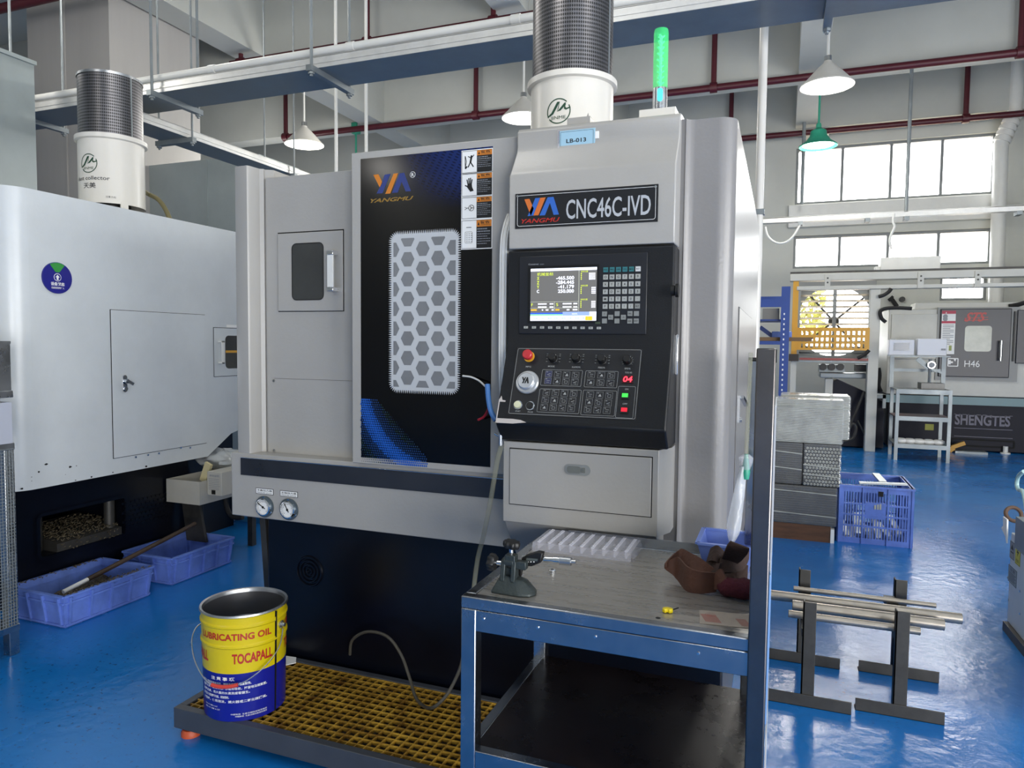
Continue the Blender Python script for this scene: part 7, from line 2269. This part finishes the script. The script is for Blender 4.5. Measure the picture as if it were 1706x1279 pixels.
# yellow perforated guard
ga, gb = FN.at(*cg2(318, 788)), FN.at(*cg2(768, 928)); FNg = FY(YN - .02)
gu = thing('yellow_guard', 'yellow perforated guard panel with three rows of slots in front of the wall fan', 'guard panel', (ga[0], YN - .02, gb[1]))
g = G(M_GUARD, fr=FNg); W_, H_ = gb[0] - ga[0] + .04, ga[1] - gb[1]
u0, v0 = ga[0] - .06, gb[1]
rows_ = [(.16, .34), (.45, .63), (.72, .9)]
vs_ = [0] + [q for r_ in [(1 - r[1], 1 - r[0]) for r in rows_[::-1]] for q in r_] + [1]
for i in range(0, len(vs_), 2):
    g.box(u0, u0 + W_, v0 + vs_[i] * H_, v0 + vs_[i + 1] * H_, .0, .012)
nn = 13
for r_ in rows_:
    for i in range(nn + 1):
        x = u0 + W_ * (.1 + .87 * i / nn); w2 = W_ * (.018 if i not in (0, nn) else .03)
        g.box((u0 if i == 0 else x - w2), (u0 + W_ if i == nn else x + w2), v0 + (1 - r_[1]) * H_, v0 + (1 - r_[0]) * H_, 0, .012)
g.box(u0 + .0, u0 + .05, v0 - .02, v0 + H_ + .02, .0, .05)
g.obj('panel', gu, smooth=0)
g = G(M_GALV, mat('red_tube_rail', '8f3a34', .4)); a_, b_ = FN.at(*cg2(290, 968)), FN.at(*cg2(755, 995)); g.box(a_[0], b_[0], YN, YN + .06, b_[1] - .02, b_[1] + .0); g.m = 1; g.box(a_[0] + .1, b_[0], YN + .01, YN + .05, b_[1] + .01, b_[1] + .04); g.obj('lower_rail', gu)
g = G(mat('dark_plug', '241a16', .5)); p = FN.at(*cg2(298, 970)); g.box(p[0] - .06, p[0] + .07, YN - .02, YN + .06, p[1] - .05, p[1] + .05); g.obj('end_block', gu)
# black hoses on the gantry
for pts_, lab in ((((818, 600), (850, 590), (880, 570), (895, 550)), 'black hose looping over the gantry post'), (((862, 755), (835, 730), (828, 690), (860, 672), (930, 668), (1020, 672)), 'black hose curving down onto the far lathe'), (((760, 925), (735, 950), (690, 975)), 'black hoses at the lower right corner of the yellow guard')):
    g = G(M_BLACKR); g.tube([Vector(at_y(*cg2(x, y), YN - .03)) for x, y in pts_], .024, 8, 5); tag(g.obj('black_hose'), lab, 'hose')
p = at_y(*cg2(898, 615), 13.7); q = at_y(*cg2(930, 660), 13.7); g = G(M_BLACKR); g.cyl(p, q, .035, n=12); g.cyl(p + Vector((-.03, 0, .03)), p, .05, .05, n=14); g.cyl(p, (p.x, 13.9, p.z), .03, n=12); tag(g.obj('elbow_pipe'), 'short black angled pipe stub on the wall above the far lathe', 'pipe')
p = at_y(*cg2(961, 616), 13.88); g = G(M_BLACK); g.cyl((p.x, 13.84, p.z), (p.x, 13.9, p.z), .045, n=20); tag(g.obj('wall_grommet'), 'round black hole cover on the wall above the far lathe', 'cover')
# white cabinet hung above the gantry
FA = FY(11.6); a_, b_ = FA.at(*cg2(832, 362)), FA.at(*cg2(1195, 430)); g = G(M_WHITE); g.box(a_[0], b_[0], 11.6, 11.9, b_[1] - .05, a_[1]); wbx = thing('wall_unit', 'white box unit mounted above the gantry beam in front of the lower window', 'box', (a_[0], 11.6, b_[1]))
g.obj('case', wbx, bevel=.01)
g = G(M_WHITE); g.box(a_[0] - .06, a_[0], 11.65, 11.85, b_[1] - .03, a_[1] - .12); g.obj('side_cover', wbx)
# overhead busbar with white loops in front of the windows
YBB = 11.05
FBB = FY(YBB); a_, b_ = FBB.at(*cg2(120, 148)), FBB.at(*cg2(1700, 50))
zb1 = FBB.at(*cg2(120, 128))[1]; zb0_ = FBB.at(*cg2(120, 152))[1]
bb = thing('busbar_trunking', 'slim bright metal trunking crossing in front of the windows', 'trunking', (a_[0], YBB, zb0_))
g = G(M_GALVW); g.box(a_[0] - .3, 6.8, YBB, YBB + .12, zb0_, zb0_ + .06); g.obj('lower_channel', bb)
g = G(M_GALVW); g.box(a_[0] - .3, 6.8, YBB + .02, YBB + .1, zb0_ + .075, zb1 + .02); g.obj('upper_channel', bb)
for x in (343, 752, 990, 1675):
    g = G(M_GALV); p = FBB.at(*cg2(x, 110)); g.box(p[0] - .03, p[0] + .03, YBB - .02, YBB + .14, zb0_ - .05, zb0_ + .0); g.obj('clip', bb)
hx_ = FBB.at(*cg2(990, 60))[0]; g = G(M_GALV); g.cyl((hx_, YBB + .06, zb1), (hx_, YBB + .06, 5.23), .024, n=8); g.obj('hanger', bb)
for pts_, lab in ((((128, 175), (140, 225), (175, 262), (220, 275), (265, 262), (305, 222), (340, 160)), 'white cable hanging in a loop under the left end of the trunking'), (((912, 96), (905, 140), (915, 175), (895, 220), (885, 260), (895, 310)), 'white cable hanging down in front of the lower window')):
    g = G(M_WHITE); g.tube([Vector(at_y(*cg2(x, y), YBB)) for x, y in pts_], .016, 8, 5); tag(g.obj('white_cable'), lab, 'cable')

# wall fan
fan = thing('exhaust_fan', 'large square louvred exhaust fan set in the far wall behind the yellow guard', 'fan', ((fu0 + fu1) / 2, Y1, fv0))
M_FANF = mat('fan_frame', '8f9190', .45, .4)
g = G(M_FANF, fr=FW_)
w = .09
for a, b, c, d in ((fu0, fu1, fv0, fv0 + w), (fu0, fu1, fv1 - w, fv1), (fu0, fu0 + w, fv0 + w, fv1 - w), (fu1 - w, fu1, fv0 + w, fv1 - w)):
    g.box(a, b, c, d, -.2, .04)
um = (fu0 + fu1) / 2; g.box(um - .03, um + .03, fv0 + w, fv1 - w, .0, .035)
g.obj('fan_frame', fan)
nl = 12
for i in range(nl):
    z = fv0 + w + (fv1 - fv0 - 2 * w) * (i + .5) / nl
    g = G(M_FANF); g.bar((fu0 + w, Y1 - .005, z), (fu1 - w, Y1 - .005, z), .085, .006, (0, .35, 1)); g.obj('louvre', fan, smooth=0)
cR = Vector((um, Y1 + .1, (fv0 + fv1) / 2)); RR = min(fu1 - fu0, fv1 - fv0) / 2 - .03
g = G(M_FANF)
N = 40
for i in range(N):
    a0, a1 = 2 * math.pi * i / N, 2 * math.pi * (i + 1) / N
    def sq(a):
        c, s = math.cos(a), math.sin(a); k = 1 / max(abs(c) / (fu1 - fu0), abs(s) / (fv1 - fv0)) / 2; return (cR.x + c * k, cR.y, cR.z + s * k)
    def ci(a):
        return (cR.x + RR * math.cos(a), cR.y, cR.z + RR * math.sin(a))
    g.poly([sq(a0), sq(a1), ci(a1), ci(a0)])
g.obj('shroud', fan)
for k in range(4):
    a = k * math.pi / 2 + .72; g = G(M_IRON); d = Vector((math.cos(a), 0, math.sin(a)))
    g.bar(cR + d * .06, cR + d * RR, .035, .02, (0, 1, 0)); g.obj('motor_strut', fan)
g = G(M_IRON); g.cyl(cR - Vector((0, .03, 0)), cR + Vector((0, .08, 0)), .09, n=20); g.obj('hub', fan)
# greenery and warm daylit ground outside the fan
g = G(mat('outside_foliage', '9c9c5a', .9, var=.6, vs=5)); random.seed(4)
for k in range(420):
    x, z = random.uniform(fu0 - .8, um - .05), random.uniform(fv0 + .5, fv1 + .15); y = random.uniform(15.6, 16.6); r = random.uniform(.04, .12); a = random.uniform(0, 3.1)
    g.poly([(x + r * math.cos(a), y, z + r * math.sin(a)), (x - r * .4 * math.sin(a), y + .05, z + r * .4 * math.cos(a)), (x - r * math.cos(a), y, z - r * math.sin(a)), (x + r * .4 * math.sin(a), y - .05, z - r * .4 * math.cos(a))])
g2 = G(mat('outside_ground', 'b9a68c', .9)); g2.box(X0, X1, Y1 + .2, 30, -.2, -.02); struct(g2.obj('ground', smooth=0))
g.cyl((fu0 - .2, 16.1, -.02), (fu0 + .1, 16.1, fv1), .07, .04)
o = g.obj('foliage', smooth=0); o['kind'] = 'stuff'; tag(o, 'leafy green tree outside, seen through the left half of the exhaust fan', 'foliage')
# blue pallet rack
YQ = 9.0
FQ = FY(YQ); a_, b_ = FQ.at(*cg2(228, 538)), FQ.at(*cg2(262, 1180))
rk_ = thing('pallet_rack', 'blue pallet rack half hidden behind the right side of the central lathe', 'rack', (b_[0], YQ, 0))
for y in (YQ, YQ + .8):
    g = G(M_RACKB); g.box(a_[0], b_[0], y, y + .07, 0, a_[1]); g.obj('upright', rk_, smooth=0)
    g = G(M_WHITEP)
    for j in range(26):
        z = .3 + j * .06
        if z < a_[1] - .05:
            g.box(a_[0] + .03, a_[0] + .045, y - .002, y, z, z + .022)
    g.obj('slot_row', rk_, smooth=0)
for (y0, y1) in ((572, 602), (615, 662)):
    p, q = FQ.at(*cg2(228, y0)), FQ.at(*cg2(228, y1))
    g = G(M_RACKB); g.box(-1.6, a_[0], YQ + (.0 if y0 > 600 else .74), YQ + (.05 if y0 > 600 else .79), q[1], p[1]); g.obj('beam', rk_)
p, q = FQ.at(*cg2(90, 780)), FQ.at(*cg2(228, 880)); g = G(M_RACKB); g.bar((p[0], YQ + .4, p[1]), (q[0], YQ + .4, q[1]), .05, .05, (0, 1, 0)); g.obj('brace', rk_)
p, q = FQ.at(*cg2(228, 870)), FQ.at(*cg2(228, 892)); g = G(M_RACKB); g.box(-1.6, a_[0], YQ + .0, YQ + .05, q[1], p[1]); g.obj('beam', rk_)
zsh = p[1]
p, q = FQ.at(*cg2(90, 830)), FQ.at(*cg2(415, 856)); g = G(mat('long_plank', '6b5236', .6)); g.box(-1.2, q[0], YQ + .12, YQ + .3, zsh + .002, zsh + (p[1] - q[1]) + .0); tag(g.obj('plank'), 'long brown plank sticking out of the blue rack to the right', 'plank')
p, q = FQ.at(*cg2(110, 668)), FQ.at(*cg2(228, 728)); g = G(mat('grey_carton', '7f7d76', .6), M_BLACK)
c_ = FQ.at(*cg2(228, 660)); zup = FQ.at(*cg2(228, 735))[1]
g = G(M_RACKB); g.box(-1.6, a_[0], YQ + .1, YQ + .7, zup - .02, zup); g.obj('shelf_board', rk_)
g = G(MATS['grey_carton']); g.box(p[0], q[0] - .03, YQ + .12, YQ + .6, zup, p[1]); tag(g.obj('carton'), 'grey carton on the shelf of the blue rack', 'carton')
p, q = FQ.at(*cg2(165, 792)), FQ.at(*cg2(226, 820)); g = G(M_BLUEC); g.box(p[0], q[0] + .12, YQ + .32, YQ + .6, zsh + .002, zsh + .12); tag(g.obj('blue_tray', bevel=.01), 'shallow dark blue tray on the middle level of the blue rack', 'tray')
